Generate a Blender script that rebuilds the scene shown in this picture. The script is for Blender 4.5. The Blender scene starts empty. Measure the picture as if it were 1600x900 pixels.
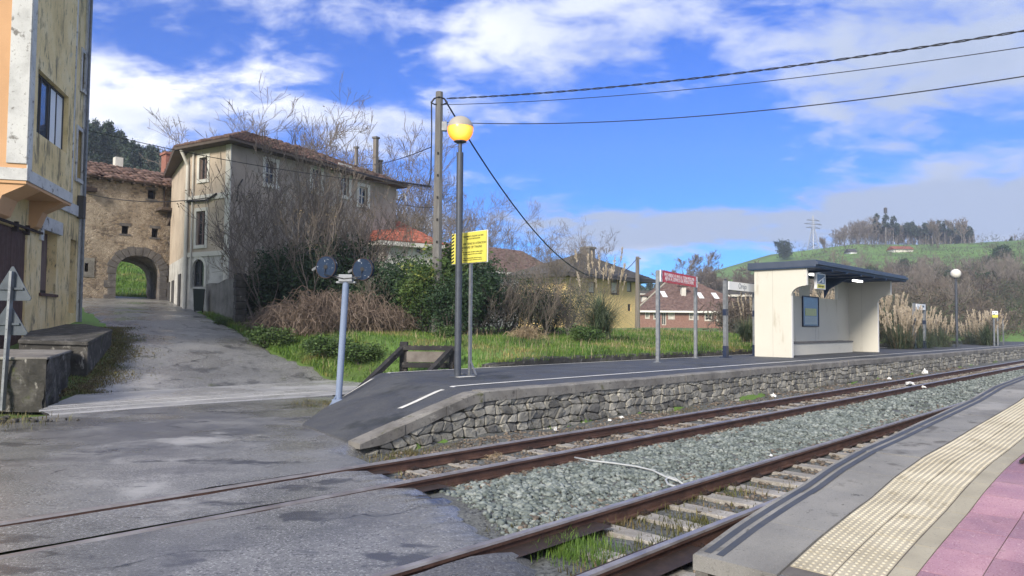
import bpy, bmesh, math, random
import numpy as np
from mathutils import Vector, Matrix
R = math.radians
rnd = random.Random(7)
scene = bpy.context.scene
COL = scene.collection

# ------------------------------------------------------------------ camera
H = 1.69; FPX = 1120.0; PITCH = R(2.5); ROLL = .008; HY = 509.0
fw = np.array([0, math.cos(PITCH), math.sin(PITCH)]); rt = np.array([1., 0, 0]); up = np.cross(rt, fw)
rt, up = rt*math.cos(ROLL)+up*math.sin(ROLL), -rt*math.sin(ROLL)+up*math.cos(ROLL)
CY = HY-FPX*math.tan(PITCH)
cam_d = bpy.data.cameras.new('camera'); cam = bpy.data.objects.new('camera', cam_d); COL.objects.link(cam)
cam_d.sensor_width = 36; cam_d.lens = FPX/1600*36; cam_d.shift_y = (CY-450)/1600
cam_d.clip_start = .05; cam_d.clip_end = 6000
m = Matrix.Identity(4)
for i in range(3):
    m[i][0], m[i][1], m[i][2] = rt[i], up[i], -fw[i]
m[2][3] = H
cam.matrix_world = m
scene.camera = cam

def ray(px, py):
    return fw+rt*(px-800)/FPX+up*(CY-py)/FPX
def at(px, py, z=0.0):
    d = ray(px, py); t = (z-H)/d[2]; return np.array([0, 0, H])+d*t
def atY(px, py, Y):
    d = ray(px, py); return np.array([0, 0, H])+d*(Y/d[1])
TH = R(44.0)
U = np.array([math.sin(TH), math.cos(TH)]); N = np.array([-math.cos(TH), math.sin(TH)])
def W(s, p, z=0.0):
    q = s*U+p*N; return (float(q[0]), float(q[1]), float(z))
def SP(x, y): return x*U[0]+y*U[1], x*N[0]+y*N[1]

def ip(x, tab):
    xs = [a for a, b in tab]; ys = [b for a, b in tab]
    return np.interp(x, xs, ys)
def sstep(x, a, b):
    t = np.clip((x-a)/(b-a), 0, 1); return t*t*(3-2*t)

# ------------------------------------------------------------------ terrain
T_ST = [(-50, -.03), (18.9, -.03), (20.5, .25), (24, .95), (29.5, 1.75), (31.4, 1.92), (38.6, 2.5), (45.2, 3.05), (52, 3.4), (60, 4.6), (75, 8), (110, 17), (165, 30), (260, 46), (900, 70)]
T_LA = [(-50, -.03), (13.3, -.03), (13.6, .84), (22, 1.38), (30, 1.5), (60, 1.6), (110, 2.0), (400, 6)]
EDGE = [(0, 60), (13, 60), (13.01, 12.8), (18, 12.0), (20, 10.6), (31, 13.4), (45, 18), (60, 26), (200, 70)]
RIDGE = [(-2, 10), (.0, 10), (.18, 8), (.22, 17), (.27, 27), (.33, 33), (.36, 36), (.42, 38), (.48, 40), (.55, 39), (.62, 38.5), (.72, 39), (.95, 46), (3, 55)]
RD = 360.0
def terr(x, y):
    x = np.asarray(x, float); y = np.asarray(y, float)
    s = x*U[0]+y*U[1]; p = x*N[0]+y*N[1]
    w = sstep(s-ip(p, EDGE), 0, 3.6)
    z = ip(p, T_ST)*(1-w)+ip(p, T_LA)*w
    z = np.where((p > 13.3) & (w > .5) & (s > 12), z, z)
    z = z+np.where(p > 14.2, .05*np.sin(x*1.3+y*.7)*np.sin(y*.9-x*.4)*w, 0)
    z = np.where((p < 8.6) & (p > -60) & (s > 4), -.34, z)
    z = np.where(p < -8, -.2, z)
    phi = x/np.maximum(y, 1.0); d = np.hypot(x, y)
    h = ip(phi, RIDGE)
    d0 = ip(phi, [(.0, 125), (.34, 125), (.44, 56), (3, 56)]); k = np.clip((d-d0)/(RD-d0), 0, 1); k = k**1.45
    mask = sstep(phi, .10, .2)*(y > 10)*sstep(p, 13.8, 20)
    z = z+(h-1.6)*k*mask-np.where(d > RD, (d-RD)*.05*mask, 0)
    return z
def T(x, y): return float(terr(x, y))
def hit(px, py, dz=0.0):
    d = ray(px, py); t = 5.0; pz = None
    while t < 900:
        q = np.array([0, 0, H])+d*t
        if q[2] <= T(q[0], q[1])+dz: return q
        t *= 1.004
    return q

# ------------------------------------------------------------------ materials
def nodes(name):
    mt = bpy.data.materials.new(name); mt.use_nodes = True
    nt = mt.node_tree
    return mt, nt, nt.nodes['Principled BSDF']
def lk(nt, a, b): nt.links.new(a, b)
def ramp(nt, stops, fac=None):
    r = nt.nodes.new('ShaderNodeValToRGB'); e = r.color_ramp.elements
    while len(e) < len(stops): e.new(.5)
    for i, (p, c) in enumerate(stops):
        e[i].position = p; e[i].color = (c[0], c[1], c[2], 1)
    if fac is not None: lk(nt, fac, r.inputs[0])
    return r.outputs[0]
def noise(nt, co, scale, stretch=None, detail=6, rough=.6, dist=0.0):
    if stretch is not None:
        mp = nt.nodes.new('ShaderNodeMapping'); lk(nt, co, mp.inputs[0])
        mp.inputs['Scale'].default_value = stretch; co = mp.outputs[0]
    n = nt.nodes.new('ShaderNodeTexNoise'); lk(nt, co, n.inputs['Vector'])
    n.inputs['Scale'].default_value = scale; n.inputs['Detail'].default_value = detail
    n.inputs['Roughness'].default_value = rough; n.inputs['Distortion'].default_value = dist
    return n.outputs['Fac']
def mrange(nt, v, a, b, c=0., d=1.):
    n = nt.nodes.new('ShaderNodeMapRange'); n.interpolation_type = 'SMOOTHSTEP'
    lk(nt, v, n.inputs[0])
    for i, x in zip((1, 2, 3, 4), (a, b, c, d)): n.inputs[i].default_value = x
    return n.outputs[0]
def mixc(nt, f, a, b, mode='MIX'):
    n = nt.nodes.new('ShaderNodeMix'); n.data_type = 'RGBA'; n.blend_type = mode
    for s, v in ((n.inputs[0], f), (n.inputs[6], a), (n.inputs[7], b)):
        if hasattr(v, 'links'): lk(nt, v, s)
        elif isinstance(v, (tuple, list)): s.default_value = (v[0], v[1], v[2], 1)
        else: s.default_value = v
    return n.outputs[2]
def mth(nt, op, a, b=0.0):
    n = nt.nodes.new('ShaderNodeMath'); n.operation = op
    for s, v in ((n.inputs[0], a), (n.inputs[1], b)):
        if hasattr(v, 'links'): lk(nt, v, s)
        else: s.default_value = v
    return n.outputs[0]
def coords(nt, kind='Object'):
    return nt.nodes.new('ShaderNodeTexCoord').outputs[kind]
def crackmask(nt, co, scale, w):
    mp = nt.nodes.new('ShaderNodeVectorMath'); mp.operation = 'ADD'; nz = nt.nodes.new('ShaderNodeTexNoise'); lk(nt, co, nz.inputs['Vector']); nz.inputs['Scale'].default_value = 1.4; nz.inputs['Detail'].default_value = 6
    sc_ = nt.nodes.new('ShaderNodeVectorMath'); sc_.operation = 'SCALE'; lk(nt, nz.outputs['Color'], sc_.inputs[0]); sc_.inputs['Scale'].default_value = 1.1
    lk(nt, co, mp.inputs[0]); lk(nt, sc_.outputs[0], mp.inputs[1])
    v = nt.nodes.new('ShaderNodeTexVoronoi'); v.feature = 'DISTANCE_TO_EDGE'; lk(nt, mp.outputs[0], v.inputs['Vector']); v.inputs['Scale'].default_value = scale
    br = mrange(nt, noise(nt, co, .6), .5, .6)
    return mth(nt, 'MULTIPLY', mrange(nt, v.outputs['Distance'], w*.3, w, 1, 0), br)
def mat(name, stops, scale=3, stretch=None, rough=(.75, .9), layers=(), bump=0., bscale=30, metal=0., attr=None, spec=.4, detail=7, bstretch=None, rlayer=None, dist=0.0, transl=0., cracks=None):
    """stops: colour ramp over noise; layers: (scale, lo, hi, colour, stretch)"""
    mt, nt, b = nodes(name); co = coords(nt)
    if len(stops) == 1: stops = [(0, stops[0]), (1, stops[0])]
    elif not isinstance(stops[0][1], (tuple, list)): stops = [(.3+.4*i/(len(stops)-1), c) for i, c in enumerate(stops)]
    c = ramp(nt, stops, noise(nt, co, scale, stretch, detail, .62, dist))
    for L in layers:
        f = mrange(nt, noise(nt, co, L[0], L[4] if len(L) > 4 else None, 8, .65), L[1], L[2])
        c = mixc(nt, f, c, L[3])
    if cracks: c = mixc(nt, crackmask(nt, co, cracks[0], cracks[1]), c, (.035, .036, .035))
    if attr:
        a = nt.nodes.new('ShaderNodeAttribute'); a.attribute_name = 'rnd'
        c = mixc(nt, 1.0, c, ramp(nt, attr, a.outputs['Fac']), 'MULTIPLY')
    lk(nt, c, b.inputs['Base Color'])
    if rlayer:
        lk(nt, mrange(nt, noise(nt, co, rlayer[0], rlayer[3] if len(rlayer) > 3 else None, 6, .6), rlayer[1], rlayer[2], rough[0], rough[1]), b.inputs['Roughness'])
    elif rough[0] == rough[1]: b.inputs['Roughness'].default_value = rough[0]
    else: lk(nt, mrange(nt, noise(nt, co, scale*2), .3, .7, rough[0], rough[1]), b.inputs['Roughness'])
    b.inputs['Metallic'].default_value = metal; b.inputs['Specular IOR Level'].default_value = spec
    if bump:
        bn = nt.nodes.new('ShaderNodeBump'); bn.inputs['Strength'].default_value = bump; bn.inputs['Distance'].default_value = .02
        lk(nt, noise(nt, co, bscale, bstretch, 5, .65), bn.inputs['Height']); lk(nt, bn.outputs[0], b.inputs['Normal'])
    if transl:
        tr = nt.nodes.new('ShaderNodeBsdfTranslucent'); lk(nt, c, tr.inputs[0])
        ms = nt.nodes.new('ShaderNodeMixShader'); ms.inputs[0].default_value = transl
        lk(nt, b.outputs[0], ms.inputs[1]); lk(nt, tr.outputs[0], ms.inputs[2])
        lk(nt, ms.outputs[0], nt.nodes['Material Output'].inputs[0])
    return mt
M = {}
M['earth'] = mat('earth_grass', [(.075, .085, .035), (.08, .13, .03), (.10, .17, .035)], .5, bump=.5, bscale=9, layers=[(2.5, .57, .7, (.13, .12, .06)), (.08, .42, .60, (.12, .23, .04)), (.03, .45, .6, (.14, .25, .05)), (40, .5, .75, (.04, .06, .02))])
M['asphalt'] = mat('worn_asphalt', [(.14, .139, .134), (.19, .188, .18), (.25, .247, .236)], .7, rough=(.07, .42), spec=.55,
   layers=[(48, .52, .64, (.42, .415, .40)), (34, .54, .64, (.08, .08, .08)), (.8, .56, .62, (.075, .075, .078), (1, 1.6, 1)), (.22, .46, .60, (.10, .10, .102)), (3.2, .66, .7, (.07, .07, .07)), (.35, .56, .66, (.36, .355, .34)), (1.5, .63, .66, (.14, .14, .14), (1, 3, 1))],
   bump=.2, bscale=55, rlayer=(.3, .42, .58), cracks=(.42, .012))
M['streetasphalt'] = mat('rough_street_asphalt', [(.09, .09, .087), (.14, .138, .132), (.20, .197, .187)], .6, rough=(.14, .55), spec=.5,
   layers=[(42, .47, .62, (.36, .355, .34)), (30, .52, .64, (.05, .05, .05)), (.9, .54, .64, (.08, .08, .078), (1, 1, 1)), (.45, .55, .66, (.30, .295, .28)), (2.2, .62, .70, (.10, .11, .06))],
   bump=.5, bscale=42, rlayer=(.5, .36, .6), cracks=(.5, .014))
M['patch'] = mat('dark_asphalt_patch', [(.09, .09, .092), (.13, .13, .132), (.19, .19, .19)], 1.1, rough=(.22, .65), spec=.5, layers=[(50, .50, .66, (.26, .26, .255)), (40, .52, .66, (.04, .04, .042)), (2, .6, .66, (.17, .17, .18))], bump=.6, bscale=110, rlayer=(1.2, .4, .6))
M['deck'] = mat('platform_asphalt', [(.042, .046, .055), (.06, .064, .072), (.085, .09, .095)], .8, rough=(.55, .85), layers=[(40, .54, .68, (.13, .13, .128)), (1.4, .6, .66, (.11, .11, .105)), (.5, .56, .66, (.03, .034, .036)), (2.4, .64, .72, (.06, .07, .035))], bump=.4, bscale=90)
M['concrete'] = mat('weathered_concrete', [(.10, .095, .085), (.19, .18, .165), (.27, .26, .235)], 1.6, rough=(.8, .95), layers=[(12, .55, .7, (.09, .085, .075)), (5, .6, .72, (.33, .32, .29)), (3, .62, .74, (.10, .105, .05))], bump=.5, bscale=45)
M['coping'] = mat('platform_coping_concrete', [(.15, .145, .135), (.22, .215, .2), (.28, .27, .25)], 1.2, rough=(.75, .95), layers=[(60, .55, .75, (.12, .115, .105)), (140, .55, .75, (.36, .35, .33)), (2.2, .57, .68, (.115, .11, .10)), (.8, .55, .66, (.30, .29, .27)), (11, .62, .7, (.09, .088, .08))], bump=.35, bscale=80)
M['mossconc'] = mat('mossy_dark_concrete', [(.022, .022, .02), (.05, .047, .042), (.12, .115, .105)], 2.6, rough=(.85, .95), layers=[(7, .58, .68, (.25, .24, .22), (1, 1, .5)), (2.2, .58, .7, (.055, .065, .022)), (15, .6, .7, (.03, .03, .028))], bump=.8, bscale=22)
M['slab'] = mat('pale_crossing_slab', [(.24, .24, .235), (.34, .335, .325), (.42, .415, .40)], .9, rough=(.16, .5), spec=.5, layers=[(45, .55, .72, (.10, .10, .10)), (1.6, .6, .7, (.15, .145, .135))], bump=.35, bscale=70, rlayer=(.6, .4, .6))
M['stone'] = mat('rubble_stone', [(.18, .178, .165), (.29, .285, .265), (.42, .415, .385)], 4, rough=(.8, .95), layers=[(9, .58, .7, (.06, .062, .05)), (5, .6, .72, (.065, .075, .03)), (25, .55, .72, (.42, .41, .39))], bump=.9, bscale=30, attr=[(0, (.45, .45, .46)), (.5, (.85, .84, .8)), (1, (1.15, 1.12, 1.05))])
M['mortar'] = mat('dark_joints', [(.05, .052, .045), (.09, .09, .08), (.065, .075, .035)], 5, bump=.6, bscale=30)
M['ballast_bed'] = mat('ballast_bed', [(.07, .075, .07), (.12, .125, .12), (.19, .2, .19)], 18, layers=[(30, .52, .62, (.03, .03, .03)), (1.2, .56, .7, (.10, .085, .06)), (3, .63, .72, (.09, .10, .035))], bump=1., bscale=24)
M['ballast_brown'] = mat('rusty_ballast_stone', [(.09, .075, .06), (.15, .125, .10), (.22, .19, .16)], 6, rough=(.7, .9), attr=[(0, (.45, .45, .45)), (1, (1.3, 1.25, 1.2))])
M['ballast'] = mat('ballast_stone', [(.11, .128, .122), (.19, .21, .20), (.31, .33, .32)], 6, rough=(.7, .9), layers=[(25, .55, .72, (.12, .13, .125))], bump=.3, bscale=60, attr=[(0, (.42, .46, .44)), (.55, (.85, .9, .88)), (1, (1.25, 1.25, 1.22))])
M['rail'] = mat('rusty_rail', [(.062, .036, .029), (.105, .058, .045), (.15, .085, .064)], 4, stretch=(1, 1, 1), rough=(.55, .8), layers=[(30, .55, .7, (.06, .035, .03))], bump=.3, bscale=60, metal=.2)
M['railtop'] = mat('worn_rail_head', [(.22, .19, .175), (.32, .29, .275), (.42, .40, .385)], 3, rough=(.3, .5), layers=[(14, .66, .74, (.2, .13, .1))], metal=.5, bump=.1, bscale=80)
M['sleeper'] = mat('old_sleeper', [(.15, .135, .11), (.30, .28, .25), (.44, .42, .39)], 2.2, rough=(.8, .95), layers=[(8, .55, .68, (.10, .085, .07)), (30, .55, .7, (.5, .48, .45))], bump=.6, bscale=25)
M['iron'] = mat('dark_iron', [(.03, .022, .02), (.06, .04, .034)], 10, rough=(.6, .8), metal=.3)
M['white'] = mat('white_road_paint', [(.55, .54, .5), (.72, .71, .67)], 4, rough=(.6, .8), layers=[(14, .60, .72, (.25, .25, .24))])
M['tactile'] = mat('yellow_tactile_tile', [(.31, .275, .20), (.40, .36, .27), (.47, .43, .33)], 3, rough=(.65, .85), layers=[(45, .58, .74, (.28, .24, .15)), (2.5, .58, .70, (.27, .235, .16)), (.9, .55, .68, (.30, .26, .18))], bump=.3, bscale=90)
M['blister'] = mat('shaded_contrast_blisters', [(.39, .35, .26), (.48, .44, .335), (.56, .515, .405)], 3, rough=(.6, .8), layers=[(2.5, .58, .70, (.38, .33, .23))])  # paler than the tile: light-and-shade contrast of the domes put into colour
M['pink'] = mat('pink_terrazzo', [(.30, .165, .195), (.39, .22, .26), (.48, .295, .33)], 2.2, rough=(.45, .7), layers=[(70, .56, .68, (.55, .40, .41)), (95, .55, .68, (.20, .075, .10)), (2.5, .62, .74, (.40, .26, .26)), (1.1, .55, .68, (.27, .16, .17)), (6, .62, .72, (.22, .15, .15))], bump=.25, bscale=90, attr=[(0, (.78, .78, .82)), (1, (1.08, 1.05, 1.05))])
M['joint'] = mat('tile_joint', [(.09, .08, .075), (.14, .13, .12)], 8)
M['border'] = mat('pale_border_stone', [(.30, .27, .20), (.40, .365, .28)], 3, layers=[(50, .56, .72, (.24, .225, .19))], bump=.3, bscale=80)
M['greyline'] = mat('grey_rubber_line', [(.045, .05, .06), (.075, .08, .09)], 5, rough=(.5, .7))
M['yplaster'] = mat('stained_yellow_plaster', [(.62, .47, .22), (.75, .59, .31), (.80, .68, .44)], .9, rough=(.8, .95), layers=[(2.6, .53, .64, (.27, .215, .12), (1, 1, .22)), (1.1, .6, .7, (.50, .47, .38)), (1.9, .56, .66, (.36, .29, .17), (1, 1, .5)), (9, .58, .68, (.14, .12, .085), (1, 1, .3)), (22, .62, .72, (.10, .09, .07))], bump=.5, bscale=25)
M['orange'] = mat('orange_plaster', [(.50, .29, .15), (.58, .34, .18), (.62, .38, .21)], .6, rough=(.8, .95), layers=[(4, .62, .74, (.38, .24, .14), (1, 1, .3))], bump=.2, bscale=30)
M['trim'] = mat('peeling_pale_trim', [(.40, .40, .39), (.55, .55, .54), (.62, .62, .60)], 1.4, rough=(.8, .95), layers=[(3.5, .57, .66, (.20, .19, .175)), (14, .58, .7, (.30, .29, .27))], bump=.4, bscale=25)
M['cream'] = mat('cream_trim', [(.55, .53, .47), (.66, .64, .58)], 1.5, layers=[(5, .6, .7, (.38, .36, .31), (1, 1, .3))])
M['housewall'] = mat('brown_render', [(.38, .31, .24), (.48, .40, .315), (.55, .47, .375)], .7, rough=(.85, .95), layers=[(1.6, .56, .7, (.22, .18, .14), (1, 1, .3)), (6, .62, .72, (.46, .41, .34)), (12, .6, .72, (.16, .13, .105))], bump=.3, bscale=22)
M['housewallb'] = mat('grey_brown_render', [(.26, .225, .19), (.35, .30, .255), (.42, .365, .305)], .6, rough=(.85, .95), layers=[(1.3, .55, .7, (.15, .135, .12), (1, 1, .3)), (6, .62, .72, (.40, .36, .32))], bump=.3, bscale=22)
M['baseplaster'] = mat('stained_white_base', [(.33, .32, .30), (.5, .49, .46), (.58, .57, .54)], 1.3, layers=[(3, .55, .68, (.2, .19, .17), (1, 1, .35))], bump=.4, bscale=20)
M['tile'] = mat('old_roof_tile', [(.09, .056, .047), (.145, .09, .074), (.21, .145, .12)], 2.4, rough=(.8, .95), layers=[(6, .55, .66, (.08, .06, .05)), (14, .6, .7, (.40, .31, .25)), (1.2, .6, .72, (.10, .09, .06))], bump=.5, bscale=14, attr=[(0, (.55, .55, .55)), (1, (1.2, 1.15, 1.1))])
M['redtile'] = mat('red_roof_tile', [(.26, .075, .05), (.36, .115, .075), (.43, .17, .115)], 2, rough=(.8, .95), layers=[(8, .58, .7, (.16, .06, .045))], bump=.4, bscale=12, attr=[(0, (.7, .7, .7)), (1, (1.15, 1.15, 1.15))])
M['browntile'] = mat('brown_roof_tile', [(.11, .07, .062), (.155, .10, .088), (.21, .15, .13)], 2, rough=(.8, .95), layers=[(1.5, .58, .7, (.13, .11, .075)), (8, .58, .7, (.085, .055, .045))], bump=.4, bscale=12, attr=[(0, (.7, .7, .7)), (1, (1.15, 1.15, 1.15))])
M['slate'] = mat('dark_slate_roof', [(.055, .055, .06), (.085, .083, .085), (.11, .105, .10)], 2, rough=(.6, .85), attr=[(0, (.75, .75, .75)), (1, (1.15, 1.15, 1.15))])
M['wood'] = mat('dark_brown_boards', [(.055, .032, .028), (.095, .055, .046), (.13, .085, .07)], 3, stretch=(9, 9, .35), rough=(.7, .9), layers=[(20, .58, .7, (.035, .022, .02), (6, 6, .4))], bump=.6, bscale=10, bstretch=(12, 12, .3))
M['doorwood'] = mat('worn_door_wood', [(.10, .07, .065), (.15, .105, .095), (.20, .15, .135)], 3, stretch=(5, 5, .3), rough=(.7, .9), bump=.3, bscale=12, bstretch=(8, 8, .3))
M['tarwood'] = mat('tarred_timber', [(.010, .010, .012), (.022, .021, .023), (.05, .047, .044)], 3, rough=(.7, .9), layers=[(6, .6, .7, (.15, .14, .125))], bump=.6, bscale=18)
M['dark'] = mat('dark_interior', [(.012, .012, .013), (.02, .02, .02)], 2)
M['soffit'] = mat('dark_soffit_wood', [(.07, .055, .045), (.11, .085, .07)], 3)
M['brick'] = mat('red_brick', [(.20, .105, .082), (.26, .145, .115), (.31, .185, .15)], 4, layers=[(30, .55, .65, (.34, .26, .22), (1, 1, 3))], bump=.3, bscale=25)
M['chimbrick'] = mat('chimney_brick', [(.25, .10, .07), (.33, .15, .11)], 5, layers=[(12, .6, .7, (.30, .25, .22))], bump=.4, bscale=25)
M['ochre'] = mat('ochre_plaster', [(.74, .55, .25), (.80, .61, .29)], .8, layers=[(3, .6, .72, (.48, .38, .2), (1, 1, .3))])
M['shelter'] = mat('cream_shelter_wall', [(.57, .555, .485), (.63, .61, .54)], .6, rough=(.6, .8), layers=[(2.5, .58, .72, (.46, .43, .35), (1, 1, .22)), (7, .64, .74, (.42, .395, .33), (1, 1, .4))], bump=.15, bscale=18)
M['shelterwhite'] = mat('white_edge_paint', [(.75, .74, .70), (.8, .79, .75)], 2)
M['roofblue'] = mat('blue_grey_metal_roof', [(.055, .075, .115), (.08, .10, .145)], 2, rough=(.45, .6), metal=.2)
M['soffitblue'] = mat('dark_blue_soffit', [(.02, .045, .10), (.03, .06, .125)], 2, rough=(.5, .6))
M['navy'] = mat('navy_paint', [(.012, .02, .05), (.02, .032, .07)], 3, rough=(.4, .5))
M['lamppost'] = mat('slate_grey_post', [(.055, .065, .085), (.085, .095, .115)], 3, rough=(.4, .55), metal=.3)
M['galv'] = mat('galvanised_steel', [(.16, .17, .19), (.22, .235, .255), (.28, .295, .315)], 6, rough=(.4, .6), metal=.5, layers=[(14, .6, .7, (.25, .26, .28))])
M['paleblue'] = mat('pale_blue_paint', [(.17, .22, .33), (.22, .275, .39)], 3, rough=(.5, .7), layers=[(6, .64, .72, (.25, .24, .24))])
M['discback'] = mat('dark_disc_back', [(.014, .028, .058), (.024, .042, .08)], 4, rough=(.7, .85), spec=.15, layers=[(6, .60, .63, (.42, .46, .50)), (17, .64, .67, (.5, .53, .56))])
M['signback'] = mat('dull_sign_back', [(.05, .062, .078), (.07, .086, .105), (.095, .112, .132)], 5, rough=(.5, .7), metal=.2, layers=[(14, .6, .7, (.09, .09, .09))])
M['polecon'] = mat('grey_pole_concrete', [(.10, .097, .095), (.145, .14, .135), (.20, .195, .185)], 2, stretch=(3, 3, .5), layers=[(6, .6, .7, (.14, .135, .12), (2, 2, .3))], bump=.3, bscale=25)
M['polewood'] = mat('grey_pole_timber', [(.15, .13, .115), (.22, .20, .18)], 2, stretch=(4, 4, .3), bump=.3, bscale=20)
M['cable'] = mat('black_cable', [(.012, .012, .014), (.02, .02, .022)], 2, rough=(.5, .6))
M['signyellow'] = mat('yellow_sign_face', [(.60, .55, .085), (.66, .61, .12)], 2, rough=(.35, .5))
M['signred'] = mat('red_sign_face', [(.60, .03, .06), (.66, .04, .075)], 2, rough=(.35, .5))
M['signwhite'] = mat('white_sign_face', [(.72, .74, .76), (.78, .79, .8)], 2, rough=(.35, .5))
M['ink'] = mat('black_lettering', [(.015, .015, .018), (.02, .02, .022)], 2, rough=(.5, .6))
M['inkgrey'] = mat('slate_lettering', [(.08, .11, .15), (.10, .13, .17)], 2, rough=(.5, .6))
M['inkwhite'] = mat('white_lettering', [(.8, .8, .8), (.82, .82, .82)], 2, rough=(.5, .6))
M['glass'] = mat('dark_window_glass', [(.02, .025, .03), (.04, .05, .06)], .8, rough=(.04, .08), spec=.9)
M['skyglass'] = mat('sky_reflecting_glass', [(.05, .07, .10), (.10, .13, .18)], .8, rough=(.03, .06), spec=1.0)
M['bin'] = mat('dark_green_plastic', [(.012, .025, .02), (.02, .035, .028)], 3, rough=(.4, .6))
M['litter'] = mat('white_litter', [(.65, .65, .63), (.78, .78, .77)], 9, rough=(.6, .8))
M['litterbrown'] = mat('tan_litter', [(.42, .22, .12), (.55, .4, .3)], 9, rough=(.6, .8))
M['whitecable'] = mat('pale_plastic_cable', [(.34, .36, .37), (.46, .48, .48)], 8, rough=(.4, .6))
M['bark'] = mat('grey_bark', [(.10, .085, .075), (.16, .14, .125), (.22, .20, .18)], 3, rough=(.85, .95))
M['twig'] = mat('bare_twigs', [(.12, .10, .085), (.19, .16, .135), (.26, .22, .185)], .6, rough=(.8, .95))
M['twigpale'] = mat('pale_bare_twigs', [(.20, .175, .155), (.28, .25, .22)], .6, rough=(.8, .95))
M['twigbrown'] = mat('brown_bramble_stems', [(.115, .085, .068), (.18, .135, .105), (.28, .22, .175)], 1.2, rough=(.8, .95), attr=[(0, (.6, .6, .6)), (1, (1.25, 1.25, 1.25))])
LV = [(0, (.5, .5, .5)), (.6, (1, 1, 1)), (1, (1.5, 1.45, 1.3))]
M['leafdark'] = mat('dark_evergreen_leaves', [(.022, .05, .024), (.036, .075, .032), (.055, .10, .04)], .9, rough=(.45, .7), attr=LV, transl=.2)
M['leafmid'] = mat('mid_green_leaves', [(.045, .09, .025), (.075, .13, .035), (.11, .17, .045)], .9, rough=(.5, .7), attr=LV, transl=.25)
M['leaflime'] = mat('yellow_green_leaves', [(.20, .24, .05), (.30, .33, .09)], .9, rough=(.5, .7), attr=LV, transl=.25)
M['leafgrey'] = mat('grey_green_leaves', [(.05, .07, .05), (.075, .095, .065), (.11, .125, .085)], .8, rough=(.6, .8), attr=LV, transl=.2)
M['leafpine'] = mat('blue_green_needles', [(.02, .042, .03), (.035, .06, .04), (.05, .075, .05)], .3, rough=(.6, .8), attr=LV)
M['leafdry'] = mat('sparse_dry_leaves', [(.16, .13, .08), (.24, .19, .12)], .9, rough=(.6, .8), attr=LV, transl=.3)
M['pampasblade'] = mat('pampas_blades', [(.06, .10, .06), (.10, .14, .085), (.17, .19, .115)], 1.5, rough=(.5, .7), attr=[(0, (.6, .6, .6)), (.8, (1.1, 1.1, 1.05)), (1, (2.3, 2.1, 1.7))], transl=.2)
M['plume'] = mat('pampas_plumes', [(.42, .35, .26), (.55, .47, .36), (.66, .58, .47)], 2, rough=(.8, .95), transl=.35)
M['straw'] = mat('dry_straw', [(.40, .30, .19), (.52, .41, .27)], 2, rough=(.8, .9), attr=[(0, (.6, .6, .6)), (1, (1.2, 1.2, 1.2))], transl=.2)
M['grass'] = mat('lawn_grass', [(.09, .17, .03), (.125, .23, .04), (.17, .27, .055)], .35, rough=(.5, .7), layers=[(.55, .50, .66, (.30, .26, .11)), (.16, .5, .62, (.10, .21, .03))], attr=[(0, (.55, .6, .5)), (.7, (1.05, 1.05, 1)), (1, (1.7, 1.4, 1.2))], transl=.3)
M['weed'] = mat('track_weeds', [(.07, .10, .025), (.13, .12, .045), (.19, .14, .08)], 2.1, rough=(.6, .8), attr=LV, transl=.25)
M['scrub'] = mat('winter_scrub', [(.085, .07, .065), (.115, .098, .085), (.15, .13, .095)], .035, rough=(.85, .95), layers=[(.05, .50, .58, (.07, .09, .055)), (.09, .58, .66, (.18, .155, .125)), (.02, .54, .64, (.10, .085, .09)), (.11, .60, .66, (.045, .065, .04))], attr=[(0, (.5, .5, .52)), (1, (1.45, 1.4, 1.3))], transl=.15)
def emission(name, col, st):
    mt, nt, b = nodes(name); b.inputs['Base Color'].default_value = (*col, 1); b.inputs['Emission Color'].default_value = (*col, 1)
    b.inputs['Emission Strength'].default_value = st; b.inputs['Roughness'].default_value = .4
    return mt
M['tube'] = emission('lit_tube', (1, .97, .9), 1.6)
# amber lamp glass: the lamp sits high in the globe, so its glow falls off downwards and to the rim
mt, nt, b = nodes('lit_amber_glass'); co = coords(nt)
sx = nt.nodes.new('ShaderNodeSeparateXYZ'); lk(nt, co, sx.inputs[0])
rr = mth(nt, 'SQRT', mth(nt, 'ADD', mth(nt, 'MULTIPLY', sx.outputs[0], sx.outputs[0]), mth(nt, 'MULTIPLY', sx.outputs[1], sx.outputs[1])))
lw = nt.nodes.new('ShaderNodeLayerWeight'); lw.inputs[0].default_value = .35
cc = ramp(nt, [(0, (1, .62, .12)), (.18, (1, .40, .03)), (.5, (.80, .21, .012)), (1, (.45, .12, .02))], lw.outputs['Facing'])
lk(nt, cc, b.inputs['Emission Color']); b.inputs['Emission Strength'].default_value = .68; b.inputs['Base Color'].default_value = (.5, .25, .05, 1); b.inputs['Roughness'].default_value = .25
M['amber'] = mt
M['globecap'] = mat('frosted_globe_cap', [(.34, .31, .26), (.40, .37, .32)], 2, rough=(.4, .5))
M['globewhite'] = mat('frosted_white_globe', [(.66, .64, .58), (.72, .70, .65)], 2, rough=(.35, .45))
M['poster'] = mat('notice_sheet', [(.10, .13, .24), (.16, .2, .3)], 2, rough=(.12, .2), spec=.7)
M['posteryellow'] = mat('notice_yellow_panel', [(.42, .42, .10), (.48, .47, .16)], 6, rough=(.15, .25))
M['postergrey'] = mat('notice_grey_panel', [(.28, .31, .35), (.36, .39, .42)], 9, rough=(.15, .25))
M['pictogram'] = mat('pictogram_slate_panel', [(.10, .15, .22), (.13, .18, .25)], 3, rough=(.4, .5))
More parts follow.
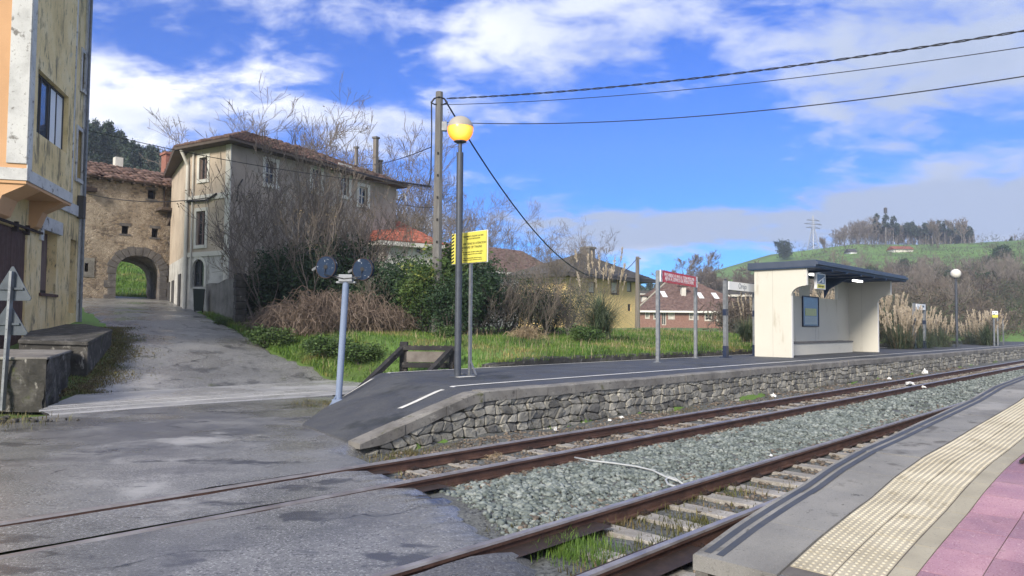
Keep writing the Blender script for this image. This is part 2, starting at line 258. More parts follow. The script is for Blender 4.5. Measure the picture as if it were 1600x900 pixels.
# rubble masonry of the arch house: voronoi stones with pale patches of old render
mt, nt, b = nodes('old_masonry'); co = coords(nt)
mp = nt.nodes.new('ShaderNodeMapping'); lk(nt, co, mp.inputs[0]); mp.inputs['Scale'].default_value = (4.2, 4.2, 6.5)
vo = nt.nodes.new('ShaderNodeTexVoronoi'); lk(nt, mp.outputs[0], vo.inputs['Vector']); vo.inputs['Scale'].default_value = 1.3
ve = nt.nodes.new('ShaderNodeTexVoronoi'); ve.feature = 'DISTANCE_TO_EDGE'; lk(nt, mp.outputs[0], ve.inputs['Vector']); ve.inputs['Scale'].default_value = 1.3
sc = nt.nodes.new('ShaderNodeSeparateColor'); lk(nt, vo.outputs['Color'], sc.inputs[0])
c = ramp(nt, [(0, (.12, .095, .075)), (.4, (.22, .17, .125)), (.7, (.30, .235, .165)), (1, (.36, .29, .22))], sc.outputs[0])
c = mixc(nt, mrange(nt, ve.outputs['Distance'], .02, .09, 1, 0), c, (.25, .21, .165))
nz = noise(nt, co, .55, None, 9, .7)
c = mixc(nt, mrange(nt, nz, .45, .56), c, ramp(nt, [(.3, (.24, .195, .145)), (.7, (.50, .42, .33))], noise(nt, co, 3, None, 8, .7)))
c = mixc(nt, mrange(nt, noise(nt, co, 5, None, 8, .7), .58, .68), c, (.11, .09, .075))
c = mixc(nt, mrange(nt, noise(nt, co, 16, None, 6, .7), .62, .7), c, (.48, .43, .36))
c = mixc(nt, mrange(nt, noise(nt, co, 1.2, (1, 1, .35), 6, .6), .6, .72), c, (.14, .125, .11))
lk(nt, c, b.inputs['Base Color']); b.inputs['Roughness'].default_value = .92
bn = nt.nodes.new('ShaderNodeBump'); bn.inputs['Strength'].default_value = .7; bn.inputs['Distance'].default_value = .05
lk(nt, mth(nt, 'ADD', mrange(nt, ve.outputs['Distance'], 0, .12), mth(nt, 'MULTIPLY', noise(nt, co, 9), .8)), bn.inputs['Height']); lk(nt, bn.outputs[0], b.inputs['Normal'])
M['masonry'] = mt
M['voussoir'] = mat('dressed_grey_stone', [(.075, .072, .074), (.115, .108, .106), (.17, .158, .148)], 2.5, layers=[(9, .6, .7, (.28, .26, .23))], bump=.5, bscale=15)

# ------------------------------------------------------------------ builders
class MB:
    def __init__(s): s.V = []; s.F = []; s.A = None
    def v(s, p): s.V.append((float(p[0]), float(p[1]), float(p[2]))); return len(s.V)-1
    def poly(s, pts): s.F.append([s.v(p) for p in pts]); return s
    def box(s, x0, x1, y0, y1, z0, z1, f=None):
        P = [(x, y, z) for z in (z0, z1) for x, y in ((x0, y0), (x1, y0), (x1, y1), (x0, y1))]
        if f: P = [f(*q) for q in P]
        k = [s.v(q) for q in P]
        for a in ((3, 2, 1, 0), (4, 5, 6, 7), (0, 1, 5, 4), (1, 2, 6, 5), (2, 3, 7, 6), (3, 0, 4, 7)): s.F.append([k[i] for i in a])
        return s
    def bar(s, a, b, w, h, upv=(0, 0, 1)):
        a = Vector(a); b = Vector(b); d = (b-a).normalized(); x = d.cross(Vector(upv))
        if x.length < 1e-4: x = d.cross(Vector((0, 1, 0)))
        x.normalize(); y = x.cross(d)
        k = []
        for q in (a, b):
            for i, j in ((-1, -1), (1, -1), (1, 1), (-1, 1)): k.append(s.v(q+x*(w/2*i)+y*(h/2*j)))
        for f in ((0, 1, 2, 3), (7, 6, 5, 4), (0, 4, 5, 1), (1, 5, 6, 2), (2, 6, 7, 3), (3, 7, 4, 0)): s.F.append([k[i] for i in f])
        return s
    def tube(s, pts, r, n=6, cap=True):
        pts = [Vector(p) for p in pts]; prev = None
        if not isinstance(r, (list, tuple)): r = [r]*len(pts)
        for i, p in enumerate(pts):
            d = (pts[min(i+1, len(pts)-1)]-pts[max(i-1, 0)])
            if d.length < 1e-6: d = Vector((0, 0, 1))
            d.normalize(); x = d.cross(Vector((.12, .31, .94)))
            if x.length < 1e-3: x = d.cross(Vector((1, 0, 0)))
            x.normalize(); y = d.cross(x)
            ring = [s.v(p+(x*math.cos(2*math.pi*k/n)+y*math.sin(2*math.pi*k/n))*r[i]) for k in range(n)]
            if prev: 
                for k in range(n): s.F.append([prev[k], prev[(k+1) % n], ring[(k+1) % n], ring[k]])
            elif cap: s.F.append(ring[::-1])
            prev = ring
        if cap: s.F.append(prev)
        return s
    def lathe(s, prof, c=(0, 0, 0), n=24):
        prev = None
        for r, z in prof:
            ring = [s.v((c[0]+r*math.cos(2*math.pi*k/n), c[1]+r*math.sin(2*math.pi*k/n), c[2]+z)) for k in range(n)]
            if prev:
                for k in range(n): s.F.append([prev[k], prev[(k+1) % n], ring[(k+1) % n], ring[k]])
            prev = ring
        return s
    def prism(s, pts, vec):
        a = [s.v(p) for p in pts]; b = [s.v(tuple(np.array(p)+np.array(vec))) for p in pts]; n = len(a)
        s.F.append(a[::-1]); s.F.append(b)
        for i in range(n): s.F.append([a[i], a[(i+1) % n], b[(i+1) % n], b[i]])
        return s
    def grid(s, fn, nu, nv):
        k = [[s.v(fn(i/nu, j/nv)) for j in range(nv+1)] for i in range(nu+1)]
        for i in range(nu):
            for j in range(nv): s.F.append([k[i][j], k[i+1][j], k[i+1][j+1], k[i][j+1]])
        return s
    def build(s, name, m, parent=None, smooth=False, bevel=0, recalc=True, attr=None):
        me = bpy.data.meshes.new(name); me.from_pydata(s.V, [], s.F)
        if recalc and len(s.F) < 30000:
            bm = bmesh.new(); bm.from_mesh(me); bmesh.ops.recalc_face_normals(bm, faces=bm.faces); bm.to_mesh(me); bm.free()
        return link(name, me, m, parent, smooth, bevel, attr if attr is not None else s.A)
def link(name, me, m, parent=None, smooth=False, bevel=0, attr=None):
    me.materials.append(M[m] if isinstance(m, str) else m)
    if smooth: me.polygons.foreach_set('use_smooth', [True]*len(me.polygons))
    if attr is not None:
        a = me.attributes.new('rnd', 'FLOAT', 'FACE'); a.data.foreach_set('value', np.asarray(attr, dtype=np.float32))
    o = bpy.data.objects.new(name, me); COL.objects.link(o)
    if parent is not None: o.parent = parent
    if bevel:
        b = o.modifiers.new('bevel', 'BEVEL'); b.width = bevel; b.segments = 2; b.limit_method = 'ANGLE'
    return o
def meshnp(name, V, F, m, parent=None, attr=None, smooth=False):
    V = np.asarray(V, np.float32); F = np.asarray(F, np.int32); k = F.shape[1]
    me = bpy.data.meshes.new(name)
    me.vertices.add(len(V)); me.vertices.foreach_set('co', V.ravel())
    me.loops.add(F.size); me.loops.foreach_set('vertex_index', F.ravel())
    me.polygons.add(len(F)); me.polygons.foreach_set('loop_start', np.arange(0, F.size, k, dtype=np.int32))
    me.update(calc_edges=True)
    return link(name, me, m, parent, smooth, 0, attr)
def thing(name, label, cat, loc=(0, 0, 0), rz=0., group=None):
    o = bpy.data.objects.new(name, None); COL.objects.link(o); o.empty_display_size = .2
    o.location = loc; o.rotation_euler = (0, 0, rz); o['label'] = label; o['category'] = cat
    if group: o['group'] = group
    return o
def tag(o, label, cat, group=None):
    o['label'] = label; o['category'] = cat
    if group: o['group'] = group
    return o
def kind(o, k): o['kind'] = k; return o
def dup(root, loc, rz, sc=1., label=None, group=None, cat=None):
    r = root.copy(); COL.objects.link(r); r.location = loc; r.rotation_euler = (0, 0, rz); r.scale = (sc, sc, sc) if not isinstance(sc, tuple) else sc
    if label: r['label'] = label
    if group: r['group'] = group
    if cat: r['category'] = cat
    for ch in [c for c in root.children]:
        c = ch.copy(); COL.objects.link(c); c.parent = r
        for g in ch.children:
            d = g.copy(); COL.objects.link(d); d.parent = c
    return r
def text(body, size, m, parent, mw, name='lettering', align='CENTER', ex=.003):
    cu = bpy.data.curves.new('txt', 'FONT'); cu.body = body; cu.size = size; cu.align_x = align; cu.align_y = 'CENTER'; cu.extrude = ex
    cu.resolution_u = 3
    o = bpy.data.objects.new('txt', cu); COL.objects.link(o)
    dg = bpy.context.evaluated_depsgraph_get(); dg.update()
    me = bpy.data.meshes.new_from_object(o.evaluated_get(dg)); bpy.data.objects.remove(o)
    me.materials.clear(); me.transform(mw)
    return link(name, me, m, parent)
def mframe(o, ex, ez):
    """matrix taking text plane (x right, y up) to vectors ex, ez at o"""
    ex = Vector(ex); ez = Vector(ez); n = ex.cross(ez); mm = Matrix.Identity(4)
    for i in range(3): mm[i][0] = ex[i]; mm[i][1] = ez[i]; mm[i][2] = n[i]; mm[i][3] = o[i]
    return mm

class Frame:
    """local building frame: x along the front, y perpendicular"""
    def __init__(s, o, ang):
        s.o = np.array(o, float); s.a = ang
        s.ex = np.array([math.cos(ang), math.sin(ang), 0]); s.ey = np.array([-math.sin(ang), math.cos(ang), 0])
    def w(s, x, y, z): return s.o+s.ex*x+s.ey*y+np.array([0, 0, z])
    def hy(s, px, py, yl):
        d = ray(px, py); C = np.array([0, 0, H])-s.o; t = (yl-C@s.ey)/(d@s.ey); q = C+d*t; return float(q@s.ex), float(q[2])
    def hx(s, px, py, xl):
        d = ray(px, py); C = np.array([0, 0, H])-s.o; t = (xl-C@s.ex)/(d@s.ex); q = C+d*t; return float(q@s.ey), float(q[2])
    def rect(s, x0, y0, x1, y1, yl):
        """local x,z bounds of a rectangle seen between two pixel corners on plane y=yl"""
        a = s.hy(x0, (y0+y1)/2, yl)[0]; b = s.hy(x1, (y0+y1)/2, yl)[0]
        zt = s.hy((x0+x1)/2, y0, yl)[1]; zb = s.hy((x0+x1)/2, y1, yl)[1]
        return min(a, b), max(a, b), zb, zt
    def root(s, name, label, cat, group=None): return thing(name, label, cat, tuple(s.o), s.a, group)
def holed(x0, x1, z0, z1, holes, y=0., d=.3, out=-1):
    """wall in plane y with rectangular holes and reveals going inwards"""
    b = MB(); xs = sorted(set([x0, x1]+[h for q in holes for h in q[:2]])); zs = sorted(set([z0, z1]+[h for q in holes for h in q[2:4]]))
    xs = [x for x in xs if x0 <= x <= x1]; zs = [z for z in zs if z0 <= z <= z1]
    for i in range(len(xs)-1):
        for j in range(len(zs)-1):
            cx = (xs[i]+xs[i+1])/2; cz = (zs[j]+zs[j+1])/2
            if any(h[0] < cx < h[1] and h[2] < cz < h[3] for h in holes): continue
            b.poly([(xs[i], y, zs[j]), (xs[i+1], y, zs[j]), (xs[i+1], y, zs[j+1]), (xs[i], y, zs[j+1])])
    yi = y-out*d
    for h in holes:
        a, c, e, f = h[:4]
        b.poly([(a, y, e), (a, yi, e), (a, yi, f), (a, y, f)]); b.poly([(c, y, e), (c, y, f), (c, yi, f), (c, yi, e)])
        b.poly([(a, y, f), (a, yi, f), (c, yi, f), (c, y, f)]); b.poly([(a, y, e), (c, y, e), (c, yi, e), (a, yi, e)])
    return b
def window(par, r, y, out=-1, d=.16, nx=2, nz=1, fm='cream', gm='glass', fw_=.06, surround=None, sw=.14, proud=.03, name='window'):
    """frame set back in its hole, glass behind it, optional plain surround standing proud"""
    x0, x1, z0, z1 = r; yi = y-out*d; f = MB(); t = .03
    for a, c in ((x0, x0+fw_), (x1-fw_, x1)): f.box(a, c, yi-t, yi+t, z0, z1)
    for a, c in ((z0, z0+fw_), (z1-fw_, z1)): f.box(x0+fw_, x1-fw_, yi-t, yi+t, a, c)
    for i in range(1, nx):
        x = x0+(x1-x0)*i/nx; f.box(x-fw_*.45, x+fw_*.45, yi-t*.9, yi+t*.9, z0+fw_, z1-fw_)
    for i in range(1, nz):
        z = z0+(z1-z0)*i/nz; f.box(x0+fw_, x1-fw_, yi-t*.7, yi+t*.7, z-fw_*.3, z+fw_*.3)
    w = f.build(name, fm, par)
    yg = yi-out*.012-out*.0; MB().box(x0, x1, min(yg, yg-out*.01), max(yg, yg-out*.01), z0, z1).build('pane', gm, w)
    if surround:
        q = MB(); ya, yb = sorted((y+out*proud, y+out*.002))
        q.box(x0-sw, x0, ya, yb, z0-sw, z1+sw); q.box(x1, x1+sw, ya, yb, z0-sw, z1+sw)
        q.box(x0, x1, ya, yb, z1, z1+sw); q.box(x0, x1, ya-(.04 if out < 0 else 0), yb+(.04 if out > 0 else 0), z0-sw, z0)
        q.build('surround', surround, w)
    return w
def tiled(A, B, C, D, m, name, parent, pitch=.24, rows=None, amp=.05, jit=.02, seed=1, skirt=.12):
    """roof slope of corrugated pan tiles: eave A-B, ridge D-C"""
    A, B, C, D = [np.array(q, float) for q in (A, B, C, D)]
    wd = max(np.linalg.norm(B-A), np.linalg.norm(C-D)); ln = (np.linalg.norm(D-A)+np.linalg.norm(C-B))/2
    nu = max(8, int(wd/pitch)*4); rows = rows or max(3, int(ln/.38)); rg = np.random.RandomState(seed)
    nrm = np.cross(B-A, D-A)
    if np.linalg.norm(nrm) < 1e-6: nrm = np.cross(C-A, D-A)
    nrm /= np.linalg.norm(nrm); nrm = nrm if nrm[2] > 0 else -nrm
    V = []; F = []; AT = []; u = np.linspace(0, 1, nu+1)
    low = rg.rand(nu+1)
    for j in range(rows):
        v0, v1 = j/rows, (j+1.12)/rows if j < rows-1 else 1.
        j0 = rg.randn(nu//4+2)*jit; ja = np.interp(np.arange(nu+1)/4, np.arange(len(j0)), j0)
        h = np.abs(np.sin(u*nu/4*math.pi))*amp
        base = len(V)
        for v, lift in ((v0, .035), (v1, 0.)):
            P = (A*(1-v)+D*v)[None]*(1-u)[:, None]+(B*(1-v)+C*v)[None]*u[:, None]+nrm[None]*(h+lift+ja)[:, None]
            if v == v0: P = P+((A-D)/max(ln, .1))[None]*(rg.randn(nu+1)*.012)[:, None]
            V += list(P)
        dn = list((A*(1-v0)+D*v0)[None]*(1-u)[:, None]+(B*(1-v0)+C*v0)[None]*u[:, None]+nrm[None]*(-.01)); V += dn
        tr = np.repeat(rg.rand(nu//4+2), 4)
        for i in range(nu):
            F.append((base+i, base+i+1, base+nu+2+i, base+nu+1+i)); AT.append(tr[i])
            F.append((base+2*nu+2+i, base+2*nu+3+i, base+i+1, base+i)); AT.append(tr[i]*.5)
    return meshnp(name, V, F, m, parent, AT)
def quadslab(A, B, C, D, th, m, name, parent):
    A, B, C, D = [np.array(q, float) for q in (A, B, C, D)]
    return MB().prism([A, B, C, D], (0, 0, -th)).build(name, m, parent)

# ------------------------------------------------------------------ sky, sun
world = bpy.data.worlds.new('World'); scene.world = world; world.use_nodes = True
SUN_EL, SUN_AZ = R(28), R(205)       # azimuth clockwise from +Y: behind the camera, to the left
nt = world.node_tree; bg = nt.nodes['Background']
sky = nt.nodes.new('ShaderNodeTexSky'); sky.sky_type = 'NISHITA'; sky.sun_disc = False
sky.sun_elevation = SUN_EL; sky.sun_rotation = SUN_AZ; sky.air_density = 1.0; sky.dust_density = .25; sky.ozone_density = 2.5; sky.altitude = 50
hs = nt.nodes.new('ShaderNodeHueSaturation'); hs.inputs['Saturation'].default_value = 1.2; hs.inputs['Value'].default_value = 1.0; lk(nt, sky.outputs[0], hs.inputs['Color'])
g = coords(nt, 'Generated'); sx = nt.nodes.new('ShaderNodeSeparateXYZ'); lk(nt, g, sx.inputs[0])
zc = mth(nt, 'ADD', mth(nt, 'MAXIMUM', sx.outputs[2], 0.0), .26)
cb = nt.nodes.new('ShaderNodeCombineXYZ'); lk(nt, mth(nt, 'DIVIDE', sx.outputs[0], zc), cb.inputs[0]); lk(nt, mth(nt, 'DIVIDE', sx.outputs[1], zc), cb.inputs[1])
pv = cb.outputs[0]
n1 = noise(nt, pv, 1.9, (1, 1.15, 1), 10, .55, .35)
n2 = noise(nt, pv, 6.5, (1, 1.35, 1), 9, .6, .3)
n3 = noise(nt, pv, .8, (1, 1, 1), 4, .5, .3)
az = mth(nt, 'ARCTAN2', sx.outputs[0], sx.outputs[1]); el = mth(nt, 'ARCSINE', sx.outputs[2])
bias = None
for px, py, rx, ry, amp in [(250, 180, 300, 50, .12), (430, 120, 140, 45, .09), (840, 60, 240, 70, .17), (1150, 20, 240, 50, .10), (1560, 120, 240, 170, .16), (1080, 245, 330, 80, -.20), (1040, 352, 480, 34, .36), (1570, 310, 170, 80, .24), (1300, 180, 200, 50, .08), (640, 200, 140, 60, .08), (600, 100, 80, 60, -.12), (300, 60, 160, 40, -.08)]:
    d = ray(px, py); d = d/np.linalg.norm(d); a0 = math.atan2(d[0], d[1]); e0 = math.asin(d[2])
    q = mth(nt, 'ADD', mth(nt, 'POWER', mth(nt, 'DIVIDE', mth(nt, 'SUBTRACT', az, a0), rx/FPX), 2.), mth(nt, 'POWER', mth(nt, 'DIVIDE', mth(nt, 'SUBTRACT', el, e0), ry/FPX), 2.))
    gz = mth(nt, 'MULTIPLY', mth(nt, 'EXPONENT', mth(nt, 'MULTIPLY', q, -1.)), amp)
    bias = gz if bias is None else mth(nt, 'ADD', bias, gz)
dens = mth(nt, 'ADD', mth(nt, 'ADD', n1, mth(nt, 'MULTIPLY', mth(nt, 'SUBTRACT', n2, .5), .55)), bias)
# unseen bright cloud deck, added overhead and behind the camera as soft fill
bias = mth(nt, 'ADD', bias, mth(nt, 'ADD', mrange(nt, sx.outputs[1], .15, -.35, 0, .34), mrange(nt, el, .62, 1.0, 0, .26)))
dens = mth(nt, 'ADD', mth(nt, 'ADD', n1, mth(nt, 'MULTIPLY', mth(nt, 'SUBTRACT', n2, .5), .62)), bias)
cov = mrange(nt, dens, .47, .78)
glow = None
for px, py, rx, ry, amp in [(230, 170, 260, 60, .30), (420, 120, 200, 60, .16), (760, 60, 200, 60, .10), (1000, 350, 600, 44, -.46), (1520, 200, 300, 180, -.30), (330, 195, 160, 26, -.36), (500, 170, 120, 60, -.10)]:
    d = ray(px, py); d = d/np.linalg.norm(d); a0 = math.atan2(d[0], d[1]); e0 = math.asin(d[2])
    q = mth(nt, 'ADD', mth(nt, 'POWER', mth(nt, 'DIVIDE', mth(nt, 'SUBTRACT', az, a0), rx/FPX), 2.), mth(nt, 'POWER', mth(nt, 'DIVIDE', mth(nt, 'SUBTRACT', el, e0), ry/FPX), 2.))
    gq = mth(nt, 'MULTIPLY', mth(nt, 'EXPONENT', mth(nt, 'MULTIPLY', q, -1.)), -amp)
    glow = gq if glow is None else mth(nt, 'ADD', glow, gq)
ccol = ramp(nt, [(.26, (1.0, .985, .96)), (.46, (.66, .69, .77)), (.62, (.44, .49, .62)), (.78, (.30, .36, .50))], mth(nt, 'ADD', mth(nt, 'ADD', n3, glow), mth(nt, 'MULTIPLY', mth(nt, 'SUBTRACT', dens, .6), .3)))
cs = nt.nodes.new('ShaderNodeVectorMath'); cs.operation = 'SCALE'; lk(nt, ccol, cs.inputs[0]); cs.inputs['Scale'].default_value = 6.9
skyc = mixc(nt, 1.0, hs.outputs[0], (.17, .39, .84), 'MULTIPLY')
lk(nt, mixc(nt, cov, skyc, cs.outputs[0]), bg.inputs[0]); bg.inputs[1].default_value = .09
sun_d = bpy.data.lights.new('sun', 'SUN'); sun_d.energy = 2.2; sun_d.angle = R(14); sun_d.color = (1, .91, .79)
sun = bpy.data.objects.new('sun', sun_d); COL.objects.link(sun)
sd = Vector((math.sin(SUN_AZ)*math.cos(SUN_EL), math.cos(SUN_AZ)*math.cos(SUN_EL), math.sin(SUN_EL)))
sun.rotation_euler = (-sd).to_track_quat('-Z', 'Y').to_euler()
vs = scene.view_settings; vs.view_transform = 'Standard'; vs.look = 'None'; vs.gamma = 1; vs.exposure = 1.42
scene.cycles.max_bounces = 5; scene.cycles.diffuse_bounces = 2; scene.cycles.glossy_bounces = 2; scene.cycles.transmission_bounces = 2
scene.cycles.use_denoising = True

# ================================================================== ground sheets
zN_T = [(3.6, .17), (4.1, .25), (4.7, .335), (5.2, .385), (5.8, .435), (6.3, .5), (7.1, .56), (8.0, .585), (9.2, .635), (11.5, .72), (13, .82), (15.8, .88), (40, .90)]
def zN(s): return float(ip(s, zN_T))
ASPH_R = [(-9, 3.3), (2.3, 3.75), (3.2, 3.98), (3.82, 4.15), (4.25, 4.34), (5.2, 4.75), (6.09, 5.12), (6.31, 5.03), (7.31, 5.33), (7.72, 5.52), (8.5, 5.75), (8.7, 6.3), (10.87, 6.9), (13.28, 8.9), (15.1, 9.6)]
LP = [(60, 645), (100, 628), (135, 606), (165, 575), (185, 548), (178, 520), (158, 497), (130, 480), (116, 466.5)]
RP = [(535, 596), (500, 588), (440, 560), (405, 538), (365, 515), (330, 500), (300, 483), (286, 474), (276, 467)]
def edgepts(pp):
    o = []
    for q in pp:
        h = hit(*q); o.append(SP(h[0], h[1]))
    o.sort(key=lambda a: a[1]); return o
LE = edgepts(LP); RE = edgepts(RP)
sL = lambda p: float(np.interp(p, [a[1] for a in LE], [a[0] for a in LE]))
sR = lambda p: float(np.interp(p, [a[1] for a in RE], [a[0] for a in RE]))
P_END = max(LE[-1][1], RE[-1][1])

def road_mask(x, y):
    s, p = SP(x, y)
    m1 = (p < 19.4) & (p > -9) & (s < np.interp(p, [a for a, b in ASPH_R], [b for a, b in ASPH_R])+.2)
    l = np.interp(p, [a[1] for a in LE], [a[0] for a in LE]); r = np.interp(p, [a[1] for a in RE], [a[0] for a in RE])
    m2 = (p >= 15) & (p < P_END+4) & (s > l-.1) & (s < r+.1)
    return m1 | m2
az_ = np.concatenate([np.linspace(-180, -66, 20)[:-1], np.linspace(-66, 66, 190), np.linspace(66, 180, 20)[1:]])
ra_ = np.concatenate([[.3, 1.5], 2.5*1.026**np.arange(250)]); ra_ = ra_[ra_ < 470]
AZ, RA = np.meshgrid(np.radians(az_), ra_)
X = RA*np.sin(AZ); Y = RA*np.cos(AZ); Z = terr(X, Y)
Z = Z-np.where(road_mask(X, Y), .14, 0)
na = len(az_); nr = len(ra_)
V = np.stack([X, Y, Z], -1).reshape(-1, 3); i, j = np.meshgrid(np.arange(nr-1), np.arange(na-1), indexing='ij'); k = (i*na+j).ravel()
ground = kind(meshnp('ground', V, np.stack([k, k+1, k+na+1, k+na], 1), 'earth', smooth=True), 'structure')

def rough_edge(x, a=.05, k=3.): return a*(math.sin(x*k)+.6*math.sin(x*k*2.7+1)+.4*math.sin(x*k*6.1+2))
RAILP = dict(A=7.33, B=6.27, C=4.06, D=3.07)
def asph_strip(name, p0, p1, m, sl, sr, r0=0., r1=0., z=0., ns=90, np_=24):
    b = MB()
    def fn(u, v):
        # u along p, v along s
        s_ = 0; pm = p0+(p1-p0)*u
        a = sl(pm); c = sr(pm)+rough_edge(pm, .07, 5)+.05*math.sin(pm*23)+.03*math.sin(pm*41)
        s = a+(c-a)*(v**.6)
        p = pm+(r0*rough_edge(s, 1, 2.2) if u == 0 else 0)+(r1*rough_edge(s+5, 1, 2.2) if u == 1 else 0)
        zz = z-.004+.012*math.sin(s*.9+p)*math.sin(p*1.3)
        if v == 1: zz -= .16
        elif v > .985: zz -= .03
        return W(s, p, zz)
    b.grid(fn, np_, ns); return kind(b.build(name, m, None, smooth=True), 'structure')
SRt = lambda p: float(ip(p, ASPH_R)); SLt = lambda p: -34.0
g_ = .05
asph_strip('road', -9, RAILP['D']-.09, 'patch', SLt, SRt, 0, .01, z=-.01, np_=20)
asph_strip('road', RAILP['D']+.12, RAILP['C']-.10, 'patch', SLt, SRt, .014, .012, z=-.012)
asph_strip('road', RAILP['C']+.06, RAILP['B']-.07, 'asphalt', SLt, SRt, .012, .02, z=-.006, np_=50)
asph_strip('road', RAILP['B']+.12, RAILP['A']-.12, 'asphalt', SLt, SRt, .012, .012, z=-.01)
SL2 = lambda p: -34.0 if p < 12.4 else float(np.interp(p, [12.4, 13.2, 14.9, 15.2], [-6, .9, 2.9, 3.1]))
asph_strip('road', RAILP['A']+.06, 12.4, 'asphalt', SLt, SRt, .03, 0, z=0, np_=30)
asph_strip('road', 12.4, 15.15, 'asphalt', SL2, SRt, 0, 0, z=0, np_=14)
# flangeway floors
b = MB()
for r in RAILP.values(): b.poly([W(-34, r-.22, -.09), W(5.3, r-.22, -.09), W(5.3, r+.22, -.09), W(-34, r+.22, -.09)])
kind(b.build('flangeway', 'iron'), 'structure')
# pale slab strip (planked crossing of the disused siding) and the street
b = MB()
def strip(p0, p1, z, sa, sb, n=40):
    b = MB(); b.grid(lambda u, v: W(sa(p0+(p1-p0)*u)+(sb(p0+(p1-p0)*u)-sa(p0+(p1-p0)*u))*v, p0+(p1-p0)*u, z-(.03 if u in (0, 1) else 0)), 8, n); return b
# the slab's planks: long narrow boards with dark gaps
for q0, q1, m_, z_ in ((15.17, 15.9, 'slab', .012), (15.93, 16.22, 'slab', .018), (16.25, 16.55, 'slab', .014), (16.58, 16.86, 'slab', .02), (16.89, 17.2, 'slab', .013), (17.23, 19.145, 'slab', .016)):
    kind(strip(q0, q1, z_, sL, sR).build('crossing_slab', m_, None), 'structure')
kind(strip(15.1, 19.2, -.03, sL, sR).build('road', 'patch'), 'structure')
b = MB()
def street(u, v):
    p = 18.9+(P_END+6-18.9)*u; l = sL(p)-.15; r = sR(p)+.15
    if p > P_END: l, r = l-.5*(p-P_END), r+.2*(p-P_END)
    s = l+(r-l)*v; s += rough_edge(p, .10, 2.1) if v in (0, 1) else 0
    x, y, _ = W(s, p); z = T(x, y)+.02+.03*math.sin(math.pi*v)
    if v in (0, 1): z -= .10
    if p < 19.2: z = -.012 if u == 0 else z
    return (x, y, z)
b.grid(street, 70, 16); kind(b.build('street', 'streetasphalt', None, smooth=True), 'structure')

# ballast bed
rg = np.random.RandomState(3)
def ballast_z(s, p):
    z = -.16
    z += .075*math.exp(-((p-5.2)/.75)**2)
    if p < 4.3: z = -.175
    if p > 7.7: z = -.14+.04*math.sin(s*1.7)
    return z+.012*math.sin(s*5+p*7)+.01*math.sin(s*11-p*9)
b = MB(); b.grid(lambda u, v: W(3.6+86*u**1.6, 1.9+6.8*v, ballast_z(3.6+86*u**1.6, 1.9+6.8*v)), 130, 60)
kind(b.build('ballast', 'ballast_bed', None, smooth=True), 'structure')
# ballast stones (uncountable)
ico = bmesh.new(); bmesh.ops.create_icosphere(ico, subdivisions=1, radius=1); IV = np.array([v.co[:] for v in ico.verts]); IF = np.array([[v.index for v in f.verts] for f in ico.faces]); ico.free()
def stones(name, pts, sizes, m, seed=1):
    rg = np.random.RandomState(seed); n = len(pts); shp = []
    for _ in range(12):
        q = IV*(1+rg.randn(len(IV), 1)*.16)*np.array([1, .8, .62]); shp.append(q)
    shp = np.array(shp)[rg.randint(0, 12, n)]
    a = rg.rand(n)*6.28; c, s = np.cos(a), np.sin(a)
    t = rg.randn(n)*.4; ct, st_ = np.cos(t), np.sin(t)
    x, y, z = shp[..., 0], shp[..., 1], shp[..., 2]
    y, z = y*ct[:, None]-z*st_[:, None], y*st_[:, None]+z*ct[:, None]
    x, y = x*c[:, None]-y*s[:, None], x*s[:, None]+y*c[:, None]
    Vv = np.stack([x, y, z], -1)*sizes[:, None, None]+pts[:, None, :]
    Ff = IF[None]+(np.arange(n)*len(IV))[:, None, None]
    return meshnp(name, Vv.reshape(-1, 3), Ff.reshape(-1, 3), m, None, np.repeat(rg.rand(n), len(IF)))
pts = []; sz = []
def scatter(n, s0, s1, p0, p1, size, pw=1.0):
    for _ in range(n):
        s = s0+(s1-s0)*rnd.random()**pw; p = p0+(p1-p0)*rnd.random()
        if s < float(ip(p, ASPH_R))+.05+.2*rnd.random(): continue
        x, y, _z = W(s, p); r = size*(.5+1.05*rnd.random()**1.6); pts.append((x, y, ballast_z(s, p)+r*.25)); sz.append(r)
scatter(15000, 4.2, 15, 4.2, 6.1, .030, 1.1); scatter(9000, 15, 40, 4.2, 6.1, .036, 1.2)
NB = len(pts)
scatter(2600, 5, 14, 6.4, 7.2, .024); scatter(3000, 14, 40, 6.4, 7.2, .03)
scatter(2200, 5.4, 14, 7.45, 8.4, .024); scatter(2200, 14, 40, 7.45, 8.5, .03)
scatter(1300, 6.5, 14, 3.2, 3.95, .024); scatter(900, 4.6, 14, 2.4, 3.0, .026)
scatter(1500, 4.6, 20, 5.85, 6.2, .026); scatter(1800, 4.6, 20, 4.12, 4.6, .026)
kind(stones('ballast_stones', np.array(pts[:NB]), np.array(sz[:NB]), 'ballast'), 'stuff')
kind(stones('rusty_ballast_stones', np.array(pts[NB:]), np.array(sz[NB:]), 'ballast_brown', 6), 'stuff')

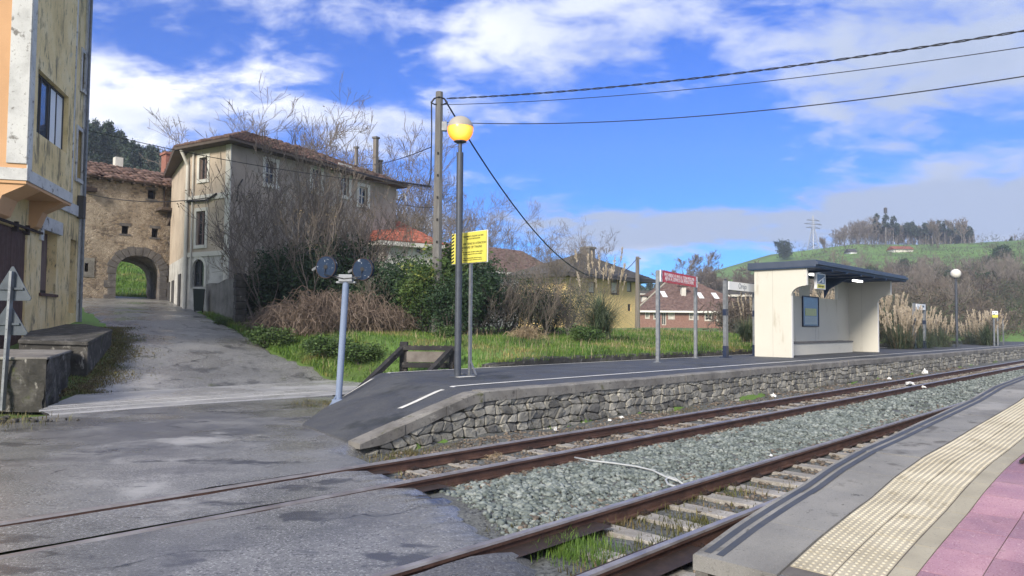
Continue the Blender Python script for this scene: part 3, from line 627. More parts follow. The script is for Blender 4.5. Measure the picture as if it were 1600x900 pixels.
# ================================================================== tracks
def rail_part(root, p, s0, s1, name='rail'):
    """web and foot rusty, head worn: local frame s along x, p along y"""
    b = MB(); b.box(s0, s1, p-.055, p+.055, -.148, -.132); b.box(s0, s1, p-.009, p+.009, -.132, -.04)
    prof = [(-.033, -.040), (-.033, -.012), (-.026, -.0015), (.026, -.0015), (.033, -.012), (.033, -.040)]
    b.prism([(s0, p+y, z) for y, z in prof], (s1-s0, 0, 0)); r = b.build(name, 'rail', root)
    h = MB(); h.prism([(s0, p+y, z) for y, z in [(-.036, -.014), (-.029, .004), (.029, .004), (.036, -.014)]], (s1-s0, 0, 0)); h.build('rail_head', 'railtop', r)
    return r
TRZ = math.atan2(U[1], U[0])
def track(label, rails, s0, s1, first, n, sp_, seed):
    t = thing('railway_track', label, 'railway track', (0, 0, 0), TRZ)
    rr = random.Random(seed)
    for p in rails: rail_part(t, p, s0, s1)
    c = sum(rails)/2; b = MB(); b.box(-.11, .11, -.88, .88, -.06, .0)
    sl = b.build('sleeper', 'sleeper', t, bevel=.012)
    cls = []
    for p in (rails[0]-c, rails[1]-c):
        cb = MB(); cb.box(-.05, .05, p-.115, p+.115, 0, .012)
        for q in (-1, 1): cb.box(-.05, .05, p+q*.085-.03, p+q*.085+.03, 0.006, .028); cb.tube([(0, p+q*.085, .02), (0, p+q*.085, .05)], .014, 6)
        cls.append(cb.build('rail_clip', 'iron', sl))
    for i in range(n):
        o = sl if i == 0 else sl.copy()
        if i:
            COL.objects.link(o); o.parent = t
            if i < 45:
                for cl in cls: c_ = cl.copy(); COL.objects.link(c_); c_.parent = o
        o.location = (first+i*sp_+rr.uniform(-.03, .03), c+rr.uniform(-.02, .02), -.135-rr.uniform(0, .010)); o.rotation_euler = (0, 0, rr.uniform(-.02, .02))
    return t
track('far railway track with rust-red rails running below the stone platform wall', (RAILP['B'], RAILP['A']), -34, 90, 5.75, 90, .72, 4)
track('near railway track partly hidden by the paved platform, weeds between its pale sleepers', (RAILP['D'], RAILP['C']), -34, 90, 4.75, 60, .62, 5)

# ================================================================== near platform
near = thing('station_platform', 'near platform with pink tiles, a yellow tactile strip and grey edge slabs', 'platform', (0, 0, 0), TRZ)
S0, S1 = 4.12, 60.
def sgrid(s): return s
def band(name, p0, p1, m, dz=0., th=.09, sa=S0, sb=S1, edge=0.):
    ss = np.concatenate([np.arange(sa, min(17, sb), .22), np.arange(17, sb, 3), [sb]]) if sb > sa+1 else np.array([sa, sb])
    b = MB(); pr = None
    for s in ss:
        z = zN(s)+dz; ring = [b.v((s, p0, z-th)), b.v((s, p0, z)), b.v((s, p1, z)), b.v((s, p1, z-th))]
        if pr:
            for k in range(4): b.F.append([pr[k], pr[(k+1) % 4], ring[(k+1) % 4], ring[k]])
        else: b.F.append(ring[::-1])
        pr = ring
    b.F.append(pr); return b.build(name, m, near)
# coping slabs, one metre each with thin joints
b = MB(); s = S0; rr = random.Random(2)
while s < 45:
    L = .74 if s < 16 else 3.0
    e = min(s+L, 45)
    ss = np.linspace(s+.004, e-.004, 5); pr = None; dz = rr.uniform(-.003, .003)
    for q in ss:
        z = zN(q)+dz; ring = [b.v((q, 2.37, z-.10)), b.v((q, 2.37, z-.008)), b.v((q, 2.362, z)), b.v((q, 1.826, z)), b.v((q, 1.826, z-.1))]
        if pr:
            for k in range(5): b.F.append([pr[k], pr[(k+1) % 5], ring[(k+1) % 5], ring[k]])
        else: b.F.append(ring[::-1])
        pr = ring
    b.F.append(pr); s = e
b.build('coping', 'coping', near)
for a, c in ((2.275, 2.325), (2.19, 2.24)):
    b = MB(); pr = None
    for s in np.concatenate([np.arange(S0+.06, 17, .2), [20, 30, 45]]):
        q = [b.v((s, a, zN(s)+.0045)), b.v((s, c, zN(s)+.0045))]
        if pr: b.F.append([pr[0], q[0], q[1], pr[1]])
        pr = q
    b.build('edge_line', 'greyline', near)
# wall below the coping, set back, with a pale end post and a mossy recess
b = MB(); b.box(S0+.08, 45, 1.2, 2.24, -.4, .15); pr = None
for s in np.concatenate([np.arange(S0+.08, 17, .4), [45]]):
    ring = [b.v((s, 2.24, -.4)), b.v((s, 2.24, zN(s)-.1)), b.v((s, 1.0, zN(s)-.1)), b.v((s, 1.0, -.4))]
    if pr:
        for k in range(4): b.F.append([pr[k], pr[(k+1) % 4], ring[(k+1) % 4], ring[k]])
    else: b.F.append(ring[::-1])
    pr = ring
b.build('platform_wall', 'mossconc', near)
MB().box(S0+.01, S0+.13, 2.27, 2.36, -.4, zN(S0)-.1).build('end_post', 'concrete', near, bevel=.008)
# tactile strip: tiles with blisters
b = MB(); bl = MB(); jt = MB()
P0, P1 = 1.325, 1.815; TP = (P1-P0)/2; s = 4.28
tile_n = 0
while s < 17:
    for k in range(2):
        a = P0+k*TP; z = zN; c0, c1 = a+.004, a+TP-.004; dz = rr.uniform(-.0015, .0015)
        q = [(s+.004, c0, zN(s+.004)-.03+dz), (s+.004, c0, zN(s+.004)+dz), (s+.004, c1, zN(s+.004)+dz), (s+.004, c1, zN(s+.004)-.03+dz)]
        w_ = [(s+TP-.004, y_, zN(s+TP-.004)+(z_-zN(s+.004))) for _, y_, z_ in q]
        i0 = [b.v(x) for x in q]; i1 = [b.v(x) for x in w_]
        for e in range(4): b.F.append([i0[e], i0[(e+1) % 4], i1[(e+1) % 4], i1[e]])
        b.F.append(i0[::-1]); b.F.append(i1)
        nb = 6
        for ii in range(nb):
            for jj in range(nb):
                sx_ = s+TP*(ii+.5)/nb; py_ = a+TP*(jj+.5)/nb; zz = zN(sx_)+dz; r0, r1 = .0125, .0075; n_ = 8 if s < 8 else 5
                lo = [bl.v((sx_+r0*1.2*math.cos(6.283*t/n_), py_+r0*math.sin(6.283*t/n_), zz-.001)) for t in range(n_)]
                hi = [bl.v((sx_+r1*1.2*math.cos(6.283*t/n_), py_+r1*math.sin(6.283*t/n_), zz+.0065)) for t in range(n_)]
                for t in range(n_): bl.F.append([lo[t], lo[(t+1) % n_], hi[(t+1) % n_], hi[t]])
                bl.F.append(hi)
    s += TP
ts = b.build('tactile_strip', 'tactile', near); bl.build('blisters', 'blister', ts, recalc=False)
band('joint_bed', 1.2, 1.82, 'joint', -.006, .05, S0+.05, 45)
# far continuation of the strip as ribs (the blisters run together into lines)
# border stones
b = MB(); s = 4.2
while s < 17:
    e = s+.38; z0, z1 = zN(s+.004), zN(e-.004)
    q0 = [(s+.004, 1.2, z0-.03), (s+.004, 1.2, z0+.002), (s+.004, 1.318, z0+.002), (s+.004, 1.318, z0-.03)]; q1 = [(e-.004, y_, z_+z1-z0) for _, y_, z_ in q0]
    i0 = [b.v(x) for x in q0]; i1 = [b.v(x) for x in q1]
    for k in range(4): b.F.append([i0[k], i0[(k+1) % 4], i1[(k+1) % 4], i1[k]])
    b.F.append(i0[::-1]); b.F.append(i1); s = e
b.build('border_stones', 'border', near)
# pink tiles
b = MB(); at_ = []
TA, TC = .40, .285
for col in range(22):
    s = 3.4
    while s < 17:
        p1 = 1.195-col*TC; p0 = p1-TC+.006
        z0, z1 = zN(s+.003), zN(s+TA-.003); dz = rr.uniform(-.0012, .0012)
        q0 = [(s+.003, p0, z0-.03), (s+.003, p0, z0+dz), (s+.003, p1, z0+dz), (s+.003, p1, z0-.03)]; q1 = [(s+TA-.003, y_, z_+z1-z0) for _, y_, z_ in q0]
        i0 = [b.v(x) for x in q0]; i1 = [b.v(x) for x in q1]
        for k in range(4): b.F.append([i0[k], i0[(k+1) % 4], i1[(k+1) % 4], i1[k]])
        b.F.append(i0[::-1]); b.F.append(i1); at_ += [rr.random()]*6; s += TA
b.build('paving_tiles', 'pink', near, attr=at_)
band('tile_bed', -5.1, 1.198, 'joint', -.008, .5, 3.4, 45)
# drain grate at the frame's edge
gt = MB(); gs = 7.35
for k in range(9): gt.box(gs+k*.05, gs+k*.05+.022, .84, 1.12, zN(gs)+.012, zN(gs)+.03)
for a in (.82, 1.12): gt.box(gs-.03, gs+.45, a, a+.025, zN(gs)+.010, zN(gs)+.032)
gt.build('drain_grate', 'iron', near)
# asphalt ramp meeting the platform end
b = MB(); b.grid(lambda u, v: W(2.2+(4.26+.02*math.sin(v*30)-2.2)*u if True else 0, -1.5+3.32*v, -.012+(zN(4.2)+.0)*sstep(np.array(u), 0., 1.0).item()), 14, 24)
kind(b.build('ramp', 'patch', None, smooth=True), 'structure')
b = MB(); b.prism([W(2.2, 1.82, -.02), W(4.2, 1.82, -.02), W(4.2, 1.82, zN(4.2)-.02)], tuple(np.array(W(0, -.06))*1.0)); kind(b.build('ramp_side', 'patch'), 'structure')

# ================================================================== far platform
PZ = .60
TOE = [(8.55, 5.8), (8.9, 5.85), (10.9, 6.25), (12.4, 7.5), (13.4, 8.4)]; TOP = [(8.55, 8.0), (13.4, 9.6)]
def zF(s, p):
    a = float(ip(p, TOE)); c = float(ip(p, TOP)); t = min(1, max(0, (s-a)/(c-a)))
    return .012+(PZ-.012)*(t if t < .85 else t-(t-.85)**2*0.6) if t < 1 else PZ
far = thing('station_platform', 'far platform with dark asphalt deck, ramped end and rubble stone face', 'platform', (0, 0, 0), TRZ)
b = MB(); SSF = np.concatenate([np.linspace(0, 1, 24)])
def deck(u, v):
    p = 8.80+(13.42-8.80)*v; a = float(ip(p, TOE)); s = a+(80-a)*u**2.6
    return (s, p, zF(s, p)+(0 if s > a+.01 else -.03))
b.grid(deck, 90, 26); b.build('deck', 'deck', far, smooth=True)
# coping along the edge (with the ramp's sloping part), pieces with joints
b = MB(); s = 5.8; rr = random.Random(8); dmg = []
while s < 80:
    e = s+(.8 if s < 25 else 2.4)
    n_ = 5; pr = None; j0, j1 = rr.uniform(-.015, .015), rr.uniform(-.01, .01)
    for q in np.linspace(s+.006, e-.006, n_):
        z = zF(q, 8.55)+.006+j1; th = min(.17, max(.05, z+.06)); w0 = 8.55+j0*.4+rr.uniform(-.006, .006)
        ring = [b.v((q, w0, z-th+rr.uniform(-.012, .012))), b.v((q, w0, z-.02)), b.v((q, w0+.02, z+rr.uniform(-.004, .004))), b.v((q, 8.83, z+.004)), b.v((q, 8.83, z-th))]
        if pr:
            for k in range(5): b.F.append([pr[k], pr[(k+1) % 5], ring[(k+1) % 5], ring[k]])
        else: b.F.append(ring[::-1])
        pr = ring
    b.F.append(pr); s = e
b.build('coping', 'concrete', far)
# wall core and rubble stones
b = MB(); b.grid(lambda u, v: (5.9+74*u, 8.66, -.3+(max(.02, zF(5.9+74*u, 8.55)-.1)+.3)*v), 200, 2); b.build('wall_core', 'mortar', far)
b = MB(); A_ = []; rr = random.Random(12)
s = 5.9
cols = []
while s < 79: cols.append(s); s += rr.uniform(.13, .30)*(1 if s < 24 else (1.5 if s < 45 else 2.4))
zr_ = [-.26, -.12, .03, .19, .34, .45]
G = {}
for i, c in enumerate(cols):
    for j, z in enumerate(zr_): G[i, j] = (c+rr.uniform(-.06, .06)+(.08 if j % 2 else 0), z+rr.uniform(-.04, .04) if 0 < j < len(zr_)-1 else z)
for i in range(len(cols)-1):
    for j in range(len(zr_)-1):
        q = [G[i, j], G[i+1, j], G[i+1, j+1], G[i, j+1]]
        topz = zF(sum(x for x, _ in q)/4, 8.55)-.15
        if sum(z for _, z in q)/4 > topz: continue
        q = [(x, min(z, topz+.02)) for x, z in q]
        cx = sum(x for x, _ in q)/4; cz = sum(z for _, z in q)/4
        # cut corners -> octagon-ish
        o = []
        for k in range(4):
            a_, b_ = q[k], q[(k+1) % 4]
            for t in (.16+rr.uniform(-.1, .1), .84+rr.uniform(-.1, .1)): o.append((a_[0]+(b_[0]-a_[0])*t, a_[1]+(b_[1]-a_[1])*t))
        d = rr.uniform(.0, .04); sh = .965
        r0 = [b.v((cx+(x-cx)*sh, 8.66, cz+(z-cz)*sh)) for x, z in o]
        r1 = [b.v((cx+(x-cx)*sh*.985, 8.615-d, cz+(z-cz)*sh*.985)) for x, z in o]
        r2 = [b.v((cx+(x-cx)*sh*.84+rr.uniform(-.012, .012), 8.592-d+rr.uniform(-.012, .012), cz+(z-cz)*sh*.84)) for x, z in o]
        c0 = b.v((cx, 8.588-d, cz)); n_ = len(o); v_ = rr.random()
        for k in range(n_):
            b.F.append([r0[k], r0[(k+1) % n_], r1[(k+1) % n_], r1[k]]); b.F.append([r1[k], r1[(k+1) % n_], r2[(k+1) % n_], r2[k]]); b.F.append([r2[k], r2[(k+1) % n_], c0])
        A_ += [v_]*(3*n_)
b.build('stone_facing', 'stone', far, attr=A_)
def pline(pts, w, name='painted_line', m='white'):
    b = MB(); pr = None
    for k, (s, p) in enumerate(pts):
        a = np.array(pts[max(k-1, 0)]); c = np.array(pts[min(k+1, len(pts)-1)]); d = (c-a)/np.linalg.norm(c-a); nn = np.array([-d[1], d[0]])*w/2
        q = [b.v((s+e*nn[0], p+e*nn[1], zF(s+e*nn[0], p+e*nn[1])+.009)) for e in (-1, 0, 1)]
        if pr: b.F.append([pr[0], q[0], q[1], pr[1]]); b.F.append([pr[1], q[1], q[2], pr[2]])
        pr = q
    return b.build(name, m, far)
pline([(7.2, 8.93+.55), (7.5, 9.5), (7.8, 9.55), (8.1, 9.6), (8.5, 9.63), (9, 9.66)]+[(s, 9.68) for s in np.arange(10, 40, 1.)]+[(s, 9.68-.004*(s-40)) for s in range(40, 80, 4)], .12)
pline([(8.55, 13.22), (8.9, 13.24), (9.3, 13.26), (9.8, 13.3)]+[(s, 13.33) for s in np.arange(10.5, 80, 1.5)], .11)
MB().box(10.05, 10.5, 11.2, 11.33, PZ+.004, PZ+.01).build('painted_mark', 'white', far)

# low mossy kerb wall behind the far platform
b = MB(); rr = random.Random(5); pr = None
for s in np.arange(13.2, 78, .25):
    h = .80-.16*max(0, 1-(s-13.2)/1.6)+rr.uniform(-.02, .02); f0 = 13.46+rr.uniform(-.02, .02)
    ring = [b.v((s, f0, .55)), b.v((s, f0-.01, h-.04)), b.v((s, f0+.05, h)), b.v((s, 13.85, h+.01)), b.v((s, 13.85, .3))]
    if pr:
        for k in range(5): b.F.append([pr[k], pr[(k+1) % 5], ring[(k+1) % 5], ring[k]])
    else: b.F.append(ring[::-1])
    pr = ring
b.F.append(pr); o = b.build('retaining_kerb', 'mossconc'); o.rotation_euler = (0, 0, TRZ); tag(o, 'low dark mossy wall along the back of the far platform', 'low wall')

# ================================================================== street furniture
def onplat(px, py): return at(px, py, PZ)
# lit lamp
def lamp(name, label, base, h, capm, glowm, group):
    t = thing(name, label, 'lamp post', tuple(base), 0, group)
    b = MB(); b.box(-.17, .17, -.17, .17, 0, .012); b.tube([(0, 0, .012), (0, 0, h-.80)], .075, 20); b.build('pole', 'lamppost', t, smooth=False)
    b = MB(); b.tube([(0, 0, h-.80), (0, 0, h-.555)], .042, 16); b.lathe([(.04, h-.60), (.075, h-.59), (.14, h-.563), (.135, h-.545)], n=24); b.build('collar', 'lamppost', t)
    r = .285; cz = h-r
    prof = [(r*math.sin(a), cz-r*math.cos(a)) for a in np.linspace(.42, R(98), 18)]
    lo = MB().lathe([(x, z) for x, z in prof], n=36).build('lamp_bowl', glowm, t, smooth=True)
    prof = [((r+.006)*math.sin(a), cz-(r+.006)*math.cos(a)) for a in np.linspace(R(98), R(179.8), 16)]
    MB().lathe([(x, z) for x, z in prof], n=36).build('globe_cap', capm, t, smooth=True)
    return t
b1 = onplat(715, 587.5); hl = atY(722, 182, b1[1])[2]-PZ
lamp('lamp_post', 'lit globe lamp post glowing amber, standing by the platform ramp', b1, hl, 'globecap', 'amber', 'globe lamps on the far platform')
b2 = onplat(1495.5, 542.5); hl2 = atY(1497, 420.5, b2[1])[2]-PZ
lamp('lamp_post', 'unlit white globe lamp post farther along the platform, pampas grass behind it', b2, hl2, 'globewhite', 'globewhite', 'globe lamps on the far platform')

# yellow warning sign: board square to the track, facing the crossing
sb = onplat(734, 586.5); t = thing('warning_sign', 'yellow warning notice with black lettering on a grey post behind the lamp', 'warning sign', (sb[0], sb[1], PZ), TRZ)
Yb = sb[1]
zt, zb = atY(735, 363.5, Yb)[2]-PZ, atY(735, 411, Yb)[2]-PZ
MB().box(-.03, .03, -.03, .03, 0, zt-.03).build('post', 'galv', t)
b = MB(); b.box(-.1, .1, -.1, .1, 0, .012); b.bar((0, .05, .02), (0, .28, .02), .05, .03); b.bar((0, -.03, .3), (0, -.2, .02), .04, .02); b.build('base_plate', 'galv', t)
hw = .56
brd = MB().box(-.075, -.05, -hw, hw, zb, zt).build('board', 'signyellow', t)
MB().box(-.052, -.03, -hw-.012, hw+.012, zb-.012, zt+.012).build('board_frame', 'signwhite', t)
st = MB(); bh = zt-zb
for k in range(9):
    z0 = zb+bh*k/9+.01; st.prism([(-.0765, hw-.005, z0), (-.0765, hw-.085, z0+.035), (-.0765, hw-.085, z0+.035+bh/18), (-.0765, hw-.005, z0+bh/18)], (-.002, 0, 0))
st.build('hazard_stripes', 'ink', brd)
tr = MB(); tr.prism([(-.0765, .42, zb+.40*bh), (-.0765, .18, zb+.40*bh), (-.0765, .30, zb+.40*bh+.22)], (-.002, 0, 0)); trp = tr.build('warning_triangle', 'ink', brd)
MB().prism([(-.079, .385, zb+.40*bh+.018), (-.079, .215, zb+.40*bh+.018), (-.079, .30, zb+.40*bh+.175)], (-.002, 0, 0)).build('triangle_face', 'signwhite', trp)
for body, sz, zf, yc in (('PROHIBIDO CRUZAR LAS VIAS', .047, .86, -.15), ('SIN AUTORIZACION', .047, .78, -.15), ('LA VIA TIENE SU ATENCION', .066, .62, -.14), ('BEWARE OF TRAINS', .072, .50, -.10), ('No cruce antes de mirar a ambos lados', .040, .35, -.13), ('de la via y asegurarse de no ser arrollado', .036, .28, -.13), ('Por su seguridad utilice siempre los pasos', .034, .15, -.13), ('senalizados en la estacion. Gracias por su atencion', .030, .09, -.13)):
    text(body, sz, 'ink', brd, mframe((-.0762, yc, zb+bh*zf), (0, -1, 0), (0, 0, 1)))

def sign2(name, label, pa, pb, ztop, zbot, face, frame_m, capm=None, group=None):
    """board on two posts along the track, facing it"""
    A = onplat(*pa); B = onplat(*pb); sA, pA = SP(A[0], A[1]); sB, pB = SP(B[0], B[1]); pm = (pA+pB)/2
    t = thing(name, label, 'platform sign', (A[0], A[1], PZ), math.atan2(B[1]-A[1], B[0]-A[0]), group)
    return t, float(np.hypot(B[0]-A[0], B[1]-A[1]))
# red sign
t, L = sign2('track_warning_sign', 'red notice with white lettering on two slim pale posts', (1028, 566), (1087, 559.5), 0, 0, None, None)
Yr = t.location[1]
zt = atY(1030, 421.5, Yr)[2]-PZ; zb = atY(1030, 440, Yr)[2]-PZ
for x in (0, L):
    p_ = MB().box(x-.06, x+.06, -.05, .05, 0, zt-.02).build('post', 'galv', t); MB().box(x-.12, x+.12, -.12, .12, 0, .012).build('base_plate', 'galv', p_)
brd = MB().box(.16, L-.20, -.085, -.055, zb, zt).build('board', 'signred', t)
e = MB(); e.box(.02, .16, -.087, -.052, zb, zt); e.box(L-.20, L-.02, -.087, -.052, zb, zt); e.build('white_ends', 'signwhite', brd)
def chk(x0):
    q = MB()
    for i in range(3):
        for j in range(6):
            if (i*7+j*3) % 4 < 2: q.box(x0+.01+i*.04, x0+.04+i*.04, -.0885, -.0875, zb+.03+j*(zt-zb-.06)/6, zb+.03+(j+.8)*(zt-zb-.06)/6)
    return q
for x0 in (.025, L-.19): chk(x0).build('end_marks', 'inkgrey', brd)
text('PROHIBIDO EL PASO A TODA PERSONA', (L-.5)/19.5, 'inkwhite', brd, mframe((L/2-.02, -.086, zb+(zt-zb)*.64), (1, 0, 0), (0, 0, 1)))
text('AJENA AL SERVICIO DEL FERROCARRIL', (L-.5)/19.5, 'inkwhite', brd, mframe((L/2-.02, -.086, zb+(zt-zb)*.32), (1, 0, 0), (0, 0, 1)))
# station name signs
def nameboard(label, pa, pb, ytop, ybot, txt, xoff):
    t, L = sign2('station_name_sign', label, pa, pb, 0, 0, None, None, None, 'white name boards on banded posts')
    Yr = t.location[1]; zt = atY(pa[0], ytop, Yr)[2]-PZ; zb = atY(pa[0], ybot, Yr)[2]-PZ
    for x in (0, L):
        p_ = MB().box(x-.095, x+.095, -.06, .06, .0, zt).build('post', 'galv', t)
        bb = MB(); bb.box(x-.105, x+.105, -.07, .07, .02, .42); bb.box(x-.20, x+.20, -.16, .16, 0, .02); bb.build('post_base', 'navy', p_)
        MB().box(x-.102, x+.102, -.068, .068, zt*.545, zt*.60+.08).build('dark_band', 'navy', p_)
        MB().box(x-.03, x+.03, -.03, .03, zt, zt+.05).build('post_cap', 'navy', p_)
    brd = MB().box(.10, L-.10, -.10, -.065, zb, zt-.02).build('board', 'signwhite', t)
    text(txt, .30, 'inkgrey', brd, mframe((L*xoff, -.101, (zb+zt)/2), (1, 0, 0), (0, 0, 1)))
    return t, L, zb, zt, brd
nameboard('white station name board on dark-banded posts beside the shelter', (1134, 558.5), (1180, 555.5), 438.5, 452.5, 'Orejo', .48)
t, L, zb, zt, brd = nameboard('small white name board standing beyond the shelter, in front of pampas', (1429, 545), (1445, 544.2), 474, 483.5, '', .5)
MB().box(L*.62, L*.82, -.103, -.101, zb+.25, zt-.2).build('board_mark', 'inkgrey', brd)
text('Orejo', .2, 'inkgrey', brd, mframe((L*.33, -.101, zb+(zt-zb)*.34), (1, 0, 0), (0, 0, 1)))
# the small yellow-and-white sign and the red-topped pair far along the platform
q = onplat(1553.5, 540.3); t = thing('platform_sign', 'small white and yellow sign on one thin post at the far platform end', 'platform sign', (q[0], q[1], PZ), TRZ+R(-50))
zt = atY(1555, 486, q[1])[2]-PZ; zb = atY(1555, 496.3, q[1])[2]-PZ
MB().box(-.045, .045, -.04, .04, 0, zt-.05).build('post', 'galv', t)
MB().box(-.12, .24, -.075, -.045, (zb+zt)/2-.02, zt).build('white_panel', 'signwhite', t); MB().box(-.12, .24, -.076, -.044, zb, (zb+zt)/2-.02).build('yellow_panel', 'signyellow', t)
b = MB(); b.box(-.08, .02, -.079, -.076, zt-.13, zt-.09); b.box(.08, .16, -.079, -.076, zt-.16, zt-.08); b.box(-.08, .05, -.079, -.076, zt-.27, zt-.21); b.build('panel_marks', 'inkgrey', t)
q = onplat(1559.5, 540); q2 = onplat(1568, 539.2); t = thing('track_warning_sign', 'pair of thin pale posts carrying a dull sign at the far platform end', 'platform sign', (q[0], q[1], PZ), math.atan2(q2[1]-q[1], q2[0]-q[0]))
L = float(np.hypot(q2[0]-q[0], q2[1]-q[1])); zt = atY(1560, 490, q[1])[2]-PZ
for x in (0, L): MB().box(x-.06, x+.06, -.04, .04, 0, zt).build('post', 'galv', t)
MB().box(.05, L-.05, -.07, -.045, zt-.30, zt-.03).build('board', 'wood', t)

# crossing signal with two disc backs
q = at(528, 632, .06); t = thing('crossing_signal', 'pale blue post carrying two dark round signal backs at the platform ramp', 'signal', (q[0], q[1], -.05), 0)
Yq = q[1]; top = atY(541, 436, Yq); z0 = .05; tx = top[0]-q[0]; tz = top[2]+.05
MB().tube([(0, 0, 0), (tx*.5, 0, tz*.5), (tx, 0, tz)], .066, 16).build('post', 'paleblue', t)
b = MB(); b.bar((-.02, -.05, .30), (-.18, -.12, .02), .02, .03); b.bar((.0, .0, .0), (.0, .0, .22), .2, .2); b.build('post_foot', 'paleblue', t)
b = MB(); b.box(tx-.14, tx+.14, -.09, .09, tz-.06, tz+.09); b.box(tx-.20, tx+.20, -.05, .05, tz-.09, tz-.05); b.build('head_box', 'galv', t, bevel=.01)
for px, py, yy in ((511, 417.5, .02), (568, 421, .10)):
    c = atY(px, py, Yq); cx, cz = c[0]-q[0], c[2]+.05
    b = MB(); a = math.radians(18); ax = Vector((math.sin(a), math.cos(a), 0)); ex = Vector((math.cos(a), -math.sin(a), 0)); rr_ = .235; ring = []
    for off, r_ in ((-.05, .0), (-.05, rr_-.015), (-.035, rr_), (.02, rr_), (.02, 0)):
        ring.append([b.v(Vector((cx, 0, cz))+ax*off+ex*(r_*math.cos(6.2832*k/32))+Vector((0, 0, r_*math.sin(6.2832*k/32)))) for k in range(32)])
    for i in range(4):
        for k in range(32): b.F.append([ring[i][k], ring[i][(k+1) % 32], ring[i+1][(k+1) % 32], ring[i+1][k]])
    d_ = b.build('signal_disc', 'discback', t)
    lf = Vector((cx, 0, cz))-ex*.24
    s_ = MB(); s_.bar(lf+Vector((0, .02, .01)), lf+Vector((-.12, .1, -.05)), .03, .05); s_.bar(lf+Vector((.05, .04, .13)), lf+Vector((-.0, .12, .10)), .04, .05); s_.build('hood_bracket', 'galv', d_)
    rm = MB(); rm.tube([Vector((cx, 0, cz))-ax*.045+ex*(rr_*.97*math.cos(6.2832*k/28))+Vector((0, 0, rr_*.97*math.sin(6.2832*k/28))) for k in range(29)], .012, 6); rm.build('rim', 'iron', d_)
    cb = MB(); cb.tube([Vector((cx, 0, cz))-ax*.06, Vector((cx, 0, cz))-ax*.03], .045, 10); cb.tube([Vector((cx, 0, cz))-ax*.06+Vector((0, 0, -.02)), Vector((cx, 0, cz-.16))-ax*.10, Vector((tx, 0, tz))-ax*.10], .011, 5); cb.build('feed_cable', 'cable', d_)
    sg = 1 if px > 540 else -1
    MB().bar((tx+sg*.10, .0, tz+.02), (cx-sg*.10, .05, cz-.17), .06, .05).build('arm', 'galv', t)

# road signs seen from behind, far left
q = at(4, 637, 0.0); t = thing('road_sign', 'two grey triangular sign backs on one galvanised post by the stone block', 'road sign', (q[0], q[1], -.05), 0); Yq = q[1]
top = atY(19, 424, Yq); tx = top[0]-q[0]; tz = top[2]+.05
MB().bar((0, 0, 0), (tx, 0, tz), .10, .05).build('post', 'galv', t)
b = MB()
for k in range(9): b.tube([(tx*(.3+.07*k), -.05, tz*(.3+.07*k)), (tx*(.3+.07*k), -.02, tz*(.3+.07*k))], .008, 6)
b.build('bolts', 'iron', t)
for (ax_, ay), (bx, by), nm in (((17, 416), (46, 470), 'upper'), ((11, 474), (40, 524), 'lower')):
    a = atY(ax_, ay, Yq); c = atY(bx, by, Yq); w_ = c[0]-a[0]; P = lambda x, z: (x-q[0], .05, z+.05)
    m_ = a[0]; pts = [P(m_-.02, a[2]), P(m_+.02, a[2]), P(m_+w_, c[2]+.05), P(m_+w_-.03, c[2]), P(m_-w_+.03, c[2]), P(m_-w_, c[2]+.05)]
    tri = MB().prism(pts, (0, .02, 0)).build('triangle_plate', 'signback', t, bevel=.004)
    z_ = c[2]+.05+(a[2]-c[2])*.35; MB().box(m_-q[0]-w_*.62, m_-q[0]+w_*.62, .015, .05, z_-.02, z_+.02).build('stiffener', 'signback', tri)

# buffer stop behind the platform
bc = atY(671, 560, 20.9); bs, bp = SP(bc[0], bc[1])
t = thing('buffer_stop', 'dark timber buffer stop with sloping struts behind the platform lamp', 'buffer stop', (bc[0], bc[1], 0.02), 0); Yq = bc[1]
L_ = atY(631, 560, Yq)[0]-bc[0]; R_ = atY(708, 560, Yq)[0]-bc[0]; zt = atY(631, 535, Yq)[2]; zt2 = atY(706, 542, Yq)[2]
MB().box(L_-.11, L_+.11, -.11, .11, -.3, zt).build('post', 'tarwood', t, bevel=.015); MB().box(R_-.12, R_+.10, -.11, .11, -.3, zt2).build('post', 'tarwood', t, bevel=.015)
za = atY(670, 543, Yq)[2]; b = MB(); b.box(L_-.05, R_+.05, -.20, -.10, za-.10, za+.03); b.build('top_beam', 'tarwood', t, bevel=.012)
MB().box(L_+.1, R_-.1, -.16, -.08, za-.44, za-.13).build('face_board', 'bark', t, bevel=.01)
MB().box(L_-.02, R_+.02, -.19, -.10, za-.60, za-.45).build('lower_beam', 'tarwood', t, bevel=.012)
for x in (L_, R_):
    MB().bar((x-.03, -.1, za-.05), (x-.92, -1.5, -.05), .16, .15).build('strut', 'tarwood', t, bevel=.012)
b = MB()
for k in range(9): b.box(L_+.15+k*.17, L_+.22+k*.17, -.19, -.10, za+.03, za+.05)
b.build('bolt_heads', 'iron', t)

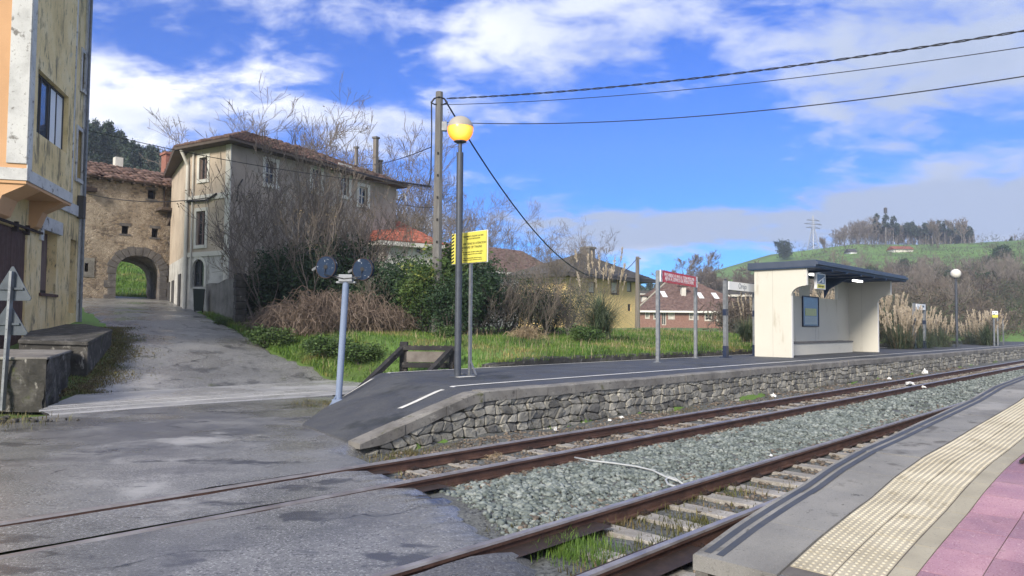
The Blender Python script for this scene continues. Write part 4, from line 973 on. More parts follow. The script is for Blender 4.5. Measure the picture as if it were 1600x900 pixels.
# utility poles and cables
pb_ = atY(682, 470, 28.0); t = thing('utility_pole', 'tall grey pole with cable bracket rising behind the shrubs', 'utility pole', (pb_[0], pb_[1], 1.2), 0)
ptop = atY(686.5, 144, 28.0); hx = ptop[0]-pb_[0]; hz = ptop[2]-1.2
MB().tube([(0, 0, 0), (hx*.5, 0, hz*.5), (hx, 0, hz)], [.21, .18, .15], 8).build('shaft', 'polecon', t)
b = MB()
for k in range(7): b.box(hx*.5*0-.03+hx*(k*.09+.2), .03+hx*(k*.09+.2), -.215+.05*(k*.09), -.19+.05*(k*.09), hz*(.2+k*.09), hz*(.2+k*.09)+.09)
b.build('step_holes', 'dark', t)
br = MB(); cz = hz-.42
br.tube([(hx-.32, 0, cz), (hx-.2, 0, cz+.16), (hx, -.16, cz+.17), (hx+.2, 0, cz+.16), (hx+.32, 0, cz)], .035, 8); br.tube([(hx-.32, 0, cz), (hx-.18, -.1, cz-.10), (hx+.18, -.1, cz-.10), (hx+.32, 0, cz)], .03, 8); br.build('crown_bracket', 'cable', t)
bx = MB(); bx.box(hx+.12, hx+.32, -.1, .1, hz-1.55, hz-1.2); bx.tube([(hx+.27, 0, hz-1.55), (hx+.30, 0, hz-1.75), (hx+.22, 0, hz-1.8)], .012, 6); bx.build('junction_box', 'galv', t)
MB().tube([(hx-.30, -.05, cz), (hx-.26, -.2, cz-1.2), (hx-.27, -.2, cz-2.9), (hx-.36, -.15, cz-3.4)], .028, 6).build('riser_cable', 'cable', t)
def sag(a, c, d, n=28): return [tuple(np.array(a)*(1-k/n)+np.array(c)*(k/n)-np.array([0, 0, d*4*(k/n)*(1-k/n)])) for k in range(n+1)]
def wire(label, a, c, d, r, twist=False, n=28):
    b = MB(); pts = sag(a, c, d, n)
    if twist:
        pts = sag(a, c, d, 120)
        for ph in (0, 3.14):
            b.tube([(x+.0, y+.022*math.cos(k*1.1+ph), z+.022*math.sin(k*1.1+ph)) for k, (x, y, z) in enumerate(pts)], r*.75, 5)
    else: b.tube(pts, r, 6)
    return tag(b.build('overhead_cable', 'cable'), label, 'cable', 'overhead cables')
PT = lambda dz, dx=0.: (ptop[0]+dx, 28.0, ptop[2]+dz)
fr = lambda px, py, Y: tuple(atY(px, py, Y))
wire('thick twisted topmost cable running right from the pole top', PT(-.25, .3), fr(1740, 24, 17), .35, .022, True)
wire('thin middle cable running right from the pole top', PT(-.5, .2), fr(1740, 52, 17), .35, .012)
wire('lowest of the three cables running right, from the pole junction box', PT(-1.2, .2), fr(1740, 96, 17), .55, .016)
p2 = atY(996, 480, 72)
wire('cable dropping right from the pole top to the distant timber pole', PT(-.35, .25), (p2[0], 72, atY(996, 402.5, 72)[2]), 4.2, .035)
hw_ = fr(500, 246, 40)
wire('thick cable running left from the pole to the old house roof', PT(-3.75, -.3), hw_, .25, .028, True)
wire('thin level cable running left from the pole past the old house to the yellow building', PT(-3.8, -.3), fr(128, 201, 26.5), .28, .014)
wire('thin cable slanting down left from the pole to the tree tops', PT(-2.2, -.3), fr(560, 256, 60), .3, .02)
wire('thin guy wire slanting from the pole down to the shrubs', PT(-4.6, -.1), fr(634, 320, 33), .05, .014)
t = thing('utility_pole', 'distant slim timber pole standing between the ochre house and brick house', 'utility pole', (p2[0], 72, 1.2), 0)
MB().tube([(0, 0, 0), (0, 0, atY(996, 401, 72)[2]-1.2)], [.26, .19], 8).build('shaft', 'polewood', t); zz = atY(996, 403, 72)[2]-1.2
MB().box(-.1, .35, -.06, .06, zz-.12, zz).build('arm', 'polewood', t)

# wheelie bin
gq_ = hit(322, 487); q = atY(310.5, 477, gq_[1]-.9); q[2] = T(q[0], q[1]); t = thing('wheelie_bin', 'dark green wheelie bin against the old house corner', 'bin', tuple(q), R(20)); wd = 16/FPX*q[1]*.5; hh = 37/FPX*q[1]
b = MB()
lo, hi = wd*.8, wd
pts0 = [b.v((x*lo, y*lo, .06)) for x, y in ((-1, -1), (1, -1), (1, 1), (-1, 1))]; pts1 = [b.v((x*hi, y*hi, hh-.1)) for x, y in ((-1, -1), (1, -1), (1, 1), (-1, 1))]
for k in range(4): b.F.append([pts0[k], pts0[(k+1) % 4], pts1[(k+1) % 4], pts1[k]])
b.F.append(pts0[::-1]); b.F.append(pts1); b.build('body', 'bin', t)
MB().box(-hi*1.06, hi*1.06, -hi*1.08, hi*1.05, hh-.1, hh-.02).build('lid', 'bin', t, bevel=.02)
for sg in (-1, 1): MB().tube([(sg*lo*.9-.03, lo, .08), (sg*lo*.9+.03, lo, .08)], .09, 12).build('wheel', 'iron', t)

# loading blocks and low wall by the street
q0 = at(70, 637, 0.0); q1 = at(111, 549, .95)
d = np.array([q1[0]-q0[0], q1[1]-q0[1]]); Ld = float(np.hypot(*d)); fa = math.atan2(d[1], d[0])
F1 = Frame((q0[0], q0[1], 0), fa)          # x runs away along the right face, y to the left
t = tag(None or thing('stone_block', 'low dark mossy concrete loading block behind the road sign', 'loading block', tuple(F1.o), fa), 'low dark mossy concrete loading block behind the road sign', 'loading block')
zt1 = .96
bd = lambda x, y: F1.ex[:2]*x+np.array([-1., .10])*y          # x along the right face, y to the left along the front
def lw(x, y, z):
    q = bd(x, y); return (float(q@F1.ex[:2]), float(q@F1.ey[:2]), z)
b = MB()
b.grid(lambda u, v: lw(Ld*v, .05*math.sin(v*13+u*4)+.03*math.sin(v*37+u*11)+rnd.uniform(-.015, .015), -.1+(zt1+.1)*u), 10, 30)
b.grid(lambda u, v: lw(.05*math.sin(v*17+u*5)+.03*math.sin(v*51+u*9)+rnd.uniform(-.015, .015), 7*v, -.1+(zt1+.1)*u), 10, 40)
b.poly([lw(Ld, 0, -.1), lw(Ld, 7, -.1), lw(Ld, 7, zt1), lw(Ld, 0, zt1)])
b.build('block', 'mossconc', t)
MB().prism([lw(-.02, -.02, zt1-.03), lw(Ld, -.02, zt1-.03), lw(Ld, 7, zt1-.03), lw(-.02, 7, zt1-.03)], (0, 0, .06)).build('top_slab', 'concrete', t, bevel=.02)
# second, farther slab: pixel outline (near-left, near-right, far-right, far-left) on one level
o = [atY(28, 531, 18.2), atY(138, 534, 18.4), atY(176, 514.5, 22.0), atY(134, 506, 24.8), atY(60, 507, 24.8)]
cx = np.mean([q[:2] for q in o], 0)
t = thing('loading_slab', 'wide low concrete slab at the foot of the yellow wall, grass at its edge', 'loading slab', (cx[0], cx[1], 0), 0)
MB().prism([(q[0]-cx[0], q[1]-cx[1], q[2]-.10) for q in o], (0, 0, .10)).build('top_slab', 'mossconc', t, bevel=.02)
b = MB(); lo = [b.v(((q[0]-cx[0])*.98, (q[1]-cx[1])*.98, -.2)) for q in o]; hi = [b.v(((q[0]-cx[0])*.98, (q[1]-cx[1])*.98, q[2]-.09)) for q in o]
for k in range(5): b.F.append([lo[k], lo[(k+1) % 5], hi[(k+1) % 5], hi[k]])
b.build('base', 'mossconc', t)

# ================================================================== yellow building (left)
c0 = atY(121, 495, 26.0); FY = Frame((c0[0], c0[1], 0), math.atan2(-.9615, .275))
zg = T(c0[0], c0[1]); print('yellow corner', c0, zg)
t = FY.root('yellow_building', 'old stained yellow house with orange end and overhanging bay, left of the street', 'building')
xc, zb0 = FY.hy(41, 279, .9); xb, zb1 = FY.hy(111, 319, .9); zb = (zb0+zb1)/2; print('bay', xc, xb, zb0, zb1)
ZT = 14.8; XN = xc
hol = [FY.rect(64, 362, 88, 459, 0), FY.rect(108.5, 374, 117.5, 489, 0)]
hol = [list(h) for h in hol]
wfar1 = list(FY.rect(119, 204, 128, 281, 0)); wfar2 = list(FY.rect(127, 84, 135, 143, 0))
wfar1[2] = max(wfar1[2], zb+.9)
hol += [wfar1, wfar2]
gate = FY.rect(-24, 350, 41, 505, 0)
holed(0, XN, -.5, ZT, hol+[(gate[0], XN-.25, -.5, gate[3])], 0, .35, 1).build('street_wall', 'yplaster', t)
b = MB()
b.poly([(XN, 0, -.5), (XN, -9, -.5), (XN, -9, ZT), (XN, 0, ZT)]); b.poly([(XN-.004, 0, zb), (XN-.004, .9, zb), (XN-.004, .9, ZT), (XN-.004, 0, ZT)])
b.build('railway_wall', 'orange', t)
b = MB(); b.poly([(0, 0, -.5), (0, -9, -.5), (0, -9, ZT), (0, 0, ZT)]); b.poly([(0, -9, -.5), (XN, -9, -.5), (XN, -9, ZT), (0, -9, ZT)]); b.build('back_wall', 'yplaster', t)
# bay
bw = list(FY.rect(58, 128, 107, 224, .9))
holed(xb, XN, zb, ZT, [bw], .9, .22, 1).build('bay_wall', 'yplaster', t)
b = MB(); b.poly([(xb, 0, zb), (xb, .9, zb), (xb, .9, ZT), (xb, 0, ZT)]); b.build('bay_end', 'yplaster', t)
b = MB(); b.box(xb-.04, XN+.03, .02, .93, zb-.02, zb+.30); b.build('bay_beam', 'trim', t, bevel=.01)
b = MB(); b.box(XN-.01, XN+.035, -9, .0, zb-.02, zb+.42); b.box(XN-.01, XN+.036, .44, .905, zb+.42, ZT); b.box(XN-.30, XN-.0, .895, .925, zb+.30, ZT); b.build('corner_trim', 'trim', t, bevel=.006)
b = MB(); b.box(xb-.05, xb+.06, -.0, .915, zb+.3, ZT); b.build('bay_end_trim', 'trim', t)
b = MB(); b.prism([(xb+.25, .0, zb-.02), (xb+.25, .88, zb-.02), (xb+.25, .88, zb-.12), (xb+.25, .35, zb-.42), (xb+.25, .2, zb-.85), (xb+.25, 0, zb-.95)], (.45, 0, 0))
b.prism([(XN-1.1, .0, zb-.02), (XN-1.1, .88, zb-.02), (XN-1.1, .88, zb-.12), (XN-1.1, .35, zb-.42), (XN-1.1, .2, zb-.85), (XN-1.1, 0, zb-.95)], (1.05, 0, 0))
b.box(xb, XN, .0, .9, zb-.10, zb-.022); b.build('bay_soffit', 'orange', t)
window(t, bw, .9, 1, .16, 4, 1, 'slate', 'skyglass', .07, None)
MB().box(bw[0]+.08, bw[0]+(bw[1]-bw[0])*.42, .744, .75, bw[2]+.08, bw[3]-.08).build('pane_reflection', 'signwhite', t)  # opaque white panel over the glass, sky reflection put in as colour
# string course and ground-floor openings
zc = FY.hy(118, 330, 0)[1]
b = MB(); b.box(-.05, XN, .003, .07, zc-.18, zc+.20); b.build('string_course', 'trim', t)
b = MB(); b.box(-.02, .22, .004, .05, 3.2, ZT); b.box(-.025, .20, .003, .06, .3, 3.2); b.build('corner_pilaster', 'trim', t)
h = hol[0]; b = MB(); b.box(h[0]-.25, h[1]+.25, .004, .09, h[3], h[3]+.42); b.box(h[1]+.02, h[1]+.28, .004, .07, h[3]-.35, h[3]); b.build('door_lintel', 'trim', t)
d_ = MB().box(h[0], h[1], -.34, -.28, h[2], h[3]).build('door', 'doorwood', t); q = MB()
w_ = (h[1]-h[0]); q.box(h[0]+w_*.48, h[0]+w_*.53, -.28, -.265, h[2], h[3]); q.box(h[0]+.05, h[1]-.05, -.28, -.262, h[2]+.02, h[2]+.12); q.build('door_gap', 'dark', d_)
MB().box(h[0]-.12, h[1]+.1, -.05, .06, h[2]-.09, h[2]).build('door_sill', 'wood', t)
h = hol[1]; MB().box(h[0], h[1], -.34, -.30, h[2]-.6, h[3]).build('doorway_back', 'doorwood', t)
g_ = MB()
x = gate[0]
while x < XN-.27:
    e = min(x+.17, XN-.26); g_.box(x+.004, e-.004, -.10, -.06+.008*((int(x*10)) % 2), .5, gate[3]-.02); x = e
gt = g_.build('gate', 'wood', t); b = MB(); b.bar((gate[0]-1.0, .07, gate[3]+.06), (XN, .07, gate[3]+.06), .05, .07)
for x in (gate[0]+.15, gate[0]+1.0): b.box(x-.05, x+.05, -.05, .09, gate[3]-.12, gate[3]+.16)
b.build('gate_track', 'iron', gt)
for wf in (wfar1, wfar2):
    window(t, wf, 0, 1, .2, 2, 1, 'doorwood', 'glass', .06, 'trim', .13, .05)
b = MB(); b.tube([(.10, .12, .4), (.10, .12, zb+.3), (.10, .14, ZT)], .05, 8); b.build('downpipe', 'galv', t)
MB().box(.25, .55, .02, .22, zb+.05, zb+.85).build('meter_box', 'slate', t)
# roof above
A_ = [(-.7, 1.5, ZT), (XN+.6, 1.5, ZT), (XN-3, -4.5, ZT+1.8), (3.0, -4.5, ZT+1.8)]
tiled(*A_, 'tile', 'roof', t, seed=3); tiled((XN+.6, 1.5, ZT), (XN+.6, -10, ZT), (XN-3, -4.6, ZT+1.8), (XN-3, -4.5, ZT+1.8), 'tile', 'roof', t, seed=4)
tiled((-.7, -10, ZT), (-.7, 1.5, ZT), (3, -4.5, ZT+1.8), (3, -4.6, ZT+1.8), 'tile', 'roof', t, seed=5)
MB().box(-.65, XN+.55, -9.9, 1.45, ZT-.10, ZT-.01).build('eaves', 'soffit', t)

# ================================================================== arch house
a0 = atY(212, 465, 42.0); FA = Frame((a0[0], a0[1], 0), math.atan2(.72, .69)); zga = T(a0[0], a0[1]); print('arch', a0, zga)
t = FA.root('arch_house', 'old rubble stone house with a dark arched passage through it', 'building')
xl = FA.hy(180, 462, 0)[0]; xr = FA.hy(248, 465, 0)[0]; zcr = FA.hy(213, 399, 0)[1]; zsp = FA.hy(183, 428, 0)[1]
x0 = FA.hy(60, 400, 0)[0]; x1 = FA.hy(282, 400, 0)[0]; ze = FA.hy(200, 281, 0)[1]; print('arch dims', xl, xr, zcr, zsp, x0, x1, ze)
cxm = (xl+xr)/2; hwid = (xr-xl)/2; hr = zcr-zsp
def arch_z(x, k=0.): 
    u = min(1, abs((x-cxm)/(hwid+k))); return zsp+(hr+k)*(1-u**2.2)**(1/2.2)
holes = [FA.rect(*q, 0) for q in ((231, 297, 243, 311), (190, 353, 201, 365.5), (237, 357, 247, 371), (132, 411, 138, 424.5))]
gzb = zga-.6
xs = list(np.linspace(xl, xr, 29))
b = holed(x0, x1, zcr, ze, [h for h in holes if h[2] > zcr], 0, .45, -1)
lowh = [h for h in holes if h[2] <= zcr]
l2 = holed(x0, xl, gzb, zcr, lowh, 0, .45, -1); r2 = holed(xr, x1, gzb, zcr, [], 0, .45, -1)
for q in (l2, r2):
    o_ = len(b.V); b.V += q.V; b.F += [[k+o_ for k in f] for f in q.F]
for i in range(len(xs)-1): b.poly([(xs[i], 0, arch_z(xs[i])), (xs[i+1], 0, arch_z(xs[i+1])), (xs[i+1], 0, zcr), (xs[i], 0, zcr)])
b.build('front_wall', 'masonry', t)
D_ = 5.2; xrf = FA.hy(229, 440, D_)[0]; fx = lambda x: xl+(x-xl)*(xrf-xl)/(xr-xl)      # the passage widens towards its far end
b = MB()
for i in range(len(xs)-1): b.poly([(xs[i], 0, arch_z(xs[i])), (fx(xs[i]), D_, arch_z(xs[i])), (fx(xs[i+1]), D_, arch_z(xs[i+1])), (xs[i+1], 0, arch_z(xs[i+1]))])
for x in (xl, xr): b.poly([(x, 0, gzb), (fx(x), D_, gzb), (fx(x), D_, arch_z(x)), (x, 0, arch_z(x))])
for q in (holed(x0, xl, gzb, ze, [], D_, .1, 1), holed(xrf, max(x1, xrf+.5), gzb, ze, [], D_, .1, 1), holed(xl, xrf, zcr, ze, [], D_, .1, 1)):
    o_ = len(b.V); b.V += q.V; b.F += [[k+o_ for k in f] for f in q.F]
for i in range(len(xs)-1): b.poly([(fx(xs[i]), D_, arch_z(xs[i])), (fx(xs[i+1]), D_, arch_z(xs[i+1])), (fx(xs[i+1]), D_, zcr), (fx(xs[i]), D_, zcr)])
for x in (x0, x1): b.poly([(x, 0, gzb), (x, D_, gzb), (x, D_, ze), (x, 0, ze)])
b.build('passage', 'masonry', t)
# dressed stones round the arch, each block with its joint
b = MB(); n_ = 13; th_ = np.linspace(0, 1, n_+1)
def apt(u, k):
    a = math.pi*(1-u); c, s = math.cos(a), math.sin(a); e = 2/2.2
    return (cxm+(hwid+k)*math.copysign(abs(c)**e, c), zsp+(hr+k)*abs(s)**e)
for i in range(n_):
    u0, u1 = th_[i]+.004, th_[i+1]-.004; q = []
    for u in np.linspace(u0, u1, 4): q.append(apt(u, .0))
    for u in np.linspace(u1, u0, 4): q.append(apt(u, .48+.05*(i % 2)))
    b.prism([(x, -.05, z) for x, z in q], (0, .35, 0))
z = gzb; k = 0
while z < zsp-.05:
    h_ = min(.42, zsp-z)
    for x, sg in ((xl, -1), (xr, 1)):
        w_ = .62 if k % 2 else .42; a, c = sorted((x, x+sg*w_)); b.box(a, c, -.05, .3, z+.008, z+h_-.008)
    z += h_; k += 1
b.build('arch_ring', 'voussoir', t)
for h in holes:
    w_ = MB().box(h[0], h[1], .40, .46, h[2], h[3]).build('window', 'dark', t)
    if h[2] < zcr:
        q = MB(); q.box(h[0]-.3, h[0], -.03, .1, h[2]-.3, h[3]+.3); q.box(h[1], h[1]+.3, -.03, .1, h[2]-.3, h[3]+.3); q.box(h[0], h[1], -.03, .1, h[3], h[3]+.3); q.box(h[0], h[1], -.03, .1, h[2]-.3, h[2]); q.build('surround', 'concrete', w_)
    else:
        q = MB(); q.box(h[0]-.12, h[1]+.12, -.02, .08, h[3], h[3]+.16); q.box(h[0]-.12, h[1]+.12, -.03, .08, h[2]-.1, h[2]); q.build('surround', 'voussoir', w_)
ry = D_/2
tiled((x0, -.45, ze-.1), (x1+.1, -.45, ze-.1), (x1+.1, ry, ze+1.25), (x0, ry, ze+1.25), 'tile', 'roof', t, .26, seed=11, jit=.035)
quadslab((x0, D_+.4, ze-.1), (x1, D_+.4, ze-.1), (x1, ry, ze+1.2), (x0, ry, ze+1.2), .08, 'tile', 'roof', t)
for x in (x0, x1): MB().poly([(x, 0, ze), (x, D_, ze), (x, ry, ze+1.15)]).build('gable', 'masonry', t)
b = MB(); b.box(x0, x1, -.42, .02, ze-.16, ze-.08)
x = x0+.3
while x < x1: b.box(x, x+.1, -.40, 0, ze-.27, ze-.16); x += .6
b.build('rafters', 'soffit', t)
cx_ = FA.hy(184, 262, ry)[0]; MB().box(cx_-.22, cx_+.22, ry-.25, ry+.2, ze+.6, ze+1.75).build('chimney', 'cream', t)
cx_ = FA.hy(266, 255, ry+1)[0]; zt_ = FA.hy(266, 240, ry+1)[1]; c_ = MB(); c_.box(cx_-.42, cx_+.42, ry+.6, ry+1.4, ze, zt_-.15); c_ = c_.build('chimney', 'chimbrick', t); MB().box(cx_-.5, cx_+.5, ry+.52, ry+1.48, zt_-.15, zt_).build('chimney_cap', 'chimbrick', c_)
zl = FA.hy(138, 297, 0)[1]; xq = FA.hy(139, 297, 0)[0]; b = MB(); b.box(xq-.35, xq+.3, -.45, -.05, zl-.1, zl+.12); b.tube([(xq, 0, zl+.02), (xq, -.1, zl+.02)], .04); b.build('wall_lamp', 'iron', t)
# balcony stub and gutter on the right end
zq = FA.hy(256, 327, -.4)[1]; xq = FA.hy(258, 327, -.4)[0]
b = MB(); b.box(xq-.4, x1+.1, -1.0, .05, zq-.10, zq+.05); b.prism([(xq+.3, -.9, zq-.1), (xq+.3, 0, zq-.1), (xq+.3, 0, zq-.9)], (.2, 0, 0)); b.build('side_canopy', 'soffit', t)
xq = FA.hy(256, 300, 0)[0]; MB().tube([(xq, -.1, ze-.3), (xq, -.1, zq)], .05, 6).build('downpipe', 'iron', t)
# cable across its front to the old house
cA = FA.w(FA.hy(134, 303, 0)[0], -.15, FA.hy(134, 303, 0)[1]); 

# ================================================================== old corner house
h0 = atY(356, 470, 35.0); dl = np.array([.5017, .865]); FH = Frame((h0[0], h0[1], 0), math.atan2(dl[1], dl[0])); zgh = T(h0[0], h0[1]); print('house', h0, zgh)
# local x along the long garden face (away), y to the left: chamfer front lies in plane x=0 for y in 0..yc
t = FH.root('corner_house', 'old brown rendered three-storey house behind bare shrubs, tiled hip roof', 'building')
XL = FH.hy(617, 400, 0)[0]; ZE = FH.hx(355, 222, 0)[1]; yc, _ = FH.hx(290, 400, 0); print('house', XL, ZE, yc)
# street face from (0,yc) to a point at px 262
F3 = atY(263, 470, 43.0)-FH.o; sx_, sy_ = float(F3@FH.ex), float(F3@FH.ey)
gb = -.6+zgh
long_h = [list(FH.rect(*q, 0)) for q in ((415, 253, 431, 288), (532, 262, 545, 306), (561, 292, 574, 320), (488, 262, 501, 300))]
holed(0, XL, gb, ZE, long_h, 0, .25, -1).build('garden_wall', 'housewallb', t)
for k, h in enumerate(long_h): window(t, h, 0, -1, .14, 2, 2, 'cream', 'glass', .08, 'cream', .2, .04)
# front: build in a sub-frame (local 2D: u along -? ) using a rotated helper mesh
def frontmap(x, y, z): return (y, x, z)     # plane x=0 : wall coordinates (u=y_local, depth=y)
def remap(b):
    b.V = [(-0.0+v[1], v[0], v[2]) for v in b.V]; return b
def FR(px0, py0, px1, py1):
    a = FH.hx(px0, (py0+py1)/2, 0)[0]; c = FH.hx(px1, (py0+py1)/2, 0)[0]; zt = FH.hx((px0+px1)/2, py0, 0)[1]; zb = FH.hx((px0+px1)/2, py1, 0)[1]
    return [min(a, c), max(a, c), zb, zt]
zband = FH.hx(320, 397, 0)[1]
fh = [FR(312, 246, 324.5, 280.5), FR(307, 330, 321, 383)]
low = FR(301, 405, 319.5, 448)
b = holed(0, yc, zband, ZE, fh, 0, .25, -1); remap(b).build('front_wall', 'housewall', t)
b = holed(0, yc, gb, zband, [low], 0, .25, -1); remap(b).build('front_base', 'baseplaster', t)
# windows on the front: an Empty-free approach, remapped meshes
def fwindow(r, nx, nz, sw=.17, arch=False):
    x0, x1, z0, z1 = r; f = MB(); fw_ = .07
    for a, c in ((x0, x0+fw_), (x1-fw_, x1)): f.box(a, c, .11, .17, z0, z1)
    for a, c in ((z0, z0+fw_), (z1-fw_, z1)): f.box(x0+fw_, x1-fw_, .11, .17, a, c)
    for i in range(1, nx): x = x0+(x1-x0)*i/nx; f.box(x-.05, x+.05, .105, .175, z0+fw_, z1-fw_)
    for i in range(1, nz): z = z0+(z1-z0)*i/nz; f.box(x0+fw_, x1-fw_, .12, .165, z-.02, z+.02)
    w = remap(f).build('window', 'doorwood' if not arch else 'slate', t)
    remap(MB().box(x0, x1, .15, .16, z0, z1)).build('pane', 'glass', w)
    q = MB(); ya, yb = -.04, -.002
    if not arch:
        q.box(x0-sw, x0, ya, yb, z0-sw, z1+sw); q.box(x1, x1+sw, ya, yb, z0-sw, z1+sw); q.box(x0, x1, ya, yb, z1, z1+sw); q.box(x0, x1, ya-.04, yb, z0-sw, z0)
    else:
        c_ = (x0+x1)/2; r_ = (x1-x0)/2; zc_ = z1-r_; pr = []
        for k in range(15):
            a = math.pi*k/14; pr.append((c_-r_*math.cos(a), zc_+r_*math.sin(a), c_-(r_+sw)*math.cos(a), zc_+(r_+sw)*math.sin(a)))
        for k in range(14):
            a, d = pr[k], pr[k+1]; q.prism([(a[0], yb, a[1]), (a[2], yb, a[3]), (d[2], yb, d[3]), (d[0], yb, d[1])], (0, ya-yb, 0))
            # plaster spandrel closing the square hole above the arch
            q.prism([(a[0], .1, a[1]), (d[0], .1, d[1]), (d[0], .1, z1+.001), (a[0], .1, z1+.001)], (0, -.104, 0))
        q.box(x0-sw, x0, ya, yb, z0, zc_); q.box(x1, x1+sw, ya, yb, z0, zc_)
    remap(q).build('surround', 'cream', w)
fwindow(fh[0], 2, 1); fwindow(fh[1], 2, 3); fwindow(low, 2, 2, .16, True)
b = MB(); zb2 = FH.hx(320, 309, 0)[1]
b.box(-.05, yc+.05, -.08, -.003, zb2-.14, zb2+.14); b.box(-.03, yc+.03, -.06, -.003, zband-.12, zband+.12); b.box(-.02, .34, -.06, -.003, gb, ZE)
remap(b).build('front_bands', 'cream', t)
# street side and the hidden sides
def sidewall(pa, pb, z0, z1, name, m):
    MB().poly([(pa[0], pa[1], z0), (pb[0], pb[1], z0), (pb[0], pb[1], z1), (pa[0], pa[1], z1)]).build(name, m, t)
sidewall((0, yc), (sx_, sy_), zband, ZE, 'street_wall', 'housewall'); sidewall((0, yc), (sx_, sy_), gb, zband, 'street_base', 'baseplaster')
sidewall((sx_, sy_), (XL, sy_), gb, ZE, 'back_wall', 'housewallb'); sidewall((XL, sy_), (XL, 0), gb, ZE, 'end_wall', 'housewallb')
dv = np.array([sx_, sy_-yc]); dv /= np.linalg.norm(dv); nv = np.array([-dv[1], dv[0]]); nv = nv if nv[0] < 0 else -nv
for k, (d0, z0, z1) in enumerate(((1.6, gb, gb+2.9), (4.6, gb, gb+2.7), (6.6, gb, gb+2.7))):
    p0 = np.array([0, yc])+dv*d0+nv*.02; p1 = p0+dv*1.0
    MB().prism([(*p0, z0), (*p1, z0), (*p1, z1), (*p0, z1)], (nv[0]*.03, nv[1]*.03, 0)).build('street_door', 'slate', t)
# downpipes at the corner between front and street side
b = MB(); b.tube([(-.10, yc-.12, gb), (-.10, yc-.12, ZE-.9), (-.5, yc-.1, ZE-.15)], .085, 8); b.tube([(-.10, yc-.55, gb+2), (-.10, yc-.55, zb2+2.4)], .04, 6); b.build('downpipe', 'cream', t)
b = MB(); b.tube([(-.12, .9, zb2+.1), (-.14, yc*.5, zb2-.18), (-.12, yc, zb2-.1)], .05, 6); b.tube([(.3, -.1, zb2-.3), (.35, -.12, ZE-2.2), (.6, -.12, ZE-1.8)], .035, 6); b.build('wall_cables', 'cable', t)
# hip roof following the outline with wide eaves
ov = .62
E_ = [(-ov, -ov), (XL+ov*.7, -ov), (XL+ov*.7, sy_+ov), (sx_-.25, sy_+.4), (-ov, yc+.25)]
rz = ZE+2.1; cy_ = sy_*.45; R0 = (4.5, cy_, rz); R1 = (XL-3.5, cy_, rz)
ez = ZE+.02
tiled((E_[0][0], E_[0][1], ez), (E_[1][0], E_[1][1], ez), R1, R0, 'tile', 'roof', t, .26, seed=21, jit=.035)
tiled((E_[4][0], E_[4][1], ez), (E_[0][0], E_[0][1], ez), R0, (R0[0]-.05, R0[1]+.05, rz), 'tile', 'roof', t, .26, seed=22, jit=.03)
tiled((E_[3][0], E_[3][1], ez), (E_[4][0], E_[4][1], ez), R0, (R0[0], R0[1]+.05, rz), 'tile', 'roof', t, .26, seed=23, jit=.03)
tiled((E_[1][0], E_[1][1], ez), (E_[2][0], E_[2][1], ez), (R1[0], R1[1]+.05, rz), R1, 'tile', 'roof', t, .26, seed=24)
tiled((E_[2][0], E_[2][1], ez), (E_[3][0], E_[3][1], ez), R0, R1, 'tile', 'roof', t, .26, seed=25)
b = MB(); b.prism([(x, y, ez-.16) for x, y in E_], (0, 0, .13)); b.build('eaves', 'soffit', t)
for px, ptop_, w_, yl in ((557, 229, .17, 2.2), (587.5, 214, .27, 2.6), (594.5, 250, .2, 2.6)):
    xx, zt_ = FH.hy(px, ptop_, yl); MB().box(xx-w_/2, xx+w_/2, yl-w_/2, yl+w_/2, ZE, zt_-.12).build('chimney', 'polewood', t, bevel=.01)
    MB().box(xx-w_*.72, xx+w_*.72, yl-w_*.72, yl+w_*.72, zt_-.12, zt_).build('chimney_cap', 'polecon', t)
xx, zz = FH.hy(615, 302, -.4); b = MB(); b.tube([(XL, -.05, zz), (XL+.3, -.5, zz+.1), (XL+.45, -.5, zz-.35)], .04, 6); b.box(XL-.05, XL+.1, -.1, .0, zz-.2, zz+.3); b.build('gutter_end', 'cream', t)

# cable sagging across the arch house to the old house front
hA = FH.w(-.3, 0.4, zb2+.1); wire('dark cable sagging across the arch house front to the old corner house', tuple(cA), tuple(FH.w(-.15, yc*.3, zb2-.05)), .35, .022)

# garden wall with pillar
g0, g1 = hit(322, 487), hit(371, 507); g1[2] = T(g1[0], g1[1]); dw = g1[:2]-g0[:2]; Lw = float(np.hypot(*dw)); FG = Frame((g0[0], g0[1], 0), math.atan2(dw[1], dw[0]))
t = FG.root('garden_wall', 'grey stained garden wall with a broken pillar at its road end', 'wall')
zt_ = FG.hy(345, 440, 0)[1]; z0 = min(g0[2], g1[2])-.4
b = MB(); b.grid(lambda u, v: ((Lw-.1)*u-.3, .03*math.sin(u*7+v*5), z0+(zt_+.05*math.sin(u*11)-z0)*v), 14, 8); b.grid(lambda u, v: ((Lw-.1)*u-.3, .28*v, zt_+.05*math.sin(u*11)), 14, 2); b.poly([(-.3, 0, z0), (-.3, .28, z0), (-.3, .28, zt_), (-.3, 0, zt_)]); b.grid(lambda u, v: ((Lw-.1)*u-.3, .28, z0+(zt_+.05*math.sin(u*11)-z0)*v), 14, 2); b.build('panel', 'concrete', t)
zp_ = FG.hy(368, 431, 0)[1]; b = MB(); rr = random.Random(4); z = z0
while z < zp_:
    h_ = rr.uniform(.22, .34); b.box(Lw-.42+rr.uniform(-.03, .03), Lw+.05+rr.uniform(-.03, .03), -.10+rr.uniform(-.03, .02), .32, z, z+h_-.012); z += h_
b.build('pillar', 'mossconc', t, bevel=.025)

